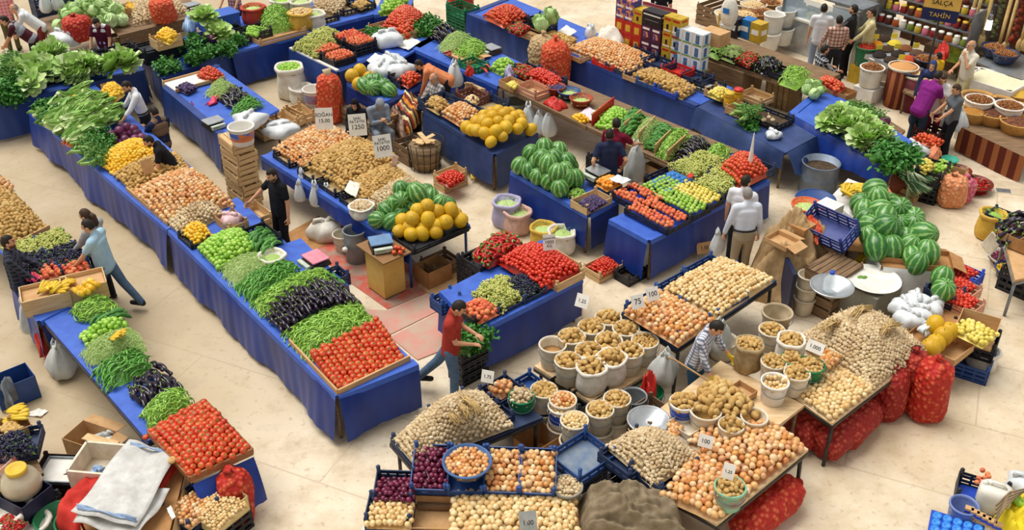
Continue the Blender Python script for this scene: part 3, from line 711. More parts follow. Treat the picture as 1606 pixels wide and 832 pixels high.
def sign(label,c,lines,w=.26,h=.3,rz=0.0,tilt=-.35,post=.25,mat=None,name='price_sign',group=None,ink=None):
 """card on a stick facing -y after rz"""
 t=thing(name,label,'sign',Vector(c),rz,group)
 m=MB();m.tube([(0,.012,0),(0,.012,post+h*.6)],.008,5);part('stick',m,CRW,t)
 m=MB();m.box((0,0,0),(w,h,.006));me=m.mesh('card',mat or PAPER);bd2=ob('card',me,t,(0,0,post+h/2));bd2.rotation_euler=(math.pi/2+tilt,0,0)
 tot=sum(sz for _,sz in lines);y=tot*h/2
 for s,sz in lines:
  y -= sz*h/2
  if s:text(bd2,s,min(sz*h*1.15,w*1.5/max(2,len(s))),(0,y,.004),(0,0,0),ink or INK)
  y -= sz*h/2
 return t
def thing_part(name,parent,loc,rot):
 o=bpy.data.objects.new(name,None);COL.objects.link(o);o.parent=parent;o.location=loc;o.rotation_euler=rot;return o
def scale(label,c,rz=HA,plate=None,group=None):
 t=thing('weighing_scale',label,'scale',Vector(c),rz,group)
 m=MB();m.box((0,0,.04),(.34,.36,.08),taper=1.1);part('scale_base',m,DARKM,t)
 m=MB();m.box((0,.02,.125),(.37,.3,.022));m.box((0,.02,.1),(.08,.08,.04));part('weighing_plate',m,plate or STEEL,t)
 m=MB();m.box((0,-.2,.06),(.3,.07,.07));part('display_panel',m,plain('scale_display','#c9cfc0','#b5bcae',.4),t)
 m=MB();m.box((-.05,-.238,.07),(.14,.006,.03));part('display_screen',m,plain('lcd_screen','#8fa37a'),t)
 return t
def tubething(name,label,cat,pts,r,mat,n=7,group=None):
 m=MB();m.tube(pts,r,n);return single(name,m,mat,label,cat,None,0,group)
# --- people
def _remesh(mb,mats,vox,smooth=4,name='body'):
 me=mb.mesh(name,mats);o=bpy.data.objects.new('tmp',me);COL.objects.link(o)
 a=o.modifiers.new('r','REMESH');a.mode='VOXEL';a.voxel_size=vox;a.use_smooth_shade=True
 if smooth:b=o.modifiers.new('s','SMOOTH');b.factor=.5;b.iterations=smooth
 dg=bpy.context.evaluated_depsgraph_get();out=bpy.data.meshes.new_from_object(o.evaluated_get(dg));out.name=name
 bpy.data.objects.remove(o);bpy.data.meshes.remove(me)
 out.materials.clear()
 for m in (mats if hasattr(mats,'__len__') else [mats]):out.materials.append(m)
 out.polygons.foreach_set('material_index',[0]*len(out.polygons));return out
def cap(m,a,b,ra,rb,n=10):
 a,b=Vector(a),Vector(b);d=b-a;L=d.length
 if L < 1e-5:m.ell(a,max(ra,rb),n,8);return
 d /= L;pts=[];rs=[]
 for k in range(4):
  t=math.pi/2*(1-k/4);pts.append(a-d*ra*math.sin(t));rs.append(max(.0008,ra*math.cos(t)))
 pts += [a,a.lerp(b,.5),b];rs += [ra,(ra+rb)/2,rb]
 for k in range(1,5):
  t=math.pi/2*k/4;pts.append(b+d*rb*math.sin(t));rs.append(max(.0008,rb*math.cos(t)))
 m.tube(pts,rs,n)
def ik(a,t,l1,l2,pole):
 a,t,pole=Vector(a),Vector(t),Vector(pole);d=t-a;D=min(d.length,(l1+l2)*.995);d=d.normalized();t=a+d*D
 x=(l1*l1-l2*l2+D*D)/(2*D);h=math.sqrt(max(0,l1*l1-x*x));p=(pole-d*pole.dot(d))
 p=p.normalized() if p.length > 1e-4 else d.orthogonal().normalized()
 return a+d*x+p*h,t
STUB=plain('beard_stubble','#6b4a38','#5c3f30',.7)
def person(label,at,rz,H=1.74,top=None,pants=None,shoe=None,skin=None,hair=None,sleeve='short',lean=0.0,side=0.0,hip=None,hands=None,feet=None,head=(0,0),female=False,fat=0.0,
           hairlen='short',sit=False,dress=None,scarf=None,vest=None,bald=False,twist=0.0,beard=False,legs='long',grip=.8,z0=0.0,group=None,gloves=None,hat=None,untuck=.1,ybend=None):
 """local frame:x right,y forward,z up;hands/feet are targets in metres for a 1.74 m figure"""
 k=H/1.74;skin=skin or SKIN;hair=hair or HAIRB;shoe=shoe or plain('dark_shoe','#26221f')
 hipz=hip if hip is not None else .93
 root=thing('person',label,'person',(at[0],at[1],z0),rz,group);root.scale=(k,)*3
 Rl=Matrix.Rotation(-lean,4,'X') @ Matrix.Rotation(side,4,'Y') @ Matrix.Rotation(twist,4,'Z')
 pel=Vector((0,0,hipz));TP=lambda x,y,z:pel+(Rl @ Vector((x,y,z)))
 sw=.165 if female else .19;hw=.1 if female else .092
 hipL,hipR=pel+Vector((-hw,0,0)),pel+Vector((hw,0,0));shL,shR=TP(-sw,-.01,.49),TP(sw,-.01,.49)
 neck=TP(0,-.01,.545);Rh=Rl @ Matrix.Rotation(head[0],4,'Z') @ Matrix.Rotation(head[1],4,'X')
 if lean > .5:Rh=Matrix.Rotation(-lean*.55,4,'X') @ Matrix.Rotation(twist+head[0],4,'Z') @ Matrix.Rotation(head[1],4,'X')
 hb=TP(0,.015,.60);hc=hb+Rh @ Vector((0,.015,.105));HP=lambda x,y,z:hc+(Rh @ Vector((x,y,z)))
 hands=hands or [(-.27,.06,.78),(.27,.06,.78)];feet=feet or [(-.1,0,.08),(.1,.02,.08)]
 Rt=Rl.to_3x3();
 arms=[]
 for s,sh,hd in ((-1,shL,hands[0]),(1,shR,hands[1])):
  pole=Rt @ Vector((s*.5,-.8,-.3));e,w=ik(sh,hd,.285,.25,pole);arms.append((s,sh,e,w))
 lg=[]
 for s,hp,ft in ((-1,hipL,feet[0]),(1,hipR,feet[1])):
  kn,an=ik(hp,ft,.43,.42,(s*.12,1,.1 if not sit else .8));lg.append((s,hp,kn,an))
 f=1+fat
 m=MB()
 cap(m,TP(-.05,0,.02),TP(.05,0,.02),.11*f,.11*f);cap(m,TP(-.035,.015,.17),TP(.035,.015,.17),.098*(1+fat*1.6),.098*(1+fat*1.6));cap(m,TP(-.06,.005,.3),TP(.06,.005,.3),.105*f,.105*f)
 cap(m,TP(-.07,0,.4),TP(.07,0,.4),.1*f,.1*f);cap(m,shL.lerp(shR,.08),shR.lerp(shL,.08),.062,.062);cap(m,TP(-.07,-.02,.5),TP(0,-.01,.56),.055,.05);cap(m,TP(.07,-.02,.5),TP(0,-.01,.56),.055,.05)
 if female:m.ell(TP(-.065,.085,.36),.068,10,7);m.ell(TP(.065,.085,.36),.068,10,7)
 cap(m,neck-(Rl @ Vector((0,0,.04))),hb+Rh @ Vector((0,0,.03)),.052,.05)
 MH=Matrix.Translation(hc) @ Rh
 m.ell((0,0,0),(.074,.095,.11),14,10,0,MH);m.ell((0,.03,-.055),(.056,.062,.062),12,8,0,MH);m.ell((0,.07,-.095),(.03,.025,.025),8,6,0,MH)
 cap(m,HP(0,.088,.02),HP(0,.112,-.022),.011,.016,8);m.ell((0,.085,.028),(.05,.016,.014),8,6,0,MH)
 for s in (-1,1):m.ell((s*.077,-.008,-.01),(.012,.02,.032),7,6,0,MH)
 for s,sh,e,w in arms:
  cap(m,sh,e,.047*(1 if female else 1.1),.038);cap(m,e,w,.04,.026);d=(w-e).normalized()
  ax=(Rt @ Vector((0,0,-1)));pn=(ax-d*ax.dot(d));pn=pn.normalized() if pn.length > .25 else (Rt @ Vector((-s,0,0))-d*(Rt @ Vector((-s,0,0))).dot(d)).normalized()
  cr=d.cross(pn).normalized()       # across the palm
  if cr.dot(Rt @ Vector((0,1,0))) < 0 and abs(d.z) > .6:cr=-cr
  if abs(d.z) > .6:pn=Rt @ Vector((-s,0,0));pn=(pn-d*pn.dot(d)).normalized();cr=(Rt @ Vector((0,1,0)));cr=(cr-d*cr.dot(d)-pn*cr.dot(pn)).normalized()
  else:cr=cr if cr.dot(Rt @ Vector((-s,0,0))) > 0 else -cr
  for q in (-.024,0,.024):cap(m,w+d*.02+cr*q*.7,w+d*.085+cr*q,.015,.0145,8)
  for i,(q,L) in enumerate(((.034,.068),(.0115,.078),(-.0115,.072),(-.034,.056))):
   b0=w+d*.088+cr*q;g=grip;d1=(d*math.cos(g*.7)+pn*math.sin(g*.7));d2=(d*math.cos(g*1.7)+pn*math.sin(g*1.7));b1=b0+d1*L*.5;b2=b1+d2*L*.5
   cap(m,b0,b1,.0102,.0096,7);cap(m,b1,b2,.0096,.0085,7)
  t0=w+d*.03+cr*.03;t1=t0+(cr*.7+d*.6+pn*.25).normalized()*.04;t2=t1+(d*.8+pn*.5+cr*.1).normalized()*.035;cap(m,t0,t1,.014,.0115,7);cap(m,t1,t2,.0112,.009,7)
 for s,hp,kn,an in lg:
  cap(m,hp,kn,.082*f,.055);cap(m,kn,an,.054,.036);cap(m,an+Vector((0,-.02,-.045)),an+Vector((s*.02,.15,-.052)),.036,.03)
 body=_remesh(m,[skin,EYE,LIPS,hair,gloves or skin,STUB],.0092,3,'body')
 inv=MH.inverted();mi=np.zeros(len(body.polygons),np.int32)
 ctr=np.empty(len(body.polygons)*3,np.float32);body.polygons.foreach_get('center',ctr);ctr=ctr.reshape(-1,3)
 I=np.array(inv);L=ctr @ I[:3,:3].T+I[:3,3];x,y,z=L.T;fr=y > .055
 mi[fr & (np.abs(np.abs(x)-.031) < .0095) & (np.abs(z-.006) < .006)]=1
 mi[fr & (np.abs(np.abs(x)-.032) < .016) & (np.abs(z-.034) < .0045)]=3
 mi[fr & (np.abs(x) < .02) & (np.abs(z+.058) < .006)]=2
 near=np.abs(L).max(1) < .16
 if beard:mi[near & (z < -.045) & (z > -.12) & (y > .0) & ~((np.abs(x) < .024) & (np.abs(z+.058) < .012))]=5
 if gloves:
  for s,sh,e,w in arms:mi[np.linalg.norm(ctr-np.array(w+(w-e).normalized()*.07),axis=1) < .12]=4
 body.polygons.foreach_set('material_index',mi)
 ob('body',body,root)
 if dress is None:
  m=MB();tk=untuck < .05;hz=.08 if tk else -.03;hr=(.116 if tk else .13)*f
  cap(m,TP(-.055,0,hz),TP(.055,0,hz),hr,hr);[cap(m,TP(s*.055,.006,hz),TP(s*.062,.004,.34),hr,.119*f) for s in (-1,1)];cap(m,TP(0,.012,hz),TP(0,.01,.34),hr,.119*f);cap(m,TP(-.04,.015,.15),TP(.04,.015,.15),.112*(1+fat*1.6),.112*(1+fat*1.6));cap(m,TP(-.065,.005,.3),TP(.065,.005,.3),.12*f,.12*f)
  cap(m,TP(-.075,0,.4),TP(.075,0,.4),.117*f,.117*f);cap(m,shL.lerp(shR,.06),shR.lerp(shL,.06),.08,.08);cap(m,TP(-.06,-.02,.5),TP(0,-.012,.555),.07,.062);cap(m,TP(.06,-.02,.5),TP(0,-.012,.555),.07,.062)
  cap(m,TP(0,-.012,.54),TP(0,-.005,.585),.064,.062)
  if female:m.ell(TP(-.065,.085,.36),.084,10,7);m.ell(TP(.065,.085,.36),.084,10,7)
  if sleeve != 'none':
   for s,sh,e,w in arms:
    if sleeve == 'short':cap(m,sh,sh.lerp(e,.62),.066,.06)
    else:cap(m,sh,e,.066,.054);cap(m,e,e.lerp(w,.9 if sleeve == 'long' else .45),.054,.042 if sleeve == 'long' else .05)
  ob('shirt',_remesh(m,top,.015,6,'shirt'),root)
  m=MB();cap(m,TP(-.05,0,.03),TP(.05,0,.03),(.122 if tk else .105)*f,(.122 if tk else .105)*f);cap(m,pel+Vector((-.05,0,-.04)),pel+Vector((.05,0,-.04)),(.122 if tk else .112)*f,(.122 if tk else .112)*f)
  for s,hp,kn,an in lg:
   cap(m,hp,kn,.1*f,.074)
   if legs == 'long':cap(m,kn,an+Vector((0,-.005,-.015)),.074,.06)
  ob('trousers',_remesh(m,pants,.014,6,'trousers'),root)
  if sleeve != 'none' and not female and untuck < .05:
   m=MB();m.lathe([(.128*f,-.018),(.134*f,-.018),(.134*f,.018),(.128*f,.018),(.128*f,-.018)],20,M=Matrix.Translation(TP(0,0,.1)) @ Rl @ Matrix.Diagonal((1.42,1.0,1,1)));part('belt',m,plain('belt_leather','#2a211b'),root)
 else:
  m=MB();
  for zz,rr,ww in ((.45,.11,.09),(.3,.125,.07),(.1,.14,.06),(-.05,.16,.07)):cap(m,TP(-ww,0,zz),TP(ww,0,zz),rr,rr)
  if sit:
   for s,hp,kn,an in lg:cap(m,hp,kn,.12,.11);cap(m,kn,an,.11,.13)
   cap(m,(lg[0][2]+lg[1][2])/2,(lg[0][3]+lg[1][3])/2,.14,.17)
  else:cap(m,pel+Vector((0,0,-.1)),Vector((0,0,.26)),.17,.2);cap(m,Vector((-.06,.02,.3)),Vector((.06,.02,.3)),.2,.2)
  cap(m,shL,shR,.082,.082);cap(m,TP(0,-.01,.5),TP(0,0,.58),.08,.07)
  for s,sh,e,w in arms:cap(m,sh,e,.075,.068);cap(m,e,e.lerp(w,.95),.068,.06)
  ob('long_dress',_remesh(m,dress,.014,4,'long_dress'),root)
 if vest is not None:
  m=MB();cap(m,TP(-.062,0,-.0),TP(.062,0,-.0),.134*f,.134*f);cap(m,TP(-.045,.01,.16),TP(.045,.01,.16),.124*f,.124*f);cap(m,TP(-.067,-.006,.3),TP(.067,-.006,.3),.128*f,.128*f);cap(m,TP(-.08,-.006,.42),TP(.08,-.006,.42),.118*f,.118*f)
  cap(m,TP(-.13,-.012,.5),TP(-.05,-.012,.53),.075,.07);cap(m,TP(.13,-.012,.5),TP(.05,-.012,.53),.075,.07)
  o=ob('vest',_remesh(m,[vest],.013,3,'vest'),root)
  bm_=o.data;Ri=np.array((Matrix.Translation(pel) @ Rl).inverted());c3=np.empty(len(bm_.polygons)*3,np.float32);bm_.polygons.foreach_get('center',c3);q3=c3.reshape(-1,3) @ Ri[:3,:3].T+Ri[:3,3]
  op=(q3[:,1] > .03) & (np.abs(q3[:,0]) < .035+.06*np.clip(q3[:,2]-.2,0,1));bm_.materials.append(top);bm_.polygons.foreach_set('material_index',op.astype(np.int32))
 for s,hp,kn,an in lg:
  m=MB();cap(m,an+Vector((0,-.03,-.045)),an+Vector((s*.02,.165,-.052)),.047,.042);cap(m,an+Vector((0,-.02,-.01)),an+Vector((0,.0,-.04)),.044,.046)
  o=ob('shoe',_remesh(m,shoe,.012,2,'shoe'),root)
 if scarf is not None:
  m=MB();nu,nv=18,12;vs=[]
  m.ell((0,-.012,.008),(.092,.112,.128),18,12,0,MH);cap(m,HP(0,-.03,-.07),TP(0,-.02,.53),.085,.11);cap(m,TP(-.1,-.01,.48),TP(.1,-.01,.48),.1,.1)
  me=_remesh(m,[scarf,skin],.011,2,'headscarf');c3=np.empty(len(me.vertices)*3,np.float32);me.vertices.foreach_get('co',c3);c3=c3.reshape(-1,3);q3=c3 @ I[:3,:3].T+I[:3,3]
  dl=np.nonzero((q3[:,1] > .045) & (q3[:,2] > -.105) & (q3[:,2] < .06) & (np.abs(q3[:,0]) < .062))[0]
  import bmesh as _b;b=_b.new();b.from_mesh(me);b.verts.ensure_lookup_table();_b.ops.delete(b,geom=[b.verts[i] for i in dl],context='VERTS');b.to_mesh(me);b.free()
  ob('headscarf',me,root)
 else:
  m=MB();nu,nv=20,12
  def hv(u,v):
   a=2*math.pi*u;t=math.pi*v;return Vector((.0815*math.sin(t)*math.cos(a),.1*math.sin(t)*math.sin(a)-.006,.117*math.cos(t)+.006))
  vs=[hv(i/nu,j/nv) for j in range(nv+1) for i in range(nu)];fs=[]
  for j in range(nv):
   for i in range(nu):
    c=(hv((i+.5)/nu,(j+.5)/nv));low=-.062 if hairlen == 'short' else -.1;face=c.y > .018 and c.z < .062;ear=abs(c.x) > .06 and c.y > -.03 and c.z < -.005
    top_=bald and c.z > .03 and (c.y > -.075)
    if c.z > low and not face and not ear and not top_:fs.append((j*nu+i,j*nu+(i+1) % nu,(j+1)*nu+(i+1) % nu,(j+1)*nu+i))
  m.add(vs,fs,0,MH)
  if hairlen == 'long':
   for q in (-.05,-.02,.02,.05):m.tube([HP(q,-.075,.02),HP(q*1.4,-.1,-.1),HP(q*1.6,-.1,-.25),HP(q*1.3,-.07,-.36)],[.04,.045,.04,.012],7)
  if hairlen == 'tail':m.tube([HP(0,-.1,.0),HP(0,-.13,-.04),HP(0,-.12,-.16),HP(0,-.1,-.2)],[.03,.035,.028,.01],7)
  o=part('hair',m,hair,root);md=o.modifiers.new('thick','SOLIDIFY');md.thickness=.014;md.offset=1
  if hat is not None:
   m=MB();m.lathe([(.088,.035),(.09,.075),(.075,.118),(.04,.135),(0,.138)],18,M=MH @ Matrix.Diagonal((1,1.2,1,1)));part('cap',m,hat,root)
 return root
# === the long stall and its neighbours
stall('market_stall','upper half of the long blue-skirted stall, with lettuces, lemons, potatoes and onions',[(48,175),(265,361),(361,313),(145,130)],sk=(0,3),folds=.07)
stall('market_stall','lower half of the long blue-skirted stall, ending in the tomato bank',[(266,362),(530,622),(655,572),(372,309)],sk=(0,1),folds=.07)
stall('side_table','narrow blue table carrying the pink-topped scale beside the long stall',[(436,386),(512,462),(545,447),(472,374)],z=.78,sk=(1,),zb=.4)
GR='long stall: '
def bx(q,z=.82):
 for i in range(4):pass
rim_frame('pale wooden board edging the tomato bank on its aisle side',(455,541),(530,621));rim_frame('pale wooden board edging the tomato bank across the stall end',(531,621),(643,567))
qheap('tomato',[(488,571),(531,613),(636,564),(594,515)],.86,.2,.1,'ripe red tomato in the bank at the end of the long blue-skirted stall','tomatoes banked at the long stall end','downu',jit=.06,flat=True,tilt=.25,pitch=(.86,.9),core=.6)
qheap('green_chili',[(443,527),(488,570),(600,518),(556,474)],.84,.24,.17,'light green chili pepper in the big heap beside the tomato bank','chilies between tomatoes and eggplants','dome',.45,heading=HB,spread=1.0,pitch=(.33,.2),tilt=.5,jit=.5,core=.25)
qheap('eggplant',[(415,500),(441,527),(566,482),(540,450)],.84,.3,.24,'shiny dark eggplant in the arched row across the long stall','eggplants arched across the long stall','ridgeu' if False else 'ridge',.6,heading=HA,spread=.1,pitch=(.6,.26),tilt=.15,jit=.06,core=.3)
qheap('green_chili',[(395,479),(418,503),(532,448),(508,424)],.84,.27,.17,'light green chili pepper in the heap between eggplants and dark green peppers','chilies behind the eggplants','dome',.45,heading=HB,spread=.9,pitch=(.33,.2),tilt=.5,jit=.5,core=.25)
qheap('dark_chili',[(370,454),(397,480),(482,440),(455,412)],.84,.26,.19,'dark green long pepper stacked on the long stall behind pale chilies','dark peppers on the long stall','dome',.5,heading=HB+.3,spread=.4,pitch=(.4,.2),tilt=.35,jit=.4,core=.25)
qheap('green_bean',[(342,426),(370,455),(436,428),(405,396)],.84,.2,.15,'pale green bean in the heap below the round peppers','beans on the long stall','dome',.5,heading=HB,spread=1.2,pitch=(.3,.2),tilt=.5,jit=.5,core=.25)
qheap('green_pepper',[(309,394),(342,427),(412,398),(378,362)],.84,.28,.085,'small round green pepper heaped in the middle of the long stall','round peppers on the long stall','dome',.45,pitch=(.85,.85))
pcrate('black crate of cucumbers behind the round green peppers',P(412,378,.82),.62,.42,.16,HA,BLACKP)
qheap('cucumber',[(388,374),(414,398),(440,384),(412,358)],.98,.1,.24,'cucumber lying in the crate behind the round green peppers','cucumbers behind the round peppers','dome',.5,heading=HB+.4,spread=.3,pitch=(.55,.2),tilt=.2)
qheap('lemon',[(284,366),(305,388),(335,372),(312,350)],.84,.16,.075,'yellow lemon in the small heap below the garlic on the long stall','lemons by the garlic','dome',.5,pitch=(.9,.9))
pcrate('black crate under the small lemon heap',P(306,379,.82),.5,.36,.1,HA,BLACKP)
qheap('garlic_bulb',[(262,352),(284,374),(352,338),(326,312)],.84,.22,.07,'dusty garlic bulb in the heap below the onions on the long stall','garlic on the long stall','dome',.5)
qheap('golden_onion',[(207,306),(260,353),(368,322),(300,266)],.84,.32,.088,'golden onion in the wide heap on the long stall','onions on the long stall','dome',.45)
rim_frame('wooden board along the aisle edge of the onion heap',(200,301),(264,356))
qheap('potato',[(176,277),(207,304),(298,268),(272,240)],.84,.24,.085,'brown potato in the heap between lemons and onions','potatoes on the long stall','dome',.45)
qheap('lemon',[(150,254),(176,277),(258,246),(222,216)],.84,.24,.08,'yellow lemon in the wide heap behind the potatoes','lemons on the long stall','dome',.5,pitch=(.85,.85))
sign('blank price card standing in the potato heap of the long stall',P(235,279,.95),[],.2,.26,.7,-.3,.1,CARDL)
def lay(kind,pts,z,size,label,group,hd=None,sp=.4,z1=None,seed=0,tilt=.25,up=False):
 r=random.Random(seed+len(pts))
 for i,(x,y,*q) in enumerate(pts):
  M=Matrix.Rotation((hd if hd is not None else r.uniform(0,6.28))+r.uniform(-sp,sp),3,'Z') @ Matrix.Rotation(r.gauss(0,tilt),3,'X') @ Matrix.Rotation(r.gauss(0,tilt),3,'Y')
  put(kind,P(x,y,z+(q[0] if q else 0)),M,size*r.uniform(.9,1.1),label,group)
def patch(q,n,m,jit=2.0,seed=0,dz=.0,h=0.0):
 r=random.Random(seed);o=[]
 for j in range(m):
  for i in range(n):
   u,v=(i+.5)/n,(j+.5)/m;a=[q[0][k]+(q[1][k]-q[0][k])*u for k in (0,1)];b=[q[3][k]+(q[2][k]-q[3][k])*u for k in (0,1)]
   o.append((a[0]+(b[0]-a[0])*v+r.uniform(-jit,jit),a[1]+(b[1]-a[1])*v+r.uniform(-jit,jit),dz+h*math.sin(math.pi*u)**.5*math.sin(math.pi*v)**.5))
 return o
lay('dill_bunch',patch([(112,232),(145,262),(172,240),(140,208)],4,3,2,1,.08,.12),.86,.42,'loose green bunch of leaves between carrots and lemons on the long stall','green bunches beside the lemons',HB,.5)
lay('carrot',patch([(103,221),(118,232),(132,219),(118,208)],7,5,1,2,.04,.05),.86,.26,'orange carrot in the small pile at the aisle edge of the long stall','carrots on the long stall',HB+.3,.3)
lay('purple_cabbage',[(168,223,.05),(180,216,.08),(192,212,.1),(204,208,.1),(214,210,.08),(174,212,.16),(187,205,.2),(199,200,.2),(209,203,.16),(222,216,.05),(180,222,.05),(212,218,.05),(196,219,.1)],.9,.2,'shiny purple cabbage behind the lemon heap','purple cabbages on the long stall',None,0,tilt=.6)
lay('cos_lettuce',patch([(62,176),(115,222),(190,178),(128,138)],7,6,3,3,.08,.2),.88,.52,'long green lettuce stacked at the top of the long stall','lettuces stacked on the long stall',HB,.5)
lay('parsley_bunch',patch([(50,172),(78,198),(98,180),(72,154)],4,3,3,4,.06,.1),.88,.42,'dark leafy parsley bunch at the aisle corner of the long stall','parsley at the long stall corner',HB,.6)
lay('parsley_bunch',patch([(130,215),(160,240),(180,228),(152,204)],3,2,2,9,.05,.1),.88,.4,'parsley bunch between lettuces and purple cabbages','parsley by the purple cabbages',HB,.6)
cbox('small wooden fruit box heaped with lemons behind the lettuces',P(178,152,.82),.42,.3,.26,HA,CRW,name='fruit_box')
qheap('lemon',[(158,146),(178,160),(196,146),(176,132)],1.07,.16,.08,'lemon in the box behind the lettuces','lemons boxed behind the lettuces','dome',.5)
qheap('lemon',[(106,158),(120,168),(132,158),(118,148)],1.0,.12,.08,'lemon in the small heap at the top end of the long stall','lemons at the top of the long stall','dome',.5)
wcrate('crate holding a clear bag and a hand-filled scoop, by the garlic',P(365,356,.8),.52,.36,.18,HA,CRW)
bag('pinkish clear plastic bag lying open in the crate by the garlic',P(363,350,.9),.17,.26,plain('pink_film','#e6c3c6','#d9b0b6',.4),3)
sack('white sack of beans standing open behind the dark green peppers',P(430,428,.66),.2,.34,LINEN,seed=4,fill=('green_bean',.13,'green bean in the white sack behind the dark peppers','beans in the white sack',.08))
o=scale('weighing scale with a pink plate on the narrow blue table',P(494,414,.78),HA,PINKP)
pcrate('blue crate of dark cucumbers at the narrow table end',P(520,448,.72),.5,.36,.2,HB,NAVYP)
qheap('cucumber',[(505,448),(524,462),(542,446),(522,432)],.86,.06,.2,'small cucumber in the blue crate at the narrow table end','cucumbers in the blue crate','dome',.5,heading=HA,spread=.9,pitch=(.5,.22))
zz=0
for i in range(7):
 wcrate(['wooden crate at the foot of the tall stack beside the man in black','second wooden crate up in the tall stack beside the man in black','third wooden crate up in the tall stack beside the man in black','fourth wooden crate up in the tall stack beside the man in black',
   'fifth wooden crate up in the tall stack beside the man in black','sixth wooden crate up in the tall stack beside the man in black','topmost wooden crate of the tall stack beside the man in black'][i],P(388+(i % 3)-1,326,0)+Vector((0,0,zz)),.62,.42,.19,HA+.05*((i*7) % 3-1),PALEW,'tall stack of crates',2,tab=.02,lid=i == 6);zz += .215
for i in range(3):
 wcrate(['bottom empty crate of the short stack behind the garlic','middle empty crate of the short stack behind the garlic','top empty crate of the short stack behind the garlic'][i],P(405,376,0)+Vector((0,0,i*.215)),.6,.42,.19,HA,PALEW,'short stack of crates',2,tab=.02)
bucket('white tub with blue and orange print on the tall crate stack',P(382,226,1.5)+Vector((0,0,.02)),.23,.34,WHITE,band=plain('tub_print','#3f6cc4','#e0763a',.5,.4,3,None,0,lo=.45,hi=.5))
# --- the middle stall:onions,potatoes,garlic,melons
stall('market_stall','middle stall of onions, potatoes, garlic and melons on blue legs',[(412,245),(645,393),(737,352),(512,188)],z=.8,sk=(0,),zb=.5,legm=plain('blue_steel','#3f5f9c','#34528c',.4),folds=.03,frame=True)
qheap('golden_onion',[(428,236),(472,264),(560,224),(510,192)],.84,.16,.085,'golden onion at the top end of the middle stall','onions on the middle stall','dome',.4)
qheap('potato',[(474,262),(540,302),(628,252),(560,218)],.84,.26,.085,'brown potato in the large heap on the middle stall','potatoes on the middle stall','dome',.4)
qheap('potato',[(540,300),(570,322),(650,288),(612,256)],.84,.2,.075,'small yellowish potato next to the garlic on the middle stall','small potatoes on the middle stall','dome',.45)
qheap('garlic_bulb',[(570,320),(595,338),(668,300),(640,276)],.84,.18,.075,'garlic bulb in the heap behind the watermelons','garlic behind the watermelons','dome',.45)
for i,(x,y,w) in enumerate(((452,254,.6),(490,279,.55),(524,300,.55),(556,322,.5))):
 pcrate(['black crate at the onion end of the middle stall edge','black crate holding straw on the middle stall edge','black crate with loose skins on the middle stall edge','black crate nearest the white garlic sack on the middle stall'][i],P(x,y,.8),w,.3,.12,HA,BLACKP,'crates on the middle stall edge',floor=JUTE)
sack('white sack of garlic cloves by the watermelons',P(568,338,.8),.2,.2,LINEN,seed=2,fill=('garlic_bulb',.06,'loose garlic bulb in the white sack by the watermelons','garlic in the white sack',.03))
def melons(kind,L,label,group,r=.27,seed=0):
 q=random.Random(seed)
 for x,y,z,*s in L:
  M=Matrix.Rotation(q.uniform(0,6.28),3,'Z') @ Matrix.Rotation(q.uniform(.2,1.3),3,'X')
  put(kind,P(x,y,z),M,r*(s[0] if s else 1)*q.uniform(.95,1.05),label,group)
melons('watermelon',[(592,345,.95),(614,348,.95),(606,330,1.0),(629,314,1.16,1.1),(629,297,1.25),(654,304,1.25,1.15),(617,321,1.08),(643,321,1.05),(628,335,.95),(662,316,1.08),(690,318,1.02),(676,309,1.06),(640,300,1.05),(700,322,.95),(668,302,.98)],'striped green watermelon heaped behind the yellow melons on the middle stall','watermelons on the middle stall',.3,1)
melons('yellow_melon',[(626,363,.93),(645,368,.93),(662,366.5,.93),(684,365,.93),(631,346,1.02),(647,342.5,1.13,1.1),(671,344,1.12,1.1),(699,349,1.05,1.1),(722,346,.98,1.1),(707,330,1.16,1.1),(686,332,1.17),(670,323,1.28,1.05),(655,330,1.22),(643,357,.97),(665,356,.98),(684,354,1.0),(714,338,1.02),(690,345,1.02),(655,350,1.0),(678,338,1.08)],'yellow melon heaped at the end of the middle stall','yellow melons on the middle stall',.245,2)
pcrate('shallow black tray under the yellow melons',P(676,370,.8),1.15,.62,.1,HB,BLACKP)
o=scale('weighing scale with a blue plate by the melons',P(598,388,.83),HB-.4,plain('blue_steel_plate','#6f8fb4','#5f7fa4',.35))
t=thing('wooden_cabinet','pale yellow wooden cabinet with a brown top by the melon stall','cabinet',P(607,455,0),HA)
m=MB();m.box((0,0,.42),(.5,.42,.76));part('cabinet_body',m,plain('yellow_paint','#dcb768','#cfa656',.7,.2,3),t)
m=MB();m.box((0,0,.815),(.78,.56,.025));part('cabinet_top',m,plain('brown_board','#9a7550','#86623f',.7,.2,3),t)
m=MB();[m.box((i*.2,j*.17,.02),(.05,.05,.04)) for i in (-1,1) for j in (-1,1)];m.box((0,0,.035),(.48,.4,.02));part('cabinet_plinth',m,OLDW,t)
lay('tomato',[(613,392,0),(618,396,0),(623,391,0),(628,396,0),(632,391,0),(621,388,.05),(626,389,.05)],.875,.085,'tomato on the brown cabinet top next to the scale','tomatoes on the cabinet')
cbox('cardboard box of scraps under the melon stall',P(680,440,0),.5,.4,.34,HB,CARD);wcrate('dark wooden crate under the melon stall',P(690,428,0),.55,.4,.3,HB,OLDW,n=3)
bag('white sack slumped under the middle stall behind the man in black',P(513,372,0),.3,.52,LINEN,7,name='slumped_sack',fat=1.0)
bucket('tall grey churn with a blue dot under the middle stall',P(560,408,0),.2,.62,plain('grey_churn','#8e9498','#7b8185',.5),taper=.95);bucket('cream bucket beside the grey churn',P(540,392,0),.18,.34)
tubething('drain_pipe','white plastic pipe standing at the middle stall edge','pipe',[P(541,392,0),P(541,392,.72)],.05,WHITE)
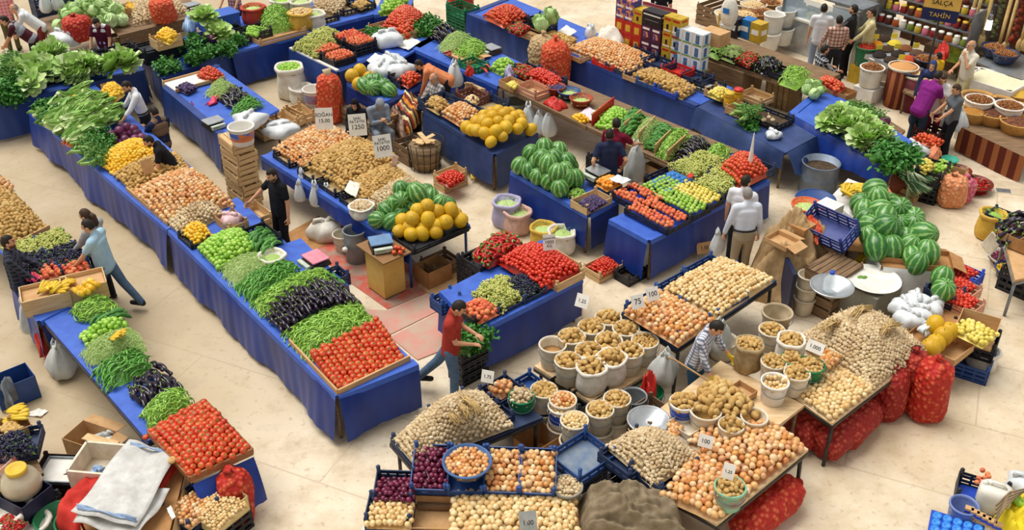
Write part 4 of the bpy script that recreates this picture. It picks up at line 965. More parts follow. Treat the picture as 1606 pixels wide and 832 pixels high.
for i,(x,y,h) in enumerate(((503,320,.5),(478,312,.42),(483,300,.5),(521,316,.4))):
 bag(['white carrier bag hanging lowest on the middle stall edge','white paper bag hanging beside the man in black','topmost white carrier bag on the middle stall edge','small clear bag hanging next to the white cloth'][i],P(x,y,.48)+Vector((-.06,-.08,0)),.13,h,PBAG,i+11,'bags on the middle stall edge',hang=True)
sheet('white cloth lying over the crate edge by the garlic sack',[(540,300),(558,312),(566,290),(548,284)],1.0,LINEN,'cloth','cloth')
REDF=plain('worn_red_paint','#c4604f','#a98d7c',.7,.25,3.5,None,.1,lo=.42,hi=.6,detail=5);PINKF=plain('worn_pink_paint','#cf9383','#bfa592',.75,.2,3,None,0,lo=.4,hi=.62,detail=5)
for i,(q,mt) in enumerate((([(543,440),(608,486),(690,452),(640,400),(560,405)],REDF),([(470,380),(542,437),(600,400),(530,350)],REDF),([(560,486),(608,528),(705,480),(690,455),(610,488)],PINKF),([(612,530),(655,566),(720,540),(706,482)],PINKF))):
 m=MB();m.prism([P(x,y,0)[:2] for x,y in q],0,.012+.002*i)
 single('painted_sheet',m,mt,['worn red painted sheet on the ground beside the yellow cabinet','worn red sheet on the ground behind the man in black','faded red sheet on the ground with a pale seam','faded pink-red sheet on the ground next to the man in the red polo'][i],'ground sheet')
m=MB();m.prism([P(x,y,0)[:2] for x,y in ((655,450),(700,480),(745,445),(720,405),(690,420))],0,.02);single('flattened_cardboard',m,CARDL,'flattened cardboard on the ground beside the stacked black crates','cardboard')
m=MB();m.prism([P(x,y,0)[:2] for x,y in ((445,370),(480,400),(540,372),(500,340))],0,.018);single('flattened_cardboard',m,CARD,'flattened cardboard on the ground by the slumped white sack','cardboard')
# --- the grape and plum tomato stall
stall('market_stall','blue-skirted stall of plum tomatoes and grapes behind the man in the red polo',[(692,458),(752,518),(912,437),(850,376)],sk=(0,1),zb=.1,folds=.04)
for i,(x,y,z) in enumerate(((752,456,0),(752,456,.24),(752,456,.48),(795,448,0),(795,448,.24))):
 pcrate(['bottom black crate of the stack under the red peppers','middle black crate of the stack under the red peppers','top black crate of the stack under the red peppers','lower black crate next to the red pepper stack','upper black crate next to the red pepper stack'][i],P(x,y,0)+Vector((0,0,z)),.62,.42,.22,HB,BLACKP,'black crates by the red peppers')
pcrate('black crate of red peppers on top of the stack',P(766,412,.72)+Vector((0,0,0)),.75,.52,.16,HB,BLACKP)
qheap('red_pepper',[(742,402),(766,416),(822,388),(790,366)],.95,.2,.15,'long red pepper heaped in the black crates','red peppers on the black crates','dome',.45,heading=HB,spread=1.5,pitch=(.42,.3),jit=.5)
wcrate('wide pale crate of plum tomatoes on the grape stall',P(860,424,.82),.75,.75,.14,HB,PALEW,n=2);wcrate('second pale crate of plum tomatoes nearest the aisle corner',P(882,441,.82),.6,.38,.16,HB,PALEW,n=2)
qheap('plum_tomato',[(782,412),(852,456),(910,424),(836,384)],.94,.24,.07,'plum tomato in the broad heap on the grape stall','plum tomatoes on the grape stall','dome',.4)
sign('white price card standing in the plum tomatoes',P(861,400,1.1),[('DOMATES',.17),('1000',.3),('KG',.2)],.2,.26,.2,-.25,.1)
qheap('grape_bunch',[(742,462),(778,490),(818,470),(790,436)],.9,.14,.2,'bunch of yellow-green grapes on the grape stall','green grapes on the grape stall','dome',.5,heading=HB,spread=1.5,pitch=(.5,.4),tilt=.3,corefn=True)
qheap('black_grape_bunch',[(790,450),(822,470),(852,454),(822,432)],.9,.08,.2,'bunch of black grapes on the grape stall','black grapes on the grape stall','dome',.5,heading=HB,spread=1.5,pitch=(.5,.4),tilt=.3)
qheap('peach',[(722,488),(752,506),(784,490),(752,470)],.93,.1,.085,'rosy peach at the corner of the grape stall','peaches on the grape stall','dome',.5)
pcrate('blue crate of peaches at the corner of the grape stall',P(753,494,.82),.52,.4,.12,HB,BLACKP);pcrate('blue crate of green grapes on the grape stall',P(790,478,.82),.6,.44,.1,HB,NAVYP);pcrate('blue crate of black grapes on the grape stall',P(826,462,.82),.5,.42,.1,HB,NAVYP)
for i in range(3):pcrate(['bottom black crate behind the man in the red polo','middle black crate behind the man in the red polo','top black crate behind the man in the red polo'][i],P(735,590,0)+Vector((0,0,.21*i)),.5,.34,.2,HB,BLACKP,'crates by the red polo')
lay('parsley_bunch',patch([(716,540),(736,552),(757,530),(736,506)],3,3,2,14,.0,.1),.7,.44,'leafy parsley bunch hanging at the stall corner beside the red polo','parsley beside the red polo',HB,1.0)
pcrate('small blue crate behind the head of the man in the red polo',P(700,482,.6),.4,.3,.2,HB,BLUEP)
sack('grey-blue sack of peas behind the red peppers',P(795,352,0),.24,.5,LILAC,seed=5,fill=('green_bean',.1,'pea pod in the grey-blue sack','pods in the grey-blue sack',.05))
sack('pink checked sack of green beans behind the red peppers',P(812,362,0),.23,.42,plain('pink_sack','#d9b3a4','#c29a90',.7,.3,12),seed=6,fill=('green_bean',.1,'green pod in the pink checked sack','pods in the pink checked sack',.05))
sack('yellow sack of green beans behind the plum tomatoes',P(852,386,0),.22,.4,YELSACK,seed=7,fill=('green_bean',.1,'green bean in the yellow sack','beans in the yellow sack',.05))
sack('white sack of green chilies behind the plum tomatoes',P(880,394,0),.23,.42,LINEN,seed=8,fill=('green_bean',.1,'green bean in the white sack behind the plum tomatoes','beans in the sack behind plum tomatoes',.06))
wcrate('wooden crate of cherry tomatoes on the floor between the stalls',P(946,428,0),.6,.42,.18,HB,PALEW);qheap('plum_tomato',[(922,420),(944,434),(972,420),(950,404)],.15,.1,.055,'small tomato in the floor crate between the stalls','tomatoes in the floor crate','dome',.5)
pcrate('dark crate of figs beside the floor crate of tomatoes',P(990,436,0),.5,.35,.16,HB,BLACKP,floor=SOIL)
# === watermelon stall and fruit stall right of the centre
stall('market_stall','blue-skirted stall piled with upright watermelons',[(803,269),(924,338),(968,314),(856,243)],sk=(0,1),zb=.12,folds=.04)
WMU=[(815,260,1.0),(830,268,1.0),(844,277,1.0),(862,284,1.0),(878,295,1.0),(833,241,1.05),(854,231,1.3),(850,248,1.3),(860,258,1.25),(876,237,1.15),(870,247,1.2),(889,254,1.12),(887,268,1.08),(888,281,1.08),(903,281,1.0),(874,271,1.22),(843,258,1.0),(866,268,1.0),(893,262,1.0)]
_q=random.Random(3)
for x,y,z in WMU:
 put('watermelon',P(x,y,z),Matrix.Rotation(_q.uniform(0,6.28),3,'Z') @ Matrix.Rotation(_q.uniform(.1,.45),3,'X'),.33*_q.uniform(.94,1.08),'upright striped watermelon on the blue stall below the navy shirt','watermelons on the blue centre stall')
qheap('green_chili',[(886,306),(906,320),(926,310),(906,297)],.84,.1,.14,'green chili in the small heap at the watermelon stall edge','chilies at the watermelon stall','dome',.5,heading=HB,spread=1.5,pitch=(.33,.2),jit=.5)
wcrate('pale wooden box of dark plums at the watermelon stall corner',P(927,323,.82),.62,.42,.16,HB,PALEW,n=1)
qheap('plum',[(906,320),(928,332),(952,318),(930,306)],.96,.06,.05,'dark plum in the pale box at the watermelon stall corner','plums in the pale box','dome',.5,pitch=(.85,.85))
for i in range(4):pcrate(['lowest black crate of the stack between the two blue stalls','second black crate of the stack between the two blue stalls','third black crate of the stack between the two blue stalls','top black crate of oranges beside the scale tray'][i],P(954,345,0)+Vector((-.06,.62,.26+.2*i)),.6,.42,.19,HB,BLACKP,'black crates between blue stalls',floor=JUTE)
qheap('orange',[(934,287),(952,298),(976,287),(957,277)],1.0,.08,.08,'orange fruit in the black crate beside the scale tray','oranges by the scale','dome',.5)
scale('weighing scale with a bright tray between watermelons and oranges',P(936,277,.95),HA)
sheet('white plastic bags folded flat behind the oranges',[(955,282),(975,291),(990,283),(968,275)],1.1,PBAG,'folded_bags','bag')
stall('market_stall','blue-skirted fruit stall with crates of peaches, apples and grapes',[(957,345),(1018,378),(1205,284),(1148,240)],sk=(0,1),zb=.1,folds=.05)
FR=[('black crate of peaches on blue liners nearest the aisle',1031,344,1.0,.62,'peach',.085,'red peach in the front crate of the fruit stall','peaches in the front crate'),
      ('black crate of peaches beside the stacked black crates',1000,317,.8,.6,'peach',.085,'red peach in the crate beside the stacked black crates','peaches in the left crate'),
      ('black crate of green apples beside the front peaches',1067,326,.95,.5,'green_apple',.085,'green apple in the crate beside the front peaches','apples in the front crate'),
      ('black crate of green apples in front of the blue liners',1036,302,.75,.5,'green_apple',.085,'pale green apple in the crate before the blue liners','apples in the back crate'),
      ('black crate of yellow quinces on the fruit stall',1091,313,.9,.5,'quince',.085,'yellow fruit in the crate between apples and grapes','yellow fruit on the fruit stall')]
for lab,x,y,w,l,kind,sz,il,gr in FR:
 c=P(x,y,.84);pcrate(lab,c,w,l,.12,HA if w > .78 else HB,BLACKP,floor=BRIGHTB,tab=.04)
 rect(kind,c+Vector((0,0,.13)),w*.92,l*.9,HA if w > .78 else HB,.03,sz,il,gr,pitch=(.98,.98),jit=.12,corefn=False,mask=(lambda u,v:not (.42 < v < .6)) if kind == 'peach' else None)
pcrate('black crate of empty blue fruit liners on the fruit stall',P(1050,285,.84),.8,.55,.14,HB,BLACKP,floor=BRIGHTB)
for j in range(4):
 for i in range(6):
  pass
m=MB();c=P(1050,285,.98);[m.ell((i*.115-.32,j*.115-.2,0),(.055,.055,.03),8,5) for i in range(6) for j in range(4)];m.box((0,0,-.01),(.74,.5,.02));single('fruit_liner',m,plain('liner_blue','#3f7fc0','#3270b2',.4),'dimpled blue liner lying in the empty fruit crate','liner',c,HB)
for i,(x,y,w,lab,kd) in enumerate(((1119,303,.6,'blue-tabbed crate of yellow-green grapes by the quinces','g'),(1139,287,.55,'blue-tabbed crate of grapes beside the tomato bank','g'),(1080,276,.6,'cardboard tray of grapes with a red tag','g'),(1106,264,.6,'blue-tabbed crate of grapes below the eggplants','g'))):
 c=P(x,y,.84);(cbox if i == 2 else pcrate)(lab,c,.6,.45,.14,HA,CARDL if i == 2 else NAVYP)
 rect('grape_bunch',c+Vector((0,0,.16)),.54,.42,HA,.06,.19,['bunch of grapes in the crate by the quinces','bunch of grapes in the crate beside the tomato bank','bunch of grapes in the cardboard tray','bunch of grapes in the crate below the eggplants'][i],'grapes in crate '+'abcd'[i],pitch=(.5,.4),heading=HA,spread=1.5,tilt=.3)
sheet('small red tag lying on the cardboard grape tray',[(1078,280),(1088,278),(1086,272),(1079,274)],1.06,REDP,'red_tag','tag',None,.005)
pcrate('navy crate holding up the tomato bank',P(1178,276,.82),.7,.55,.18,HB,NAVYP)
stall('market_stall','wood-edged stall of peppers, cucumbers and eggplants behind the men at the scale',[(783,136),(1078,276),(1160,236),(848,108)],sk=(),top=OLDW,legm=DARKM)
for i,(a,b,lab) in enumerate((((786,137),(920,203),'long brown board edging the bowl end of the pepper stall'),((922,204),(1070,271),'long brown board edging the eggplant end of the pepper stall'))):rim_frame(lab,a,b,.8,.07,.04,'wooden_edge_board',OLDW)
qheap('green_pepper',[(934,200),(960,210),(990,182),(962,170)],.84,.18,.085,'pale green pepper in the first bay of the pepper stall','peppers in the first bay','dome',.45)
qheap('cucumber',[(970,208),(988,214),(1016,190),(990,173)],.84,.2,.28,'long cucumber lying in the second bay of the pepper stall','long cucumbers in the second bay','dome',.5,heading=HB,spread=.2,pitch=(.6,.2),tilt=.2)
qheap('green_bean',[(992,220),(1012,228),(1042,200),(1014,187)],.84,.22,.16,'pale green bean in the third bay of the pepper stall','beans in the third bay','dome',.5,heading=HB,spread=1.0,pitch=(.33,.2),jit=.5,core=.25)
qheap('cucumber',[(1012,234),(1032,243),(1062,212),(1036,197)],.84,.24,.2,'dark cucumber in the fourth bay of the pepper stall','cucumbers in the fourth bay','dome',.5,heading=HA+.4,spread=.4,pitch=(.5,.2),tilt=.3)
qheap('green_chili',[(1028,247),(1048,256),(1088,220),(1062,205)],.84,.26,.16,'green chili in the fifth bay of the pepper stall','chilies in the fifth bay','dome',.5,heading=HB,spread=1.0,pitch=(.33,.2),jit=.5,core=.25)
qheap('eggplant',[(1052,256),(1078,268),(1116,232),(1090,218)],.84,.26,.2,'dark eggplant in the sixth bay of the pepper stall','eggplants in the sixth bay','dome',.5,heading=HA,spread=.3,pitch=(.6,.3),tilt=.3)
qheap('green_chili',[(1096,262),(1122,272),(1150,244),(1122,230)],.86,.26,.16,'green chili in the heap beside the far tomato bank','chilies beside the far tomatoes','dome',.5,heading=HB,spread=1.0,pitch=(.33,.2),jit=.5,core=.25)
qheap('tomato',[(1126,270),(1160,296),(1204,274),(1166,244)],.98,.3,.09,'tomato in the far bank beside the man in white','tomatoes in the far bank','downu' if False else 'dome',.4,jit=.1,pitch=(.88,.88))
m=MB();m.lathe([(.05,0),(.03,.3),(.008,.62),(0,.64)],8);m.box((.0,0,.02),(.1,.1,.03));single('paper_cone',m,PAPER,'tall white paper cone standing on the far tomato bank','cone',P(1176,258,1.2))
for i,((a,b),lab) in enumerate(((((928,198),(962,170)),'red board dividing bowls from pale green peppers'),(((978,211),(1004,190)),'cardboard divider between cucumbers and beans'),(((1001,226),(1026,200)),'cardboard divider between beans and dark cucumbers'),(((1026,246),(1050,222)),'cardboard divider between cucumbers and chilies'),(((1045,256),(1074,230)),'cardboard divider between chilies and eggplants'))):
 rim_frame(lab,a,b,.82,.26,.02,'divider_board',REDP if i == 0 else CARDL,'dividers of the pepper stall')
wcrate('pinkish empty wooden crate on the bowl end of the pepper stall',P(836,148,.82),.62,.44,.2,HA,wood('pink_wood','#d8a58a','#c78d70'),floor=PALEW)
basin('red bowl of green olives next to the empty pink crate',P(871,147,.82),.21,.17,plain('terracotta_bowl','#a8452c','#94381f',.5),'bowl','bowl',None,('plum',.04,'olive in the red bowl next to the pink crate','olives in bowls',.03))
basin('blue bowl of pale green pods between the two red bowls',P(892,154,.82),.24,.17,BLUEP,'bowl','bowl',None,('green_bean',.1,'pale pod in the blue bowl','pods in bowls',.03))
basin('red bowl of green pods nearest the paper bags',P(911,166,.82),.24,.18,plain('terracotta_bowl','#a8452c'),'bowl','bowl',None,('green_bean',.1,'green pod in the red bowl nearest the bags','pods in the near red bowl',.03))
heapcloth('crumpled red net bag lying on the pepper stall',[(852,164),(872,177),(890,170),(868,156)],.82,.16,REDP,'red_net','net',3,14)
qheap('lemon',[(896,186),(910,195),(926,190),(908,180)],.84,.08,.08,'yellow fruit by the board edge of the pepper stall','yellow fruit by the board','dome',.5)
sheet('pile of white and pink paper between bowls and green peppers',[(908,180),(928,192),(940,178),(922,168)],.86,plain('pink_paper','#e6d6dc','#d6c2d2',.7),'paper_pile','paper')
lay('green_chili',patch([(930,178),(944,186),(956,176),(942,168)],5,5,1,3,0,.06),.88,.15,'green chili in the little pile behind the paper','chilies behind the paper',HB,1.4)
pcrate('navy crate of tomatoes behind the bowls',P(848,124,.82),.6,.45,.14,HA,NAVYP);pcrate('navy crate of tomatoes next to the orange net sack',P(866,131,.82),.55,.42,.14,HA,NAVYP);pcrate('navy crate of red peppers behind the pink crate',P(828,115,.82),.55,.42,.14,HA,NAVYP)
qheap('plum_tomato',[(826,118),(868,138),(882,126),(845,108)],.96,.1,.075,'tomato in the navy crates behind the bowls','tomatoes behind the bowls','dome',.4)
qheap('red_pepper',[(806,112),(826,122),(842,112),(822,102)],.96,.08,.12,'red pepper in the navy crate behind the pink crate','red peppers behind the pink crate','dome',.5,heading=HB,spread=1.5,pitch=(.45,.35))
netsack('tall orange net sack of onions behind the pepper stall',P(870,148,0),.34,1.35,NETO,seed=3);netsack('pale net sack of potatoes behind the orange one',P(850,136,0),.33,1.3,net_mat('pale_net','#b99a6c','#d6bd92'),seed=4)
cbox('cardboard box of pale peppers at the end of the pepper stall',P(803,138,.82),.5,.34,.16,HA,CARDL);lay('quince',patch([(794,134),(806,139),(814,132),(802,127)],4,3,1,4),1.0,.09,'pale yellow pepper in the cardboard box','pale peppers in the box')
heapcloth('lilac cloth lying behind the box of pale peppers',[(789,122),(800,128),(808,120),(796,114)],.85,.22,LILAC,'lilac_cloth','cloth',6,12)
for i,(x,y,h) in enumerate(((832,202,.62),(849,206,.5),(864,212,.62))):bag(['white carrier bag hanging from the pepper stall, nearest the melons','middle one of three carrier bags hanging from the pepper stall','carrier bag hanging from the pepper stall, nearest the watermelons'][i],P(x,y,.18)+Vector((-.05,-.05,0)),.2,h,PBAG,21+i,'bags on the pepper stall',hang=True)
bucket('grey bucket with a dark lid under the pepper stall',P(808,192,0),.26,.5,plain('grey_tub','#9a9689','#878376',.6));bag('big white plastic bag hanging beside the navy shirt',P(993,285,.25),.24,.85,GBAG,31,hang=True,fat=1.1)
cbox('cardboard box under the eggplant end of the stall',P(1040,292,.2),.7,.4,.42,HA,CARDL)
# --- melon and potato stall beside the old man
stall('market_stall','dull blue stall of melons, onions and potatoes below the man in plaid',[(666,174),(776,243),(842,209),(738,146)],sk=(0,1),skm=TARPN,top=TARPN,zb=.12,folds=.04)
qheap('yellow_melon',[(722,212),(776,241),(838,209),(790,184)],.86,.42,.25,'yellow melon piled on the dull blue stall','melons on the dull blue stall','dome',.4,pitch=(.85,.85),corefn=False)
pcrate('wide navy crate of potatoes and onions on the dull blue stall',P(712,180,.82),1.5,.7,.2,HA+.05,NAVYP);pcrate('empty navy crate of sand behind the melons',P(764,175,.82),.75,.6,.2,HB,NAVYP,floor=JUTE);pcrate('brown crate of small onions behind the navy crates',P(741,160,.82),.6,.45,.2,HA,plain('brown_crate','#7d4a3a','#6a3c2e',.5))
qheap('potato',[(668,166),(688,178),(704,166),(682,152)],.98,.14,.085,'potato in the wide navy crate','potatoes on the dull blue stall','dome',.5)
qheap('golden_onion',[(692,178),(722,197),(752,178),(722,162)],.98,.14,.085,'pale onion in the wide navy crate','onions on the dull blue stall','dome',.45)
qheap('pale_onion',[(728,158),(742,166),(754,157),(740,150)],.96,.05,.075,'small onion in the brown crate','onions in the brown crate','dome',.5)
wcrate('pale wooden crate tipped on end behind the brown crate',P(748,146,.82),.5,.32,.16,HA,PALEW,tilt=1.2,n=3)
bucket('white bucket of brown grain beside the striped bundle',P(659,188,0),.22,.42,WHITE,name='bucket');t_=None
bag('white plastic bag hanging beside the old man in plaid',P(714,135,.5),.24,.6,PBAG,41,hang=True);heapcloth('crumpled red bag on top of the tipped crate',[(730,118),(738,122),(743,116),(735,112)],1.2,.18,REDP,'red_bag','bag',3,10)
wcrate('wooden crate set upright beside the wire basket',P(645,250,0),.55,.5,.42,HA,OLDW,n=3);t=thing('wire_basket','round wire basket filled with wood beside the middle stall','basket',P(668,262,0))
m=MB();[m.tube([(.3*math.cos(a),.3*math.sin(a),0),(.38*math.cos(a),.38*math.sin(a),.62)],.008,5) for a in [i*math.pi/8 for i in range(16)]];[m.lathe([(r+.004,z),(r+.012,z+.008),(r+.004,z+.016),(r-.006,z+.008),(r+.004,z)],24) for r,z in ((.3,0),(.33,.22),(.355,.42),(.385,.6))];part('wire_frame',m,DARKM,t)
m=MB();m.lathe([(0,.02),(.27,.02),(.34,.5),(0,.55)],16);part('wood_scraps',m,wood('scrap_wood','#a58a68','#80684a'),t)
for k in range(5):m=MB();a=k*1.3;m.beam((.2*math.cos(a),.2*math.sin(a),.54+.02*k),(-.25*math.cos(a),-.22*math.sin(a),.6+.02*k),.1,.02);part('wood_piece',m,PALEW,t)
for i in range(2):wcrate(['lower wooden crate of tomatoes by the dull blue stall','upper wooden crate heaped with plum tomatoes by the dull blue stall'][i],P(707,292,0)+Vector((0,0,i*.17)),.58,.36,.16,HB,PALEW,n=2)
qheap('plum_tomato',[(684,282),(706,293),(730,280),(710,269)],.34,.1,.07,'plum tomato in the floor crates by the dull blue stall','tomatoes by the dull blue stall','dome',.45)
lay('banana_bunch',[(740,282)],.08,.2,'yellow scrap of banana on the ground under the dull blue stall','bananas on the ground')
# --- the long onion and potato stall at the top
stall('market_stall','long blue-skirted stall of onions and potatoes behind the aisle',[(733,22),(1093,167),(1150,138),(800,-4)],sk=(0,3),skm=TARPD,zb=.1,folds=.05)
stall('market_stall','corner of the long back stall under loose navy tarpaulin',[(1094,168),(1232,240),(1280,214),(1150,139)],sk=(0,1),skm=TARPN,top=TARPN,zb=.4,folds=.12,lip=False)
qheap('golden_onion',[(890,78),(982,116),(1030,96),(938,60)],.86,.2,.085,'golden onion in the wide heap on the long back stall','onions on the back stall','dome',.4)
qheap('potato',[(992,120),(1070,154),(1092,140),(1020,108)],.9,.16,.09,'potato in the wide heap on the long back stall','potatoes on the back stall','dome',.45)
qheap('potato',[(848,60),(890,75),(905,64),(866,50)],.9,.1,.08,'potato in the small heap beside the onions on the back stall','potatoes beside the back onions','dome',.5)
CR7=[(830,56,CRW,'wooden crate of potatoes on the back stall below the cabbages'),(872,72,CRW,'pale tray of potatoes at the onion heap, back stall'),(905,90,CRW,'pale tray under the left end of the back onions'),(955,104,REDP,'red crate at the front of the back onions'),(975,112,NAVYP,'navy crate at the front of the back onions'),(1004,126,CRW,'pale tray at the front of the back potatoes'),(1025,135,BLUEP,'blue crate at the front of the back potatoes'),(1052,146,BRIGHTB,'bright blue crate at the end of the back potatoes')]
for x,y,mt,lab in CR7:(wcrate if mt is CRW else pcrate)(lab,P(x,y,.82),.68,.45,.12,HA,mt)
for x,y,mt,lab in [(1034,106,NAVYP,'empty navy crate behind the back potatoes'),(1062,117,REDP,'empty red crate behind the back potatoes'),(1092,128,NAVYP,'empty navy crate next to the empty red one'),(1000,92,NAVYP,'empty navy crate behind the back onions'),(1110,140,BLACKP,'crate with grey plastic film on the back stall')]:pcrate(lab,P(x,y,.84),.62,.48,.16,HA,mt,floor=GBAG if mt is BLACKP else None)
wcrate('wooden crate of green lemons at the corner of the back stall',P(1128,152,.84),.55,.4,.16,HA,CRW);qheap('quince',[(1110,148),(1128,156),(1146,146),(1128,138)],1.0,.1,.08,'greenish lemon in the crate at the back stall corner','green lemons at the back stall corner','dome',.5)
for i,(x,y) in enumerate(((1142,168),(1156,162))):
 m=MB();m.lathe([(0,0),(.1,0),(.11,.02),(.11,.2),(.09,.24),(.1,.25),(.1,.28),(0,.29)],14);t=thing('sauce_jar',['yellow jar of sauce with a red lid behind, nearest the herbs','yellow jar of sauce beside the wooden crate of lemons'][i],'jar',P(x,y,.84));part('jar_body',m,plain('mustard','#d9a52c','#c8921f',.3),t);m=MB();m.lathe([(0,.285),(.1,.285),(.1,.33),(0,.335)],14);part('jar_lid',m,REDP if i else plain('yellow_lid','#d9b43c'),t)
wcrate('wooden crate of pale herbs on the navy tarpaulin',P(1164,180,.84),.6,.42,.16,HA,CRW);lay('dill_bunch',patch([(1150,176),(1172,186),(1186,174),(1162,165)],3,3,2,6,0,.1),1.02,.4,'feathery herb bunch in the crate on the navy tarpaulin','herbs on the navy tarpaulin',HB,1.0)
lay('parsley_bunch',[(1172,190),(1178,198),(1166,196),(1182,188)],.85,.42,'green bunch drooping over the navy tarpaulin edge','green bunches drooping over',HA,.5)
wcrate('wooden crate with green scraps behind the herbs',P(1185,158,.84),.6,.45,.16,HA,CRW,floor=JUTE);pcrate('black crate with an onion root on the stall corner',P(1206,190,.84),.8,.6,.12,HA,BLACKP,floor=SOIL);lay('garlic_bulb',[(1206,184),(1212,188),(1198,188)],1.0,.1,'lone garlic head in the black corner crate','garlic in the corner crate')
bag('white plastic scrap on the corner of the navy tarpaulin',P(1212,215,.84),.16,.2,PBAG,9)
pcrate('navy crate of tomatoes at the head of the back stall',P(800,34,.84),.75,.5,.18,HA,NAVYP);pcrate('navy crate of red peppers next to the cabbages',P(816,42,.84),.6,.45,.18,HA,NAVYP)
qheap('tomato',[(758,26),(790,42),(830,28),(796,10)],.98,.22,.09,'tomato in the heap at the head of the back stall','tomatoes at the head of the back stall','dome',.45);qheap('red_pepper',[(796,46),(816,54),(832,44),(814,36)],1.02,.08,.12,'red pepper by the tomatoes at the head of the back stall','red peppers at the back stall head','dome',.5,heading=HB,spread=1.5,pitch=(.45,.35))
pcrate('black crate standing under the cabbages',P(850,48,.84),.65,.45,.3,HA,BLACKP);lay('cabbage',[(848,40,.0),(862,22,.2),(855,34,.0),(866,28,.1),(845,33,.0)],1.2,.36,'pale cabbage on the black crate of the back stall','cabbages on the back stall')
sheet('white paper lying beside the potatoes on the back stall',[(872,52),(890,60),(905,50),(888,40)],.95,PAPER,'paper','paper');bag('clear bag standing behind the potatoes on the back stall',P(926,62,.84),.13,.5,PBAG,51);heapcloth('dirty white sack lying behind the onion heap',[(932,68),(972,82),(985,66),(945,52)],.86,.32,LINEN,'sack_heap','sack',8,16)
for i,(x,y) in enumerate(((820,66),(843,76))):bag(['white bag hanging on the back stall under the cabbages','white bag hanging on the back stall nearest the orange net sack'][i],P(x,y+12,.35)+Vector((-.06,-.08,0)),.13,.5,PBAG,61+i,'bags on the back stall',hang=True)
wcrate('low wooden rack under the back stall',P(895,130,0),1.0,.4,.16,HA,OLDW,n=1)
_p0,_p1=P(960,70,.82),P(1086,114,.82);_d=(_p1-_p0).normalized();_ang=math.atan2(_d.y,_d.x);_n=Vector((-_d.y,_d.x,0))
m=MB();m.box((0,0,-.03),((_p1-_p0).length+.3,.5,.05));t=thing('plank_bench','plank bench carrying the stacked cartons behind the onion stall','bench',(_p0+_p1)/2+_n*.2,_ang);part('plank',m,OLDW,t)
for s in (-1,1):m=MB();m.box((s*(_p1-_p0).length*.45,0,-.43),(.08,.4,.77));part('leg',m,OLDW,t)
def carton(label,k,row,mat,bands,w=.27,l=.3,h=.3,off=0.0,group=None):
 cbox(label,_p0+_d*(k+.0)+_n*(.2+off)+Vector((0,0,row)),w*.97,l,h*.98,_ang,mat,0,'carton',group,True,0,bands)
CGOLD=plain('carton_gold','#d8b23c','#c9a22c',.5);CRED=plain('carton_red','#c0301f','#aa2415',.5);CBLK=plain('carton_black','#26222a','#1d1a21',.5);CPUR=plain('carton_purple','#57264a','#3c1c36',.5);CWH=plain('carton_white','#e3e6e2','#d2d8d8',.5);CBL=plain('carton_blue','#2a74b8','#1f64a4',.5);CYEL=plain('carton_yellow','#c8a52e','#b59322',.5);CVIO=plain('carton_violet','#4a4590','#e08a54',.5,.3,9,None,0,lo=.52,hi=.55)
ordn=['bottom','second','third','top']
for c_ in range(3):
 for r_ in range(2):carton(f'{ordn[r_]} red carton with gold print, {["first", "second", "third"][c_]} column of the carton wall',.14+.27*c_,.34*r_,CRED,[(CGOLD,.14,.16,.16)],h=.34,group='red cartons')
for c_ in range(2):
 for r_ in range(2):carton(f'violet and orange carton, {["lower", "upper"][r_]} one above the {["first", "second"][c_]} red column',.14+.27*c_,.68+.24*r_,CVIO,[(PAPER,.2,.05,.06)],h=.24,group='violet cartons')
carton('single yellow carton on top of the third red column',.68,.68,CYEL,[(INK,.06,.1,.12),(CRED,.2,.04,.24)],h=.34)
for c_ in range(2):
 for r_ in range(2):carton(f'dark purple carton with white print, {["lower", "upper"][r_]} row, column {["beside red", "beside yellow"][c_]}',.96+.29*c_,.36*r_,CPUR,[(PAPER,.2,.05,.28),(CVIO,.14,.12,.14)],w=.29,h=.36,group='purple cartons')
carton('wide black carton with an open lid on the purple cartons',1.1,.72,CBLK,[(PAPER,.5,.03,.26),(METAL,.4,.02,.14)],w=.58,h=.34);
for c_ in range(2):
 for r_ in range(3):carton(f'{ordn[r_]} yellow oil carton, column {["beside the purple cartons", "beside the blue cartons"][c_]}',1.56+.24*c_,.36*r_,CYEL,[(INK,.06,.11,.12),(CRED,.18,.05,.29),(PAPER,.2,.03,.03)],w=.24,h=.36,group='yellow oil cartons')
for c_ in range(3):
 for r_ in range(3):carton(f'{ordn[r_]} white and blue carton, {["first", "second", "third"][c_]} column beside the yellow ones',1.86+.28*c_,.3*r_,CWH,[(CBL,.1,.2,.16),(CGOLD,.04,.12,.17),(LEAFY,.24,.03,.03)],w=.28,h=.3,group='blue and white cartons')
cbox('plain cardboard box behind the white and blue cartons',_p1+_n*.55+Vector((0.1,0,.55)),.55,.4,.3,_ang,CARDL,0,closed=True)
t=thing('flour_bag','tall white flour bag with blue print behind the cartons','bag',_p1+_n*1.0+Vector((.1,0,.8)),_ang);m=MB();m.ell((0,0,.35),(.22,.14,.36),14,9,fn=lambda v:1.0);m.box((0,0,.03),(.3,.18,.06));part('bag_body',m,LINEN,t);m=MB();m.box((0,-.14,.42),(.16,.01,.12));part('printed_emblem',m,CBL,t)
m=MB();m.box((0,0,.4),(1.3,.5,.8));single('low_counter',m,OLDW,'plain wooden counter under the flour bag, behind the cartons','counter',_p1+_n*.95+Vector((.2,0,-.82)),_ang)
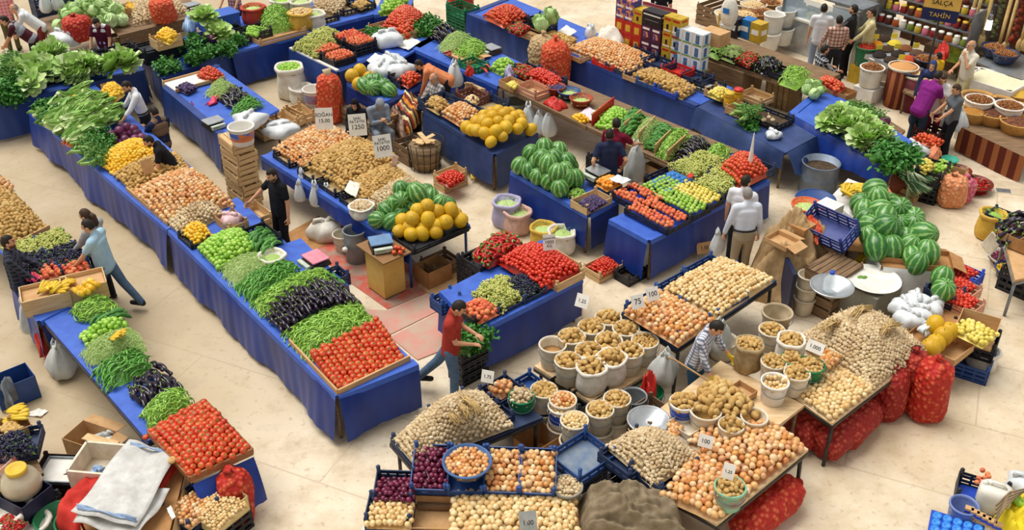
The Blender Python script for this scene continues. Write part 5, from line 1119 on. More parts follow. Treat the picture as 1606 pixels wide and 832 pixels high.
# === onion,potato and garlic tables in the near middle
stall('market_table','long metal-framed table of golden onions behind the potato buckets',[(975,490),(1130,402),(1218,440),(1062,547)],z=.86,sk=(),top=NAVYP,legm=DARKM,frame=True,splay=.05)
for i,(x,y) in enumerate(((1150,448),(1110,432),(1068,458),(1128,478),(1024,486),(1068,512))):
 pcrate(['blue crate at the far end of the long onion table','blue crate on the aisle side of the long onion table','blue crate in the middle aisle side of the long onion table','blue crate in the middle inner side of the long onion table','blue crate at the near aisle side of the long onion table','blue crate behind the man in the checked shirt'][i],P(x,y,.86),.72,.52,.13,HB,BLUEP,'crates on the long onion table')
qheap('pale_onion',[(1040,456),(1130,406),(1213,440),(1124,500)],.98,.14,.078,'pale golden onion at the far half of the long onion table','onions on the far half of the long table','dome',.3)
qheap('golden_onion',[(978,490),(1036,458),(1120,504),(1064,542)],.98,.12,.088,'golden onion at the near half of the long onion table','onions on the near half of the long table','dome',.3)
for i,((x,y),s,h) in enumerate((((998,500),'75',.2),((1021,488),'100',.2),((911,520),'1.25',.45))):
 sign(['price card standing in the near onions, left of the other','price card standing in the near onions by the blue tabs','price card on a long stick among the potato buckets'][i],P(x,y,1.0 if i < 2 else .6),[(s,.5)],.2,.2,.4 if i < 2 else -.5,-.5,h)
stall('bucket_bench','low metal bench carrying the cream buckets of potatoes',[(838,574),(934,636),(1044,568),(946,510)],z=.46,sk=(),top=PLYW,legm=DARKM,cat='bench',frame=True)
BK=[(867,540,None,'empty brown-stained cream bucket at the end of the potato bench'),(897,527,1,'cream bucket of potatoes behind the empty one on the bench'),(927.5,512,1,'cream bucket of potatoes under the long-stick price card'),(954,498,1,'cream bucket of potatoes farthest back on the bench'),
      (982,514.6,1,'cream bucket of potatoes touching the near onions'),(955,533.5,1,'cream bucket of potatoes in the middle of the bench'),(924,549,1,'cream bucket of potatoes in front of the middle one'),(892,565,1,'tall cream bucket of potatoes at the bench front corner'),
      (988,549,1,'cream bucket of large potatoes beside the hanging white bags'),(1012,533.6,2,'cream bucket half filled with small potatoes by the checked shirt')]
for i,(x,y,f,lab) in enumerate(BK):
 c=P(x,y,.84);c.z=.47
 bucket(lab,c,.195,.37,CREAM,'potato buckets on the bench',fill=None if f is None else ('potato',.085 if f == 1 else .06,'potato in the '+lab[:40].replace('cream bucket of potatoes','bucket').replace('cream bucket of large potatoes','bucket').rstrip(),'bucket potatoes %d' % i,.09 if f == 1 else -.0))
 if f is None or f == 2:m=MB();c2=c+Vector((0,0,.2));m.lathe([(0,0),(.165,0),(.165,.02),(0,.02)],18);single('bucket_sediment',m,plain('dry_earth','#b78b58','#a2794a',.9),'dry brown earth inside the '+('empty' if f is None else 'half filled')+' bucket','earth',c2)
for i,(x,y) in enumerate(((927.5,576.5),(959,562.6))):
 c=P(x,y,.84);c.z=.46;sack(['white net sack of potatoes at the near corner of the bench','white net sack of potatoes second from the bench corner'][i],c,.2,.4,LINEN,'potato sacks on the bench',seed=i+3,fill=('potato',.085,['potato in the sack at the near bench corner','potato in the second sack on the bench'][i],'sack potatoes %d' % i,.12))
LOW=[(853,612,.5,CREAM,None,'potato',.075,'cream bucket of small potatoes beside the garlic table'),(883,628,.5,CREAM,None,'golden_onion',.06,'cream bucket behind the blue-banded one'),(881,637,.44,WHITE,BRIGHTB,'pale_onion',.06,'bucket with a blue band filled with pale onions'),(901,660,.52,CREAM,None,'pale_onion',.06,'cream bucket of pale onions stacked on another'),
       (941,643,.55,CREAM,None,'potato',.07,'cream bucket of potatoes stacked below the bench'),(968,626,.55,CREAM,None,'potato',.07,'cream bucket of potatoes beside the red bag'),(994,622,.45,METAL,None,None,0,'grey empty bucket behind the red bag')]
for i,(x,y,z,mt,bd,kd,sz,lab) in enumerate(LOW):
 c=P(x,y,z+.3);c.z=z-.02
 bucket(lab,c,.18,.33,mt,band=bd,fill=None if kd is None else (kd,sz,f'{T[kd][0].name.replace("_", " ")} in the '+lab.replace('cream bucket','bucket')[:52],'low bucket fill %d' % i,.06))
 if z > .3:c2=c.copy();c2.z=0;bucket('supporting bucket under the '+lab.replace('cream ','')[:58],c2,.185,z-.03,CREAM,handle=False)
bucket('green bucket of pale garlic on the crate corner of the garlic table',P(818,650,.62),.17,.32,GREENP,fill=('garlic_bulb',.07,'garlic bulb in the green bucket on the crate corner','garlic in the green bucket',.1))
bucket('green and red bucket under the red bag',P(1016,650,0),.19,.42,GREENP);heapcloth('bright red plastic bag draped over the green bucket',[(998,628),(1016,640),(1030,622),(1012,612)],.5,.36,REDP,'red_bag','bag',4,16)
for i,(x,y,z) in enumerate(((1040,578,.5),(1125,530,.55))):bag(['bunch of white carrier bags hanging beside the red bag','bunch of white carrier bags hanging behind the checked shirt'][i],P(x,y+20,z),.24,.55,GBAG,71+i,'bag bunches',hang=True)
for i in range(2):bucket(['lower white bucket behind the man in the checked shirt','upper white bucket behind the man in the checked shirt'][i],P(1128,588,0)+Vector((0,0,.3*i)),.2,.36,CREAM,handle=False)
pcrate('black crate with onion skins beside the blue-banded bucket',P(886,618,.3),.6,.42,.2,HB,BLACKP,floor=JUTE);pcrate('second black crate below the potato sacks',P(915,636,.25),.6,.42,.22,HB,BLACKP)
stall('market_table','metal table of near garlic, with navy crates along its edges',[(612,692),(650,736),(852,655),(770,596)],z=.74,sk=(),top=NAVYP,legm=DARKM,frame=True)
for i,(x,y) in enumerate(((662,694),(712,680),(760,660),(716,650))):pcrate(['navy crate at the open end of the near garlic table','navy crate in the middle of the near garlic table','navy crate at the inner end of the near garlic table','navy crate at the back of the near garlic table'][i],P(x,y,.74),.62,.5,.1,HB,NAVYP,'crates under the near garlic')
qheap('garlic_bulb',[(617,690),(650,728),(806,668),(750,610)],.82,.46,.064,'garlic bulb in the near garlic heap','garlic in the near heap','dome',.75,pitch=(.66,.66))
STRAW=plain('straw','#cdb07a','#b3945c',.8)
for i,(x,y,h) in enumerate(((722,640,1.22),(738,634,1.26),(705,650,1.18))):
 m=MB();r=random.Random(i);[m.tube([(r.uniform(-.2,.2),r.uniform(-.05,.05),r.uniform(-.01,.04)),(r.uniform(-.1,.1),r.uniform(-.05,.05),.05),(r.uniform(.1,.25),r.uniform(-.08,.08),0)],.007,4) for _ in range(22)];m.tube([(-.1,0,.0),(.1,0,.02)],[.03,.03],6)
 single('garlic_stalks',m,STRAW,['dry garlic stalks lying on the near heap','dry garlic stalks lying highest on the near heap','dry garlic stalks lying lowest on the near heap'][i],'stalks',P(x,y,h),HA)
pcrate('navy crate of small onions behind the near garlic',P(786,622,.74),.5,.42,.14,HB,NAVYP);qheap('golden_onion',[(764,612),(786,624),(812,610),(790,598)],.88,.1,.075,'golden onion in the crate behind the near garlic','onions behind the near garlic','dome',.5)
sign('price card on a stick between onions and near garlic',P(765,610,.9),[('1.75',.4)],.17,.17,-.3,-.4,.12)
for i in range(3):pcrate(['lowest blue crate of the stack under the green bucket','middle blue crate of the stack under the green bucket','top blue crate of the stack under the green bucket'][i],P(812,690,0)+Vector((.05,.25,.2+.16*i)),.75,.5,.15,HB,BLUEP,'crates under the green bucket')
cbox('cardboard box lying open under the blue crate stack',P(842,720,0),.5,.4,.4,HB,CARD,1)
stall('market_table','low trestle under the tilted crates of red and golden onions',[(655,795),(880,800),(880,752),(655,745)],z=.5,sk=(),top=OLDW,legm=OLDW)
for i,(x,y,kd,lab,il) in enumerate(((677,741,'red_onion','blue tilted crate of red onions below the near garlic','red onion in the tilted crate below the near garlic'),(733,744,None,'blue tilted crate under the round blue basin',''),(789,745,'golden_onion','blue tilted crate of golden onions beside the round basin','golden onion in the tilted crate beside the round basin'),(843,747,'golden_onion','blue tilted crate of golden onions next to the empty crate','golden onion in the tilted crate next to the empty crate'))):
 c=P(x,y,.74);pcrate(lab,c,.46,.62,.15,-.05,BLUEP,'tilted onion crates',tilt=.32,tab=.08)
 if kd:
  U=Matrix.Rotation(-.05,3,'Z') @ Matrix.Rotation(.32,3,'X')
  heap(kd,lambda u,v,U=U,c=c:tuple(c+U @ Vector(((u-.5)*.41,(v-.5)*.57,.105+.04*math.sin(math.pi*min(max(u,0),1))*math.sin(math.pi*min(max(v,0),1))))),.42,.58,.085 if kd == 'golden_onion' else .08,il,'tilted crate %d' % i,pitch=(.88,.88))
basin('round blue basin of small golden onions on a tilted crate',P(733,738,.88),.29,.15,plain('slate_blue_plastic','#4a6a9c','#3f5f90',.4),rz=0,fill=('golden_onion',.07,'small golden onion in the round blue basin','onions in the round basin',.02))
pcrate('blue crate of red onions in front, with white side walls',P(621,772,.58),.5,.42,.16,-.05,NAVYP,tilt=.2,tab=.1);rect('red_onion',P(621,770,.74),.46,.38,-.05,.05,.075,'red onion in the crate nearest the aisle','red onions nearest the aisle',pitch=(.9,.9))
pcrate('white and navy crate of pale onions nearest the aisle corner',P(613,814,.46),.56,.42,.2,-.05,NAVYP,tab=.06);rect('pale_onion',P(613,808,.66),.52,.38,-.05,.07,.078,'pale onion in the crate nearest the aisle corner','pale onions in the corner crate',pitch=(.88,.88))
cbox('white box under the pale onion crate',P(613,835,.2),.58,.44,.26,-.05,WHITE,closed=True);cbox('white box under the red onion crate',P(622,795,.3),.54,.44,.26,-.05,WHITE,closed=True)
cbox('open cardboard box with a torn bottom, beside the pale onion heap',P(680,822,.4),.5,.52,.2,-.05,CARDL,0,floor if False else 'cardboard_box',None,False,0,[(CPUR,.46,.08,.14),(plain('carton_print_yellow','#e8d84a'),.08,.06,.14)])
stall('market_table','table of the big pale onion heap at the bottom',[(702,862),(912,866),(905,782),(708,772)],z=.55,sk=(),top=CARD,legm=OLDW)
qheap('pale_onion',[(704,858),(910,860),(902,782),(710,772)],.6,.12,.09,'pale onion in the big heap at the bottom beside the canvas','pale onions at the bottom','dome',.3,pitch=(.86,.86))
sign('grey cardboard price card lying in the pale onion heap',P(828,838,.75),[('1.00',.4)],.2,.26,.1,-.8,.05,plain('grey_card','#9a9a96','#86867f',.8))
cbox('dark red printed carton behind the pale onions',P(860,778,.55),.5,.25,.14,-.05,plain('dark_red_card','#6e2033','#5a1a2a',.7),0,'carton',None,True,0,[(plain('carton_print_yellow','#e8d84a'),.2,.08,.07)])
pcrate('empty blue crate standing askew beside the golden onions',P(913,726,.66),.66,.58,.16,HB,BLUEP,tab=.1,floor=plain('dusty_blue','#5f7390','#7f8a95',.6));pcrate('navy crate under the empty blue one',P(905,745,.4),.66,.58,.18,HB,NAVYP)
bucket('grey tub of loose garlic stems behind the canvas',P(888,790,.45),.19,.3,plain('grey_tub','#9a9689','#878376',.6),handle=False,fill=('garlic_bulb',.065,'garlic bulb in the grey tub behind the canvas','garlic in the grey tub',.05))
for i,(x,y) in enumerate(((992,722),(1040,742))):pcrate(['navy crate under the middle garlic heap, bag side','navy crate under the middle garlic heap, onion side'][i],P(x,y,.74),.7,.55,.16,HB,NAVYP,'crates under the middle garlic')
pcrate('black crate under the navy garlic crates',P(1015,760,.46),.9,.6,.2,HB,BLACKP)
qheap('garlic_bulb',[(950,700),(1024,764),(1100,718),(1016,672)],.86,.32,.064,'garlic bulb in the heap between canvas and golden onions','garlic in the middle heap','dome',.75,pitch=(.68,.68))
heapcloth('dirty brown canvas crumpled over the crates',[(912,764),(905,850),(1095,872),(1058,782)],.6,.32,BURLAP,'canvas_sheet','canvas',5,64,.3,cr=.3,thick=.02)
stall('market_table','plank table of golden onions on dark legs above the red sacks',[(1198,655),(1268,705),(1125,822),(1042,776)],z=.8,sk=(),top=PLYW,legm=DARKM,frame=True,splay=.06)
stall('market_table','pale plywood table of buckets and potatoes beside the man with the rake',[(1030,645),(1130,566),(1262,636),(1150,722)],z=.8,sk=(),top=PLYW,legm=OLDW)
qheap('golden_onion',[(1186,656),(1264,704),(1182,768),(1094,710)],.83,.18,.095,'golden onion at the free corner of the near onion table','onions at the near table corner','dome',.35,pitch=(.86,.86))
qheap('golden_onion',[(1092,712),(1180,770),(1124,818),(1036,778)],.83,.14,.092,'golden onion around the green bucket on the near onion table','onions around the green bucket','dome',.35,pitch=(.86,.86))
qheap('golden_onion',[(1078,694),(1108,712),(1192,660),(1150,646)],.83,.14,.092,'golden onion by the small potato buckets','onions by the small potato buckets','dome',.4,pitch=(.86,.86))
bucket('pale green bucket of small potatoes standing in the golden onions',P(1141,792,.86),.18,.3,plain('mint_plastic','#8fbfa0','#7fb092',.4),handle=True,band=plain('mint_label','#7ba78f','#9a5f58',.4,.4,5),fill=('potato',.065,'small potato in the pale green bucket','potatoes in the green bucket',.1))
sign('price card standing in the pale green bucket',P(1140,758,1.15),[('1.25',.4)],.14,.2,-.5,-.3,.08);sign('price card standing in the onions near the garlic',P(1105,705,.95),[('100',.4)],.18,.16,-.4,-.4,.05)
for i,(x,y,r,kd,mt,bd,lab) in enumerate(((1071,632,.17,'potato',WHITE,BRIGHTB,'blue-banded bucket of potatoes beneath the rake'),(1107,645,.2,None,CREAM,None,'cream bucket buried in the potato heap'),(1147,668,.16,'potato',CREAM,None,'small cream bucket of potatoes in the golden onions'),(1183,655,.17,None,CREAM,None,'cream bucket at the end of the potato heap'))):
 c=P(x,y,1.06);c.z=.8;bucket(lab,c,r,.28,mt,band=bd,fill=('potato',.085,'potato in the '+lab,'rake potatoes %d' % i,.1) if kd else None)
qheap('potato',[(1068,636),(1120,664),(1196,656),(1128,596)],.98,.24,.105,'large potato heaped over the buckets next to the rake','potatoes next to the rake','dome',.45,pitch=(.82,.82))
basin('galvanised oval basin beside the middle garlic',P(1016,672,.72),.27,.14,STEEL,'basin');wcrate('low wooden stand under the galvanised basin',P(1016,680,.3),.5,.45,.42,HB,OLDW,n=3)
cbox('small empty white box among the golden onions',P(1075,674,.82),.3,.36,.1,HB,CREAM);lay('golden_onion',patch([(1045,680),(1062,688),(1070,668),(1052,660)],4,4,2,5,0,.06),.86,.075,'small onion beside the empty white box','onions by the white box')
RB=[(1211,516,.18,'potato',CREAM,'cream bucket of potatoes at the garlic end of the plywood table'),(1214,566,.17,'potato',CREAM,'cream bucket of potatoes in the middle of the plywood table'),(1250.5,584,.17,'potato',CREAM,'cream bucket of potatoes beside the large green bucket'),(1273,571,.18,'potato',GREENP,'large green bucket of potatoes in front of the far garlic'),
      (1243,561,.15,'potato',GREENP,'small green bucket of potatoes under a price card'),(1216,597,.18,None,WHITE,'white bucket with a few onions at the bare plywood')]
for i,(x,y,r,kd,mt,lab) in enumerate(RB):
 c=P(x,y,1.14);c.z=.8
 if i < 1:c=P(x,y,1.1);c.z=.76
 bucket(lab,c,r,.33,mt,fill=(kd,.07,'potato in the '+lab,'plywood potatoes %d' % i,.08) if kd else ('pale_onion',.07,'onion in the white bucket at the bare plywood','onions in the white bucket',-.12))
for i,(x,y) in enumerate(((1176,541),(1241,534))):
 c=P(x,y,1.2);c.z=.8;sack(['tall net sack of potatoes standing at the table end','white sack of potatoes between buckets and far garlic'][i],c,.18,.42,LINEN if i else JUTE,seed=13+i,fill=('potato',.07,['potato in the tall net sack','potato in the white sack by the far garlic'][i],'plywood sack %d' % i,.08))
bucket('brown-stained empty tub behind the potato buckets',P(1215,515,.72),.22,.3,plain('dirty_tub','#bfae90','#9c8a6c',.6));
sign('price card between the green bucket and small onions',P(1276,558,1.2),[('1.000',.4)],.24,.16,-.7,-.45,.06);lay('golden_onion',patch([(1284,566),(1300,578),(1318,560),(1296,548)],5,5,1.5,6,0,.08),1.0,.075,'small onion in the box beside the far garlic','onions boxed by the far garlic')
cbox('open carton of small onions at the far garlic corner',P(1300,568,.82),.4,.34,.2,HB,CARDL)
stall('market_table','metal-edged table of garlic and onions over red net sacks',[(1214,600),(1306,664),(1454,550),(1352,478)],z=.8,sk=(),top=PLYW,legm=DARKM,frame=True,splay=.05)
qheap('garlic_bulb',[(1240,538),(1366,612),(1452,546),(1344,482)],.83,.46,.066,'garlic bulb in the widest garlic heap','garlic in the widest heap','dome',.7,pitch=(.7,.7))
qheap('pale_onion',[(1224,604),(1304,661),(1372,610),(1298,566)],.83,.08,.08,'pale golden onion on the corner of the garlic table','onions on the garlic table corner','dome',.35,pitch=(.86,.86))
for i,(x,y,h) in enumerate(((1347,490,1.3),(1392,515,1.27),(1300,512,1.22))):
 m=MB();r=random.Random(i+9);[m.tube([(r.uniform(-.25,.25),r.uniform(-.08,.08),r.uniform(-.01,.04)),(r.uniform(-.1,.1),r.uniform(-.05,.05),.06),(r.uniform(.1,.25),r.uniform(-.1,.1),0)],.008,4) for _ in range(26)];m.tube([(-.12,0,.0),(.12,0,.02)],[.03,.03],6)
 single('garlic_stalks',m,STRAW,['thick tuft of dry stalks on top of the widest garlic heap','dry stalks on the red-sack side of the widest garlic heap','dry stalks on the bucket side of the widest garlic heap'][i],'stalks',P(x,y,h),HB)
for i,(x,y,r,h) in enumerate(((1447,652,.26,1.0),(1417,634,.24,.95),(1384,650,.25,.85))):netsack(['upright red net sack of onions standing free of the table','middle upright red net sack beside the garlic table','upright red net sack half under the garlic table'][i],P(x,y,0),r,h,NETD if i else NETR,'upright red sacks',seed=20+i)
for i,(x,y,a) in enumerate(((1255,688,.6),(1300,705,.7),(1330,690,.8),(1290,670,.7))):netsack(['red net sack lying under the plywood table','red net sack lying nearest the dark table leg','red net sack lying under the garlic table corner','red net sack lying deepest under the garlic table'][i],P(x,y,.22)+Vector((-.1,0,0)),.24,.85,NETD,'lying red sacks',seed=30+i,lie=a)
for i,(x,y,a) in enumerate(((1190,812,.7),(1160,838,.7))):netsack(['red net sack lying under the golden onion table edge','second red net sack under the golden onion table'][i],P(x,y,.22),.22,.75,NETR,'sacks under the onion table',seed=40+i,lie=a)
t=thing('platform_scale','grey box scale with a round white plate beside the widest garlic','scale',Vector((P(1370,440,.7).x,P(1370,440,.7).y,0)),HB)
m=MB();m.box((0,0,.33),(.75,.62,.66));part('scale_box',m,plain('grey_green_metal','#8f8d7f','#7d7b6e',.5,.4,3),t)
m=MB();m.lathe([(0,.7),(.36,.7),(.42,.725),(.43,.735),(.41,.735),(.36,.715),(0,.715)],32);m.lathe([(.1,.65),(.1,.71)],12);part('round_plate',m,WHITE,t)
m=MB();[m.ell((x,y,.717),(.06,.04,.006),8,4) for x,y in ((-.1,.18),(-.06,.13))];part('plate_pattern',m,LEAFY,t)
basin('steel weighing bowl holding a water bottle',P(1302,462,.8),.32,.16,STEEL,'weighing_bowl','bowl',flare=.4);t=thing('water_bottle','clear water bottle with a blue cap in the steel bowl','bottle',P(1300,455,.86));m=MB();m.lathe([(0,0),(.09,0),(.1,.02),(.1,.2),(.04,.27),(.035,.3),(0,.3)],16);part('bottle_body',m,WATER,t);m=MB();m.lathe([(.04,.3),(.04,.34),(0,.34)],12);part('bottle_cap',m,BRIGHTB,t)
wcrate('wooden box table under the steel weighing bowl',P(1296,480,0),.75,.6,.78,HB,OLDW,n=4,lid=True);m=MB();m.box((0,0,.45),(.5,.06,.9));single('dark_board',m,plain('navy_board','#1f2a4c','#161f3a',.4),'dark blue board standing at the end of the long onion table','board',P(1228,490,0),HB+.9)
for i in range(3):bucket(['bottom white bucket of the stack behind the dark board','middle white bucket of the stack behind the dark board','top white bucket of the stack behind the dark board'][i],P(1258,490,0)+Vector((0,0,.22*i)),.17,.3,CREAM,handle=False)
# === the table at the left and the near left corner
stall('market_stall','narrow blue table of greens, aubergines and tomatoes on the left',[(66,500),(232,692),(300,655),(130,468)],z=.82,sk=(),legm=DARKM,splay=.08,frame=True)
qheap('green_chili',[(112,490),(130,508),(195,492),(160,466)],.84,.2,.17,'green chili in the heap next to the wooden banana boxes','chilies by the banana boxes','dome',.5,heading=HB,spread=1.2,pitch=(.33,.2),jit=.5,core=.25)
qheap('cucumber',[(148,506),(160,514),(200,502),(190,486)],.86,.08,.24,'cucumber lying between the two heaps of greens on the left table','cucumbers on the left table','dome',.5,heading=HB,spread=.4,pitch=(.5,.22),tilt=.2)
qheap('green_pepper',[(124,530),(136,548),(205,516),(186,500)],.84,.16,.08,'round green pepper under the bananas on the left table','peppers on the left table','dome',.5)
qheap('green_bean',[(128,556),(144,578),(232,548),(208,516)],.84,.22,.15,'pale green bean in the heap below the bananas','beans below the bananas','dome',.5,heading=HB,spread=1.2,pitch=(.3,.2),jit=.5,core=.25)
qheap('dark_chili',[(148,584),(172,616),(244,580),(216,548)],.84,.18,.2,'dark green long pepper on the left table beside the aubergines','dark peppers on the left table','dome',.5,heading=HB+.2,spread=.6,pitch=(.4,.22),jit=.4,core=.25)
qheap('eggplant',[(200,618),(226,646),(290,612),(246,570)],.84,.14,.26,'long dark aubergine on the left table','aubergines on the left table','dome',.5,heading=HA,spread=.35,pitch=(.6,.25),tilt=.25)
qheap('green_chili',[(222,652),(240,680),(308,644),(286,610)],.84,.24,.15,'thin green chili in the heap next to the left tomato bank','chilies by the left tomato bank','dome',.5,heading=HB,spread=1.3,pitch=(.33,.2),jit=.5,core=.25)
lay('banana_bunch',[(178,524),(172,532)],1.08,.22,'small banana bunch lying on the green beans','bananas on the beans',-.5)
t=thing('tomato_tray','wood-edged tray board of the left tomato bank','tray',(0,0,0));cc=[P(234,684,.9),P(299,756,.78),P(397,712,.78),P(322,634,.9)]
m=MB();m.add([p-Vector((0,0,.03)) for p in cc]+cc,[(0,1,2,3)[::-1],(4,5,6,7),(0,1,5,4)[::-1],(1,2,6,5)[::-1],(2,3,7,6)[::-1],(3,0,4,7)[::-1]],0,None,False);part('tray_board',m,PLYW,t)
for a,b in ((0,1),(1,2),(2,3),(3,0)):m=MB();m.beam(cc[a]+Vector((0,0,.04)),cc[b]+Vector((0,0,.04)),.03,.09);part('edge_board',m,wood('brown_edge','#a3704a','#8a5b3a'),t)
heap('tomato',lambda u,v:tuple((lambda p:(p.x,p.y,p.z+.05+.14*(1-v if False else 1)*max(0,math.sin(math.pi*min(1,max(0,v))))**.5*max(0,math.sin(math.pi*min(1,max(0,u))))**.4))(cc[0].lerp(cc[1],u).lerp(cc[3].lerp(cc[2],u),v))),1.15,.98,.096,'ripe red tomato in the bank on the left table','tomatoes in the left bank',jit=.08,flat=True,tilt=.3,pitch=(.9,.9),core=.6)
lay('tomato',[(229,686),(236,676),(243,684)],.9,.09,'tomato loose at the edge of the left bank','loose tomatoes by the left bank')
m=MB();a,b=P(300,758,.76),P(396,714,.76);cloth_strip(m,a,b,.75,.1,Vector((.4,-.9,0)),4,0,.18,hem=.05);single('blue_tarpaulin',m,TARP,'blue tarpaulin hanging beneath the left tomato bank','tarpaulin')
m=MB();a,b=P(224,684,.8),P(255,716,.8);cloth_strip(m,a,b,.8,.3,Vector((-.8,-.5,0)),5,0,.08);single('blue_tarpaulin',m,TARP,'short blue tarpaulin flap under the left table end','tarpaulin')
netsack('red net sack of onions standing behind the crates under the left bank',P(376,812,0),.22,.8,NETR,seed=51)
stall('market_stall','low blue-tarped stand of grapes and peaches at the left edge',[(20,440),(62,505),(160,455),(80,372)],z=.82,sk=(0,1),zb=.1)
for i,(x,y,w) in enumerate(((76,478,.66),(136,462,.62))):
 t=thing('wooden_box',['solid wooden box of bananas on the left stand','solid wooden box of yellow fruit on the left stand'][i],'box',P(x,y,.82),HB-.25);m=MB();m.box((0,0,.01),(w,.45,.02));part('box_bottom',m,PALEW,t)
 for s in (-1,1):
  m=MB();m.box((0,s*.225,.14),(w,.018,.28));part('side_panel',m,PALEW,t);m=MB();m.box((s*w/2,0,.14),(.018,.45,.28));part('side_panel',m,PALEW,t)
 m=MB();m.box((0,0,.2),(w-.03,.42,.02));part('fill_board',m,CARDL,t)
lay('banana_bunch',[(60,460),(72,450),(84,458),(92,448),(66,448),(78,462)],1.08,.26,'ripe banana bunch on the wooden box','bananas on the wooden box',.4,.9);lay('lemon',patch([(112,458),(128,466),(158,446),(142,438)],7,4,1.5,4,0,.06),1.1,.085,'yellow fruit in the second wooden box','yellow fruit in the wooden box')
for i,(x,y,kd,lab) in enumerate(((42,406,'grape_bunch','cardboard tray of green grapes at the left edge'),(88,392,'grape_bunch','blue crate of green grapes beside the plaid man'),(60,425,'black_grape_bunch','crate of black grapes nearest the plaid man'),(108,414,'black_grape_bunch','blue crate of black grapes below the customers'))):
 c=P(x,y,.84);(cbox if i == 0 else pcrate)(lab,c,.62,.48,.14,HA,CARDL if i == 0 else BLUEP);rect(kd,c+Vector((0,0,.15)),.56,.42,HA,.05,.2,'bunch of grapes in the '+lab[:50],'left grapes %d' % i,pitch=(.5,.4),heading=HA,spread=1.5,tilt=.3)
for i,(x,y) in enumerate(((74,436),(120,430))):
 c=P(x,y,.84);pcrate(['blue-lined crate of peaches behind the bananas','blue-lined crate of peaches next to the customers'][i],c,.55,.42,.12,HA,BLACKP,floor=BRIGHTB);rect('peach',c+Vector((0,0,.14)),.5,.38,HA,.03,.09,['peach in the crate behind the bananas','peach in the crate next to the customers'][i],'left peaches %d' % i,pitch=(1,1))
sheet('crumpled pink plastic wrap on the peaches',[(40,440),(54,448),(66,438),(50,430)],1.02,plain('hot_pink','#e0406a','#c93058',.4),'pink_wrap','wrap',wav=.04)
bag('grey carrier bag hanging below the wooden banana box',P(52,520,.2),.2,.62,GBAG,81,hang=True);heapcloth('small red bag hanging under the left table',[(62,560),(74,566),(80,556),(68,550)],.1,.4,REDP,'red_bag','bag',9,14);bag('large white bag standing under the left table',P(102,588,0),.26,.62,GBAG,83,hang=True,fat=1.05)
stall('market_stall','blue-tarped stall of potatoes at the left border',[(-90,330),(18,408),(82,366),(-30,262)],z=.82,sk=(1,),zb=.2)
qheap('potato',[(-60,330),(15,398),(76,362),(-20,275)],.86,.5,.085,'potato in the tall heap at the left border','potatoes at the left border','dome',.5);rim_frame('pale board holding the potatoes at the left border',(26,392),(80,364),.84,.14)
qheap('golden_onion',[(-40,296),(-5,316),(24,296),(-10,276)],1.2,.2,.085,'onion above the potatoes at the left border','onions at the left border','dome',.5)
# ---- near left corner
cbox('blue plastic crate standing on its side near the left border',P(28,625,0),.55,.4,.4,HB,BLUEP);heapcloth('grey cloth slung over the blue crate',[(4,636),(22,648),(30,612),(12,606)],.2,.3,plain('grey_cloth','#6f7478','#5f6468',.8),'grey_cloth','cloth',8,12)
stall('market_table','low table of grapes and bananas at the near left corner',[(-60,700),(-40,790),(68,742),(30,660)],z=.6,sk=(),top=OLDW)
lay('banana_bunch',[(8,646),(14,656),(2,658)],.8,.26,'banana bunch at the near left corner','bananas at the near left corner',.3);lay('potato',patch([(0,674),(20,684),(36,672),(14,662)],6,4,1.5,3,0,.06),.72,.075,'small brown potato in the box below the corner bananas','potatoes below the corner bananas');cbox('cardboard box with a torn side below the corner bananas',P(20,682,.6),.45,.36,.16,HB,CARDL,1)
pcrate('dark crate of black grapes at the near left corner',P(24,706,.6),.66,.5,.16,HB-.5,NAVYP);qheap('black_grape_bunch',[(-10,706),(14,722),(58,706),(28,680)],.76,.1,.2,'bunch of black grapes in the near left crate','black grapes at the near left','dome',.5,heading=HB,spread=1.5,pitch=(.5,.4),tilt=.3)
t=thing('glass_jar','big round jar with a yellow lid, brown seeds inside','jar',P(38,772,.52));m=MB();m.lathe([(0,0),(.17,0),(.23,.06),(.24,.16),(.2,.27),(.11,.33),(.1,.36)],24);part('jar_body',m,plain('pale_jar','#d8cdb0','#c9bc9c',.2,.5,alpha=.75),t);m=MB();m.lathe([(0,.01),(.16,.01),(.22,.06),(.225,.13),(0,.14)],20);part('seed_fill',m,plain('brown_seed','#a86f44','#8f5a34',.7,.3,20),t);m=MB();m.lathe([(.11,.34),(.125,.35),(.125,.4),(.1,.405),(.08,.38),(0,.38)],20);part('jar_lid',m,plain('yellow_lid','#d9c43c','#cdb62c',.4),t)
cbox('navy printed carton holding the big jar',P(38,786,.4),.62,.45,.22,-.5,plain('navy_card','#262b4a','#1d2140',.5));
for i in range(2):pcrate(['lower black crate under the jar carton','upper black crate under the jar carton'][i],P(60,822,0)+Vector((-.1,.1,.19*i)),.7,.5,.19,-.5,BLACKP,'crates under the jar carton')
cbox('orange and white carton at the left border',P(2,742,.6),.3,.3,.2,-.3,plain('orange_card','#e58a6a','#efe0d4',.6))
t=thing('display_tray','flat metal-edged tray of white powder on the ground','tray',P(98,742,.35),-.05);m=MB();m.box((0,0,.02),(.5,.44,.03));part('tray_bed',m,WHITE,t)
for s in (-1,1):m=MB();m.box((0,s*.22,.04),(.52,.02,.05));part('tray_rim',m,METAL,t);m=MB();m.box((s*.25,0,.04),(.02,.44,.05));part('tray_rim',m,METAL,t)
wcrate('black-brown crate under the white tray',P(98,760,0),.5,.44,.34,-.05,plain('dark_wood','#4a3a30','#3a2c24',.8),n=3)
sack('open white sack of dried chilies at the bottom left',P(18,842,0),.32,.5,LINEN,seed=15);qheap('red_pepper',[(-10,828),(18,842),(40,822),(12,806)],.46,.06,.07,'dried red chili in the sack at the bottom left','dried chilies in the sack','dome',.5,heading=0,spread=3,pitch=(.45,.35))
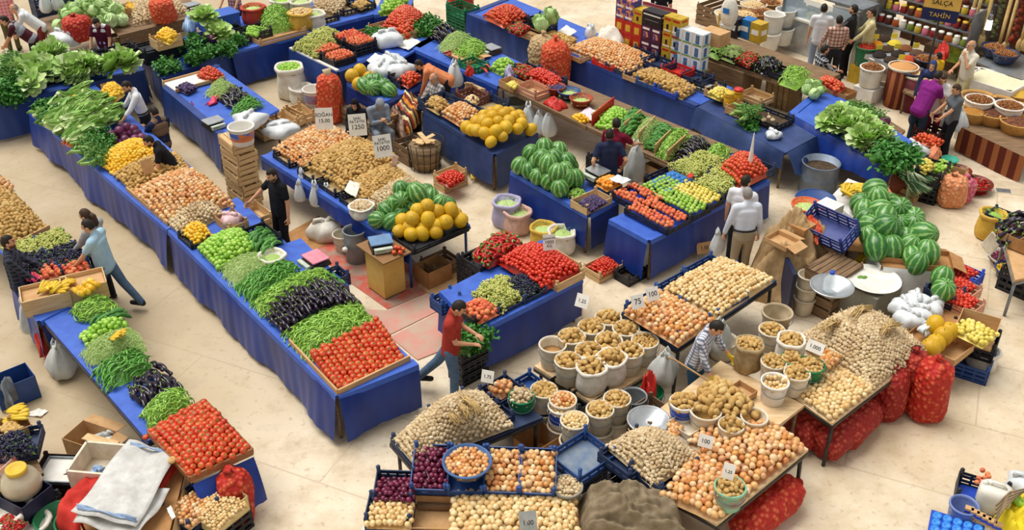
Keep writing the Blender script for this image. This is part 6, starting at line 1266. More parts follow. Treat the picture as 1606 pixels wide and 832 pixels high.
sack('crumpled white sack beside the dried chilies',P(52,850,0),.26,.36,LINEN,seed=17)
t=thing('white_tub','large white tub with blue bags beside the sheets','tub',P(168,748,.45),-.12);m=MB();m.box((0,0,.02),(.62,.5,.03));
part('tub_floor',m,CREAM,t)
for s in (-1,1):m=MB();m.box((0,s*.26,.16),(.66,.03,.32));part('tub_wall',m,CREAM,t);m=MB();m.box((s*.325,0,.16),(.03,.52,.32));part('tub_wall',m,CREAM,t)
heapcloth('pale blue bags crumpled in the white tub',[(140,750),(150,758),(168,745),(156,735)],.62,.12,plain('pale_blue_film','#9db8d6','#86a6cc',.3),'blue_bags','bag',3,12)
cbox('broken wooden boards and carton behind the white tub',P(150,712,0),.6,.4,.34,-.4,CARDL,2,open_flap=.2);m=MB();m.beam((-.25,0,.02),(.3,.1,.08),.12,.015);single('loose_board',m,PALEW,'loose pale board lying on the broken carton','board',P(152,698,.38),-.6)
bag('crushed clear film behind the white tub',P(172,706,0),.2,.4,GBAG,91)
stall('goods_stack','covered stack of goods under the white sheets',[(118,800),(150,860),(262,850),(292,730)],z=.62,sk=(0,1,2),skm=plain('stack_side','#c9ad84','#b8996c',.8,.2,5),top=CARD,legs=False,cat='stack',lip=False)
heapcloth('red cloth under the white sheets',[(76,800),(110,838),(200,780),(150,728)],.62,.12,plain('red_cloth','#c93a30','#b02c24',.8,.2,6),'red_cloth','cloth',4,24,.25)
sheet('red sheet edge showing under the white sheets',[(218,812),(232,806),(296,712),(280,706)],.72,plain('red_cloth','#c93a30'),'red_sheet','cloth')
WSH=plain('white_woven','#d2d0cb','#b9b6b0',.85,.15,6,None,.5)
sheet('top white woven sheet with blue stripes',[(112,806),(214,830),(282,712),(204,694)],.84,WSH,'woven_sheet','sheet',None,.03,.01,3);sheet('lower white woven sheet hanging to the frame bottom',[(116,824),(216,846),(268,772),(160,760)],.76,WSH,'woven_sheet','sheet',None,.03,.01,5)
for i,q in enumerate(([(120,799),(214,821),(216,817),(123,795)],[(204,701),(276,717),(278,713),(207,698)])):sheet(['blue stripe along the near edge of the woven sheet','blue stripe along the far edge of the woven sheet'][i],q,.872,plain('stripe_blue','#9fb2cc','#8ca3c2',.8),'woven_stripe','stripe','stripes',.03,.004,3)
lay('pale_onion',[(270,722)],.93,.1,'single onion lying on the white sheet','onion on the sheet')
for i in range(3):basin(['green tub under the sheets at the bottom edge','green tub under the red cloth','green tub at the corner of the sheets'][i],P((98,200,130)[i],(838,846,842)[i],.1),.26,.3,GREENP,'green_tub','tub')
pcrate('navy crate of hazel-sized onions standing on the pale box',P(300,806,.4),.5,.52,.16,.95,NAVYP,tilt=.12,tab=.1);rect('golden_onion',P(300,800,.56),.42,.44,.95,.05,.062,'small golden onion in the navy crate under the left bank','small onions under the left bank',pitch=(.88,.88))
cbox('pale yellow box of small onions behind the navy crate',P(342,806,.35),.55,.55,.24,.95,plain('pale_yellow_box','#d8c48c','#c9b478',.7));rect('pale_onion',P(342,798,.56),.5,.5,.95,.04,.05,'tiny pale onion in the pale yellow box','tiny onions in the yellow box',pitch=(.9,.9))
pcrate('black crate under the pale yellow box',P(345,832,0),.6,.6,.33,.95,BLACKP);pcrate('black crate under the navy onion crate',P(298,838,0),.55,.55,.36,.95,NAVYP);cbox('brown paper sack standing between sheets and onion crates',P(258,836,0),.3,.5,.5,.9,CARDL)
sheet('grey card leaning in the navy onion crate',[(262,800),(270,818),(276,812),(268,794)],.68,PAPER,'paper_card','card')
sheet('torn white paper on the ground near the left crate',[(36,652),(64,656),(76,646),(60,642)],.005,PAPER,'paper_scrap','paper')
# === stalls along the top left
stall('market_stall','blue-skirted stall of pale lettuces at the upper left',[(-45,174),(225,111),(172,74),(-90,128)],sk=(0,1),zb=.05,skm=TARPD)
for i,(x,y) in enumerate(((72,128),(128,112),(150,108),(186,97))):pcrate(['dark crate under the lettuces nearest the herbs','dark crate under the widest lettuce group','dark crate between the lettuce groups','dark crate under the lettuces beside the parsley stall'][i],P(x,y,.84),.85,.5,.3,HB,BLACKP,'crates of the upper left stall')
lay('lettuce',[(108,108,.1),(124,104,.15),(140,106,.1),(116,118,0),(133,117,0),(150,112,0),(104,118,0),(126,126,-.1),(116,100,.1),(138,98,.1)],.98,.5,'big pale lettuce in the widest group of the upper left stall','lettuces in the widest group',tilt=.5);lay('lettuce',[(178,102),(190,98),(202,104),(186,106)],1.15,.62,'pale lettuce in the group beside the parsley stall','lettuces beside the parsley stall',tilt=.5)
lay('lettuce',[(70,88),(80,84),(76,94),(86,90),(46,104),(58,110),(68,108),(54,122),(50,134),(40,118),(74,116),(62,100)],1.0,.56,'pale lettuce among the herbs at the upper left','lettuces among the herbs',tilt=.5)
lay('dill_bunch',patch([(0,122),(30,116),(40,88),(8,86)],4,4,3,5,.1,.15),.95,.55,'feathery green bunch at the upper left border','feathery bunches at the border',-.6,.8);lay('parsley_bunch',patch([(-5,150),(36,148),(48,122),(4,120)],5,4,3,6,0,.12),.9,.55,'dark parsley bunch spilling at the upper left border','parsley at the border',-1.6,.8)
lay('parsley_bunch',[(108,118),(114,124),(104,110)],.85,.5,'dark green bunch hanging below the widest lettuces','green bunches below lettuces',-1.4,.4)
stall('market_stall','plank stall of cabbages behind the man in the white waistcoat',[(80,62),(190,36),(150,8),(60,30)],z=.8,sk=(),top=OLDW)
qheap('cabbage',[(84,58),(196,48),(192,22),(112,18)],.84,.45,.36,'round pale cabbage in the row behind the white waistcoat','cabbages at the back','dome',.4,pitch=(.85,.85),corefn=False);netsack('red net of cabbages beside the man in the white waistcoat',P(125,62,.75),.34,.6,NETR,seed=61);bag('heap of white bags behind the bending men',P(103,70,.7),.36,.5,PBAG,62)
for i in range(6):pcrate('navy empty crate in the back stack, '+['bottom, by the white bags','middle, by the white bags','top, by the white bags','bottom, far end','middle, far end','top, far end'][i],P(84+36*(i//3),32-8*(i//3),0)+Vector((0,0,.26*(i % 3))),.9,.5,.25,HB,NAVYP,'navy back crates')
for i,(x,y) in enumerate(((74,20),(93,16))):bag(['white bag hanging at the back crates, left one','white bag hanging at the back crates, right one'][i],P(x,y,1.0),.18,.55,PBAG,63+i,hang=True)
stall('market_stall','plank stall of dry garlic with a high board at the back',[(186,56),(330,20),(280,-12),(150,14)],z=.8,sk=(0,),top=OLDW,skm=OLDW,folds=0,zb=.45,lip=False)
qheap('garlic_bulb',[(210,40),(300,20),(272,-2),(206,8)],.84,.22,.09,'garlic bulb on the plank stall at the back','garlic at the back','dome',.4);netsack('short red net sack of onions standing on the dry garlic',P(259,34,.84),.3,.62,NETO,seed=66);cbox('pale box of greens beside the dry garlic',P(181,26,.82),.7,.4,.2,HB,CARDL);lay('quince',patch([(170,20),(190,24),(196,12),(178,10)],5,4,1),1.05,.09,'green fruit in the pale box at the back','green fruit at the back');lay('lemon',patch([(196,14),(210,16),(212,6),(200,4)],4,4,1),.95,.09,'lemon beside the dry garlic','lemons at the back')
scale('weighing scale beside the dry garlic',P(302,14,.84),HB);wcrate('empty wooden crate behind the white waistcoat man',P(204,76,.3),.8,.5,.4,HB,OLDW,n=3)
stall('market_stall','blue-skirted stall of parsley under dark crates',[(222,80),(256,124),(394,68),(356,36)],sk=(0,1),zb=.1,skm=TARPD)
for i in range(3):pcrate(['lowest grey crate beside the lemon box','middle grey crate beside the lemon box','top grey crate beside the lemon box'][i],P(252,92,.82)+Vector((0,.1,.12*i)),1.0,.6,.11,HB,BLACKP,'grey crates')
wcrate('wooden box of lemons on the grey crates',P(262,72,1.18),.6,.45,.24,HB,PALEW);qheap('lemon',[(244,60),(266,68),(280,56),(260,46)],1.42,.14,.09,'lemon in the box on the grey crates','lemons on the grey crates','dome',.5)
pcrate('long dark crate of herbs at the end of the parsley stall',P(345,62,.82),1.2,.5,.2,HB,BLACKP)
for L,lab in (([(252,100),(264,97),(272,102),(258,106)],'dark parsley hanging at the corner of the parsley stall'),([(296,92),(308,86),(322,82),(334,78),(304,94),(318,90)],'parsley laid along the front of the parsley stall'),([(348,76),(358,70),(368,66),(376,60),(362,76)],'parsley at the far front of the parsley stall'),([(284,76),(292,72),(304,66),(314,62),(308,72),(300,60)],'parsley piled beside the lemon box')):lay('parsley_bunch',L,.96,.46,lab,lab+' group',-1.2,.5)
t=thing('blue_box','blue plastic box carrying a lettuce at the back','box',P(345,44,.82),HB);m=MB();m.box((0,0,.18),(.9,.5,.36));part('box_body',m,plain('mid_blue_plastic','#3a62b8'),t);m=MB();m.box((0,0,.36),(.95,.55,.04));part('box_lid',m,plain('mid_blue_plastic','#3a62b8'),t)
lay('lettuce',[(320,30,.3),(344,54,0)],1.0,.55,'lone lettuce beside the blue box','lettuces at the blue box');lay('purple_cabbage',[(326,56),(333,60)],1.0,.24,'purple cabbage behind the parsley','purple cabbages at the back');heapcloth('pale blue film crumpled beside the blue box',[(286,48),(304,56),(312,40),(296,32)],.85,.3,plain('pale_blue_film','#9db8d6'),'blue_film','bag',3,12)
stall('market_stall','blue-covered table of beans, aubergines and the black scale',[(257,138),(350,216),(438,172),(340,102)],sk=(0,3),zb=.1,skm=TARPD)
t=thing('display_tray','wood-rimmed tray of cherries and tomatoes on the blue table','tray',P(305,128,.84),HB);m=MB();m.box((0,0,.02),(1.15,.62,.03));part('tray_bed',m,PAPER,t)
for s in (-1,1):m=MB();m.box((0,s*.31,.04),(1.17,.03,.07));part('tray_rim',m,CRW,t)
qheap('plum',[(276,138),(293,147),(310,138),(292,130)],.9,.06,.06,'dark cherry on the wood-rimmed tray','cherries on the tray','dome',.5);qheap('tomato',[(308,122),(336,128),(350,118),(326,106)],.9,.12,.09,'tomato on the wood-rimmed tray','tomatoes on the tray','dome',.45)
qheap('green_bean',[(322,150),(345,160),(372,140),(346,126)],.84,.16,.2,'green bean on the blue table with the black scale','beans on the blue table','dome',.5,heading=HB,spread=1.2,pitch=(.33,.2),jit=.5,core=.25);qheap('eggplant',[(345,162),(364,174),(392,152),(368,138)],.84,.14,.26,'aubergine on the blue table with the black scale','aubergines on the blue table','dome',.5,heading=HA,spread=.4,pitch=(.6,.28));qheap('dark_chili',[(364,178),(384,188),(414,166),(388,152)],.84,.14,.2,'green pepper on the blue table with the black scale','peppers on the blue table','dome',.5,heading=HB,spread=.8,pitch=(.4,.22))
scale('black weighing scale on the blue table',P(336,198,.82),HB);heapcloth('small pink bag lying on the blue table',[(322,164),(334,166),(352,152),(344,150)],.84,.08,plain('hot_pink','#e0406a'),'pink_bag','bag',2,10);heapcloth('red cloth hanging at the blue table corner',[(300,196),(310,202),(314,184),(304,180)],.4,.4,REDP,'red_cloth','cloth',5,10)
bag('heap of white bags on the end of the blue table',P(392,196,.84),.26,.36,PBAG,71,fat=1.2);m=MB()
for i in range(5):wcrate('empty wooden crate lying in the aisle, '+['nearest the tall stack','second from the tall stack','middle one','second from the orange sack','nearest the orange sack'][i],P(418+13*i,214-6*i,0)+Vector((0,0,.05)),.62,.45,.22,HA+.1*(i % 2),PALEW,'empty crates in the aisle',tilt=.25 if i % 2 else 0,floor=PLYW)
bag('white and blue film bag lying behind the onions of the middle stall',P(440,208,.5),.3,.3,PBAG,77,fat=1.2)
stall('market_stall','bright blue-skirted stall of beans and sacks at the top',[(362,84),(484,52),(440,8),(322,40)],sk=(0,1),zb=.05,folds=.08)
qheap('green_chili',[(410,56),(462,46),(450,20),(412,26)],.86,.4,.2,'green bean pod in the tall heap at the top','pods at the top','dome',.5,heading=HB,spread=1.3,pitch=(.33,.2),jit=.5,core=.25);wcrate('wooden tray under the tall bean heap at the top',P(436,58,.82),1.3,.6,.14,HB,CRW);pcrate('black crate of peas left of the bean heap',P(396,58,.82),.8,.6,.2,HB,BLACKP);lay('green_pepper',patch([(384,54),(404,58),(408,42),(390,40)],5,4,1),1.02,.1,'green pod in the black crate at the top','peas at the top')
for i,(x,y,mt,kd) in enumerate(((473,44,YELSACK,'pale_onion'),(494,46,LINEN,'green_bean'),(445,24,LINEN,'green_chili'),(474,26,LINEN,'green_bean'),(400,36,plain('red_sack','#c0402c'),'green_bean'))):sack(['yellow sack beside the tall bean heap','white sack at the corner of the bean stall','white sack of beans behind the tall heap','white sack behind the yellow one','red sack of beans at the top'][i],P(x,y,.8 if i != 1 else .7),.27,.42,mt,seed=80+i,fill=(kd,.1,['pale grain in the yellow sack','bean in the corner white sack','bean in the sack behind the tall heap','bean in the sack behind the yellow one','bean in the red sack at the top'][i],'top sack %d' % i,.08))
stall('market_stall','blue-skirted stall of garlic crates at the top edge',[(494,46),(596,20),(574,-14),(470,8)],sk=(0,1),zb=.1);qheap('garlic_bulb',[(490,22),(530,24),(545,6),(498,-4)],.9,.25,.09,'garlic bulb in the top edge stall','garlic at the top edge','dome',.45)
for i,(x,y) in enumerate(((508,30),(540,18),(566,12))):pcrate(['black crate of garlic at the top edge','black crate of nuts at the top edge','black crate of potatoes at the top edge'][i],P(x,y,.82),.7,.5,.16,HA,BLACKP,floor=JUTE)
qheap('potato',[(552,8),(566,14),(580,6),(566,0)],.98,.06,.085,'potato in the black crate at the top edge','potatoes at the top edge','dome',.5);qheap('green_pepper',[(595,22),(625,20),(640,2),(606,2)],.9,.2,.11,'green pepper beyond the top edge stall','peppers at the top edge','dome',.5);stall('market_stall','blue stand of green peppers at the top edge',[(586,24),(640,20),(650,-6),(600,-6)],sk=(0,));
stall('market_stall','blue-skirted stall of grapes and peaches above the melons',[(455,78),(531,114),(602,86),(520,46)],sk=(0,1),zb=.1,folds=.06,skm=TARPD);rim_frame('white board along the grape and peach stall',(456,77),(530,113),.82,.05,.08,'white_edge_board',WHITE)
qheap('grape_bunch',[(462,76),(500,92),(540,62),(512,48)],.9,.22,.22,'bunch of pinkish-green grapes on the stall above the melons','grapes above the melons','dome',.45,heading=HB,spread=1.5,pitch=(.5,.4))
for i,(x,y) in enumerate(((512,86),(533,97),(548,72),(566,80))):
 c=P(x,y,.84);pcrate(['black crate of plums beside the grapes','black crate of plums at the stall front above the melons','black crate of peaches at the back above the melons','black crate of peaches over the white cardboard'][i],c,.62,.5,.16 if i < 2 else .26,HB,BLACKP);rect('peach',c+Vector((0,0,.17 if i < 2 else .27)),.56,.44,HB,.04,.075,['plum-red peach beside the grapes','plum-red peach at the front above the melons','peach at the back above the melons','peach over the white cardboard'][i],'top peaches %d' % i,pitch=(.95,.95))
stall('market_stall','low blue counter of watermelons and bags behind the seated couple',[(546,130),(602,160),(676,128),(606,92)],z=.7,sk=(0,1),zb=.1,skm=TARP)
melons('yellow_melon',[(552,119,.85),(564,112,.85),(599,102,.8),(563,132,.8),(579,124,.8)],'yellow melon on the counter behind the seated couple','melons behind the couple',.32,4);melons('watermelon',[(573,135,.85),(587,138,.85),(602,136,.85),(610,142,.82),(591,128,.9),(582,128,.9)],'watermelon on the counter behind the seated couple','watermelons behind the couple',.36,5)
for i,(x,y) in enumerate(((600,118),(614,106),(626,118))):bag(['white bag heap nearest the watermelons','white bag heap beside the orange shirt','white bag heap behind the tomato crate'][i],P(x,y,.72),.26,.45,PBAG,85+i,'bag heaps on the counter',fat=1.2)
pcrate('black crate of tomatoes between bags and striped bundle',P(643,128,.7),.85,.5,.2,HB,BLACKP);qheap('tomato',[(624,128),(640,136),(662,122),(644,114)],.86,.12,.09,'tomato in the black crate by the orange shirt','tomatoes by the orange shirt','dome',.5)
sheet('white cardboard lid at the stall corner above the melons',[(575,96),(590,104),(602,90),(588,84)],.9,PAPER,'white_cardboard','cardboard')
STR=NT('striped_kilim');_s=STR.n('ShaderNodeTexCoord');_x=STR.n('ShaderNodeSeparateXYZ');STR.l(_s.outputs['Object'],_x.inputs[0]);_v=STR.val(STR.val(STR.val(_x.outputs[0],_x.outputs[1],'ADD'),1.6),None,'FRACT');STR=STR.out(STR.ramp(_v,[(0,'#d98a3c'),(.15,'#7d3b2c'),(.3,'#e6d2a8'),(.42,'#3c3430'),(.55,'#c24a30'),(.7,'#e0c07a'),(.85,'#5a4a44')],'CONSTANT'),.9,.1)
heapcloth('striped woven bundle behind the seated old man',[(606,190),(644,212),(672,172),(634,150)],.2,.5,STR,'striped_bundle','bundle',7,26,cr=.12);heapcloth('checked shawl hanging below the striped bundle',[(606,196),(632,220),(648,205),(622,184)],.1,.45,plaid('shawl','#b99a86','#7d5a4c',9),'checked_shawl','shawl',9,18)
stall('market_stall','stall of tomato crates with cardboard at the top',[(570,62),(628,92),(700,52),(640,20)],sk=(0,3),zb=.1);qheap('tomato',[(600,44),(640,58),(668,30),(632,12)],.95,.3,.1,'tomato in the heap in wooden crates at the top','tomatoes in wooden crates at the top','dome',.45)
for i,(x,y,lab) in enumerate(((606,50,'wooden crate of tomatoes facing the bags at the top'),(632,58,'wooden crate with few tomatoes at the top'),(583,60,'wooden crate of green leaves at the top'))):wcrate(lab,P(x,y,.82),.75,.5,.2,HB,CRW)
lay('parsley_bunch',patch([(570,56),(590,62),(596,50),(578,46)],3,3,1),.98,.4,'leafy green bunch in the wooden crate at the top','greens in the top crate');bag('white bag standing on the tomato stall',P(608,70,.84),.3,.5,PBAG,91,fat=1.2);cbox('open cardboard box hanging at the tomato stall front',P(616,92,.5),.5,.3,.3,HB,CARD);sheet('white sheets lying on the tomato stall',[(622,72),(640,80),(660,66),(642,58)],.86,PAPER,'paper_sheets','paper')
lay('parsley_bunch',patch([(640,52),(664,54),(684,38),(662,30)],5,4,1.5),.92,.5,'green bunch beside the wooden tomato crates','greens beside the tomato crates',HB,1.0)
stall('market_stall','stall of aubergines and beans behind a bright blue tarpaulin',[(638,72),(782,136),(838,108),(700,44)],sk=(0,3),zb=.15)
qheap('eggplant',[(672,62),(690,70),(716,52),(694,44)],.84,.2,.26,'aubergine on the stall behind the bright blue tarpaulin','aubergines behind the tarpaulin','dome',.5,heading=HA,spread=.4,pitch=(.6,.28));qheap('green_bean',[(686,78),(708,88),(742,62),(716,52)],.84,.2,.2,'bean on the stall behind the bright blue tarpaulin','beans behind the tarpaulin','dome',.5,heading=HB,spread=1.0,pitch=(.33,.2),jit=.5,core=.25);qheap('green_chili',[(712,86),(744,96),(772,82),(740,62)],.84,.2,.18,'chili on the stall behind the bright blue tarpaulin','chilies behind the tarpaulin','dome',.5,heading=HB,spread=1.2,pitch=(.33,.2),jit=.5,core=.25)
qheap('green_pepper',[(768,110),(790,122),(810,106),(788,96)],.84,.2,.1,'green pepper near the lilac cloth','peppers near the lilac cloth','dome',.5);cbox('wide flattened cardboard on the stall behind the tarpaulin',P(728,90,.84),.9,.5,.06,HA,CARDL,1,open_flap=.1);pcrate('green crate on the stall behind the tarpaulin',P(743,108,.82),.6,.45,.16,HA,GREENP);lay('red_pepper',[(758,108),(762,112),(764,104),(700,82),(703,86)],.95,.2,'red pepper beside the green crate','red peppers by the green crate');scale('white weighing scale behind the beans',P(770,82,.84),HA);qheap('red_pepper',[(800,110),(812,116),(826,108),(814,102)],.86,.1,.12,'red pepper behind the pale pepper box','red peppers behind the pale box','dome',.5,heading=0,spread=3,pitch=(.45,.35))
for i in range(3):pcrate(['lowest green crate at the back aisle corner','middle green crate at the back aisle corner','top green crate at the back aisle corner'][i],P(727,60,0)+Vector((0,0,.3*i)),.8,.5,.29,HA,GREENP,'green crates')
netsack('red net sack behind the green crates',P(723,38,0),.35,1.3,NETR,seed=93);
sack('white sack of green leaves in the aisle',P(459,152,0),.3,.75,LINEN,seed=95,fill=('green_pepper',.09,'green pod in the white aisle sack','pods in the aisle sack',.1));sack('half-empty white sack behind the bucket on a pallet',P(476,162,0),.26,.4,LINEN,seed=96);wcrate('small wooden pallet under the white bucket',P(494,172,0),.7,.5,.2,HA,CRW,n=1);bucket('white bucket with a lid and blue label on the pallet',P(495,166,.2),.25,.42,WHITE,band=plain('blue_label','#7f9fd0','#d4574a',.4,.4,3));netsack('tall red net sack of onions beside the woman in black',P(521,190,0),.27,1.15,NETO,seed=98,tied=False,top=plain('pale_top','#d9c39c'))
basin('small straw basket of meal on a stool beside the seated man',P(613,190,.3),.18,.2,CRW,'straw_basket','basket');wcrate('wooden stool under the straw basket',P(616,200,0),.5,.45,.3,HA,CRW,lid=True)
wcrate('wooden crate used as a seat by the old man',P(597,218,0),.5,.45,.4,HA,OLDW,n=3,lid=True);wcrate('wooden crate used as a seat by the woman in black',P(560,196,0),.5,.45,.4,HA,OLDW,n=3,lid=True);wcrate('wooden crate seat behind the old man in plaid',P(690,178,0),.5,.45,.42,HA,OLDW,n=3,lid=True)
for i,(x,y,tx) in enumerate(((511,212,(('SOĞAN',.2),('15.00',.34))),(563,222,(('SARI',.15),('PATATES',.15),('1250',.34),('',.1))),(602,256,(('SARI',.15),('PATATES',.15),('1000',.34),('',.1))))):
 sign(['white price card above the onions reading fifteen hundred','white price card above the potatoes reading twelve fifty','white price card tilted over the small potatoes'][i],P(x,y,.95),list(tx),.34,.42,[.1,.2,.35][i],-.3,.14)
sheet('pink and white card behind the tilted price card',[(614,262),(622,264),(624,246),(616,244)],[.95,.95,1.3,1.3],plain('pink_paper','#e6d6dc'),'pink_card','card')
# === right side:watermelon stand,herbs and the shop
WT=plain('white_tarp','#e3e1dd','#cfcdca',.6,.3,5,None,.3)
stall('market_stall','white-sheeted stand of watermelons on the right',[(1334,345),(1385,418),(1482,428),(1392,292)],z=.8,sk=(0,1),skm=WT,top=CARD,zb=.1,folds=.06,lip=False)
melons('watermelon',[(1372,298,1.1,1.2),(1378,312,1.12,1.1),(1349,320,1.0),(1355,331,1.0),(1380,328,1.1),(1357,343,1.0),(1388,341,1.15,1.1),(1390,358,1.15,1.25),(1363,353,1.0),(1365,371,1.0),(1374,388,.98,1.1),(1400,389,.98,1.1),(1411,329,1.05,1.25),(1433,342,1.0,1.05),(1414,353,1.0),(1434,355,1.0,1.1),(1447,369,1.02,1.25),(1420,373,.98),(1425,386,.98),(1454,398,.95,1.1),(1431,403,.92),(1439,413,.9),(1402,372,1.0),(1396,318,1.0),(1478,436,.85),(1480,455,.85)],'striped watermelon on the white-sheeted stand','watermelons on the white stand',.36,8)
for i,(x,y) in enumerate(((1362,385),(1410,402),(1455,412))):cbox(['torn cardboard under the front watermelons','curled cardboard sheet before the watermelons','cardboard tray holding the last watermelons'][i],P(x,y,.8),.7,.5,.1,-.2,CARD,2,open_flap=.4)
lay('banana_bunch',[(1316,292),(1328,300),(1336,288),(1345,302),(1322,306),(1338,310),(1350,296)],1.0,.3,'banana bunch at the head of the watermelon stand','bananas by the watermelons',.5,1.5);stall('market_stall','white-covered table of bananas behind the blue crate',[(1300,312),(1340,344),(1372,296),(1330,280)],z=.8,sk=(0,1),skm=WT,top=WT,zb=.2,lip=False)
heapcloth('big brown burlap sheet over the goods behind the onion table',[(1156,440),(1240,474),(1318,420),(1230,352)],.25,.72,plain('burlap','#b89a72','#a5875f',.92,.1,9,None,.3),'burlap_sheet','burlap',12,40,.3,cr=.4,thick=.02)
cbox('open torn carton on the burlap',P(1226,382,1.0),.44,.36,.09,HA,CARDL,2,open_flap=.3);cbox('upturned carton behind the torn one',P(1252,364,.95),.42,.34,.18,HA,CARD,0,closed=True);heapcloth('orange net draped beside the blue crate',[(1240,352),(1280,384),(1290,368),(1256,340)],.9,.2,NETO,'orange_net','net',4,16);pcrate('empty blue-violet crate tilted over the cartons',P(1302,366,.95),.85,.5,.3,HA,plain('violet_crate','#3a4a94','#2e3c80',.45),tilt=.5)
basin('orange bowl of sliced greens beside the blue basin',P(1264,332,.85),.26,.14,plain('orange_plastic','#d9653a'),'bowl','bowl',fill=('green_bean',.1,'green slice in the orange bowl','greens in the orange bowl',.05));basin('flat blue basin behind the orange bowl',P(1278,318,.8),.34,.08,BLUEP);cbox('small white box beside the blue basin',P(1300,332,.85),.36,.3,.16,HA,WHITE,closed=True)
stall('market_table','rough table of cartons and bowls behind the burlap',[(1240,345),(1310,400),(1345,362),(1275,315)],z=.8,sk=(),top=OLDW);bag('clear bag hanging at the watermelon stand corner',P(1340,395,.3),.22,.6,PBAG,101,hang=True);heapcloth('yellow bag crumpled before the watermelons',[(1340,412),(1360,420),(1370,408),(1352,402)],.5,.2,plain('yellow_film','#d9b92c'),'yellow_bag','bag',5,12)
stall('market_stall','crate-built stand of tomatoes and melons at the right flank',[(1400,478),(1450,560),(1540,520),(1490,440)],z=.55,sk=(),top=CARD)
for i,(x,y) in enumerate(((1418,492),(1438,500),(1455,490),(1436,482),(1424,508))):bag('white bag heap on the right flank, '+['beside the round plate','with eggs, in the middle','nearest the tomato crates','farthest back','nearest the garlic'][i],P(x,y,.56),.19,.34,PBAG,103+i,'white bags on the right flank',fat=1.15)
melons('yellow_melon',[(1467,510,.8),(1488,520,.75),(1479,528,.75),(1468,539,.72),(1460,546,.72)],'yellow melon on the right flank beside the white bags','melons on the right flank',.28,9);cbox('cardboard tray under the right flank melons',P(1470,545,.5),.8,.6,.14,HA,CARDL)
for i,(x,y,mt,lab) in enumerate(((1502,440,BRIGHTB,'bright blue crate of tomatoes on the right flank'),(1498,462,wood('pink_wood','#d8a58a','#c78d70'),'pinkish wooden crate of tomatoes, upper'),(1502,485,wood('pink_wood','#d8a58a','#c78d70'),'pinkish wooden crate of tomatoes, lower'))):
 c=P(x,y,.5);(pcrate if i == 0 else wcrate)(lab,c,.62,.42,.2,HA,mt);rect('plum_tomato',c+Vector((-.05,0,.2)),.5,.36,HA,.04,.07,'tomato in the '+lab.split(' of')[0]+(', upper' if i == 1 else ', lower' if i == 2 else ''),'flank tomatoes %d' % i,pitch=(.9,.9))
pcrate('navy crate of peaches under the hanging melons',P(1478,470,.55),.5,.4,.2,HA,NAVYP);cbox('white-lined wooden box of pale fruit on the right flank',P(1528,530,.48),.55,.5,.3,HA+.3,PALEW);rect('quince',P(1528,522,.78),.5,.44,HA,.06,.08,'pale yellow fruit in the white-lined box','pale fruit on the right flank',pitch=(.9,.9))
for i in range(2):pcrate(['black crate under the white-lined box','blue crate lowest under the white-lined box'][i],P(1512,580,0)+Vector((.1*(1-i),.2*(1-i),.26*(1-i))),.7,.5,.25,HA+.3,[BLACKP,BLUEP][i])
sack('small white sack of greens at the end of the right flank',P(1538,574,0),.2,.3,LINEN,seed=111,fill=('green_chili',.1,'green chili in the small white sack','chilies in the small sack',.05));heapcloth('white bag over the melon tray',[(1440,520),(1455,530),(1470,515),(1452,508)],.7,.12,PBAG,'white_bag','bag',3,12)
stall('market_stall','wooden table of lettuces under a bright blue tarpaulin',[(1240,178),(1402,268),(1432,222),(1292,136)],z=.85,sk=(0,3),zb=.45,folds=.14,legm=OLDW)
lay('lettuce',patch([(1292,192),(1374,236),(1394,218),(1312,172)],7,3,3,12,.0,.12),.95,.46,'crisp green lettuce on the bright blue tarpaulin','lettuces on the blue tarpaulin',tilt=.6);lay('parsley_bunch',patch([(1372,246),(1400,262),(1424,240),(1396,222)],4,3,3,13,0,.15),.98,.6,'bushy parsley at the end of the lettuce table','parsley at the lettuce table end',HA,1.0);lay('cabbage',[(1266,142),(1276,148),(1286,142),(1272,132),(1281,134)],1.0,.26,'pale cabbage at the head of the lettuce table','pale cabbages at the head')
t=thing('oil_drum','cut-off grey drum under the lettuce table','drum',P(1280,300,0));m=MB();m.lathe([(.34,0),(.36,.02),(.36,.3),(.375,.32),(.36,.34),(.36,.62),(.375,.64),(.35,.65),(.34,.1),(0,.1)],24);part('drum_shell',m,plain('grey_blue_drum','#7d8794','#5f6c80',.45,.5,3,None,0,.3),t);m=MB();m.lathe([(0,.5),(.35,.5)],24);part('drum_contents',m,SOIL,t)
for i,(x,y,h,lab) in enumerate(((1334,182,1.0,'artichoke-green bunch at the back of the lettuce table'),(1352,190,1.0,'dark feathery bunch at the back of the lettuce table'))):lay('dill_bunch',patch([(x-14,y-4),(x+12,y+10),(x+20,y-8),(x-4,y-22)],4,3,2,i,0,.1),h-.1,.5,lab,lab+'es',HB,1.5)
lay('purple_cabbage',[(1381,194),(1388,190)],.85,.22,'purple cabbage behind the lettuce table','purple cabbages behind lettuces');stall('market_table','crate table of herbs behind the lettuces',[(1310,190),(1392,230),(1420,205),(1335,150)],z=.6,sk=(),top=OLDW);netsack('brown net sack lying under the lettuce table',P(1372,292,.25),.26,.7,plain('brown_net','#8a4a34','#74402e',.7,.2,20),seed=115,lie=.3)
qheap('tomato',[(1282,128),(1312,146),(1326,138),(1296,120)],.95,.1,.095,'tomato in the wooden box behind the pale cabbages','tomatoes behind the pale cabbages','dome',.5);cbox('wooden box of tomatoes behind the pale cabbages',P(1306,146,.8),.9,.4,.14,HA,CARD)
lay('spring_onion_bunch',patch([(1418,288),(1436,296),(1444,272),(1428,262)],4,2,1,3),.5,.7,'spring onion bunch hanging at the lettuce table end','spring onions',-1.1,.2);wcrate('low wooden crate under the spring onions',P(1416,304,0),.7,.5,.25,HA,CRW)
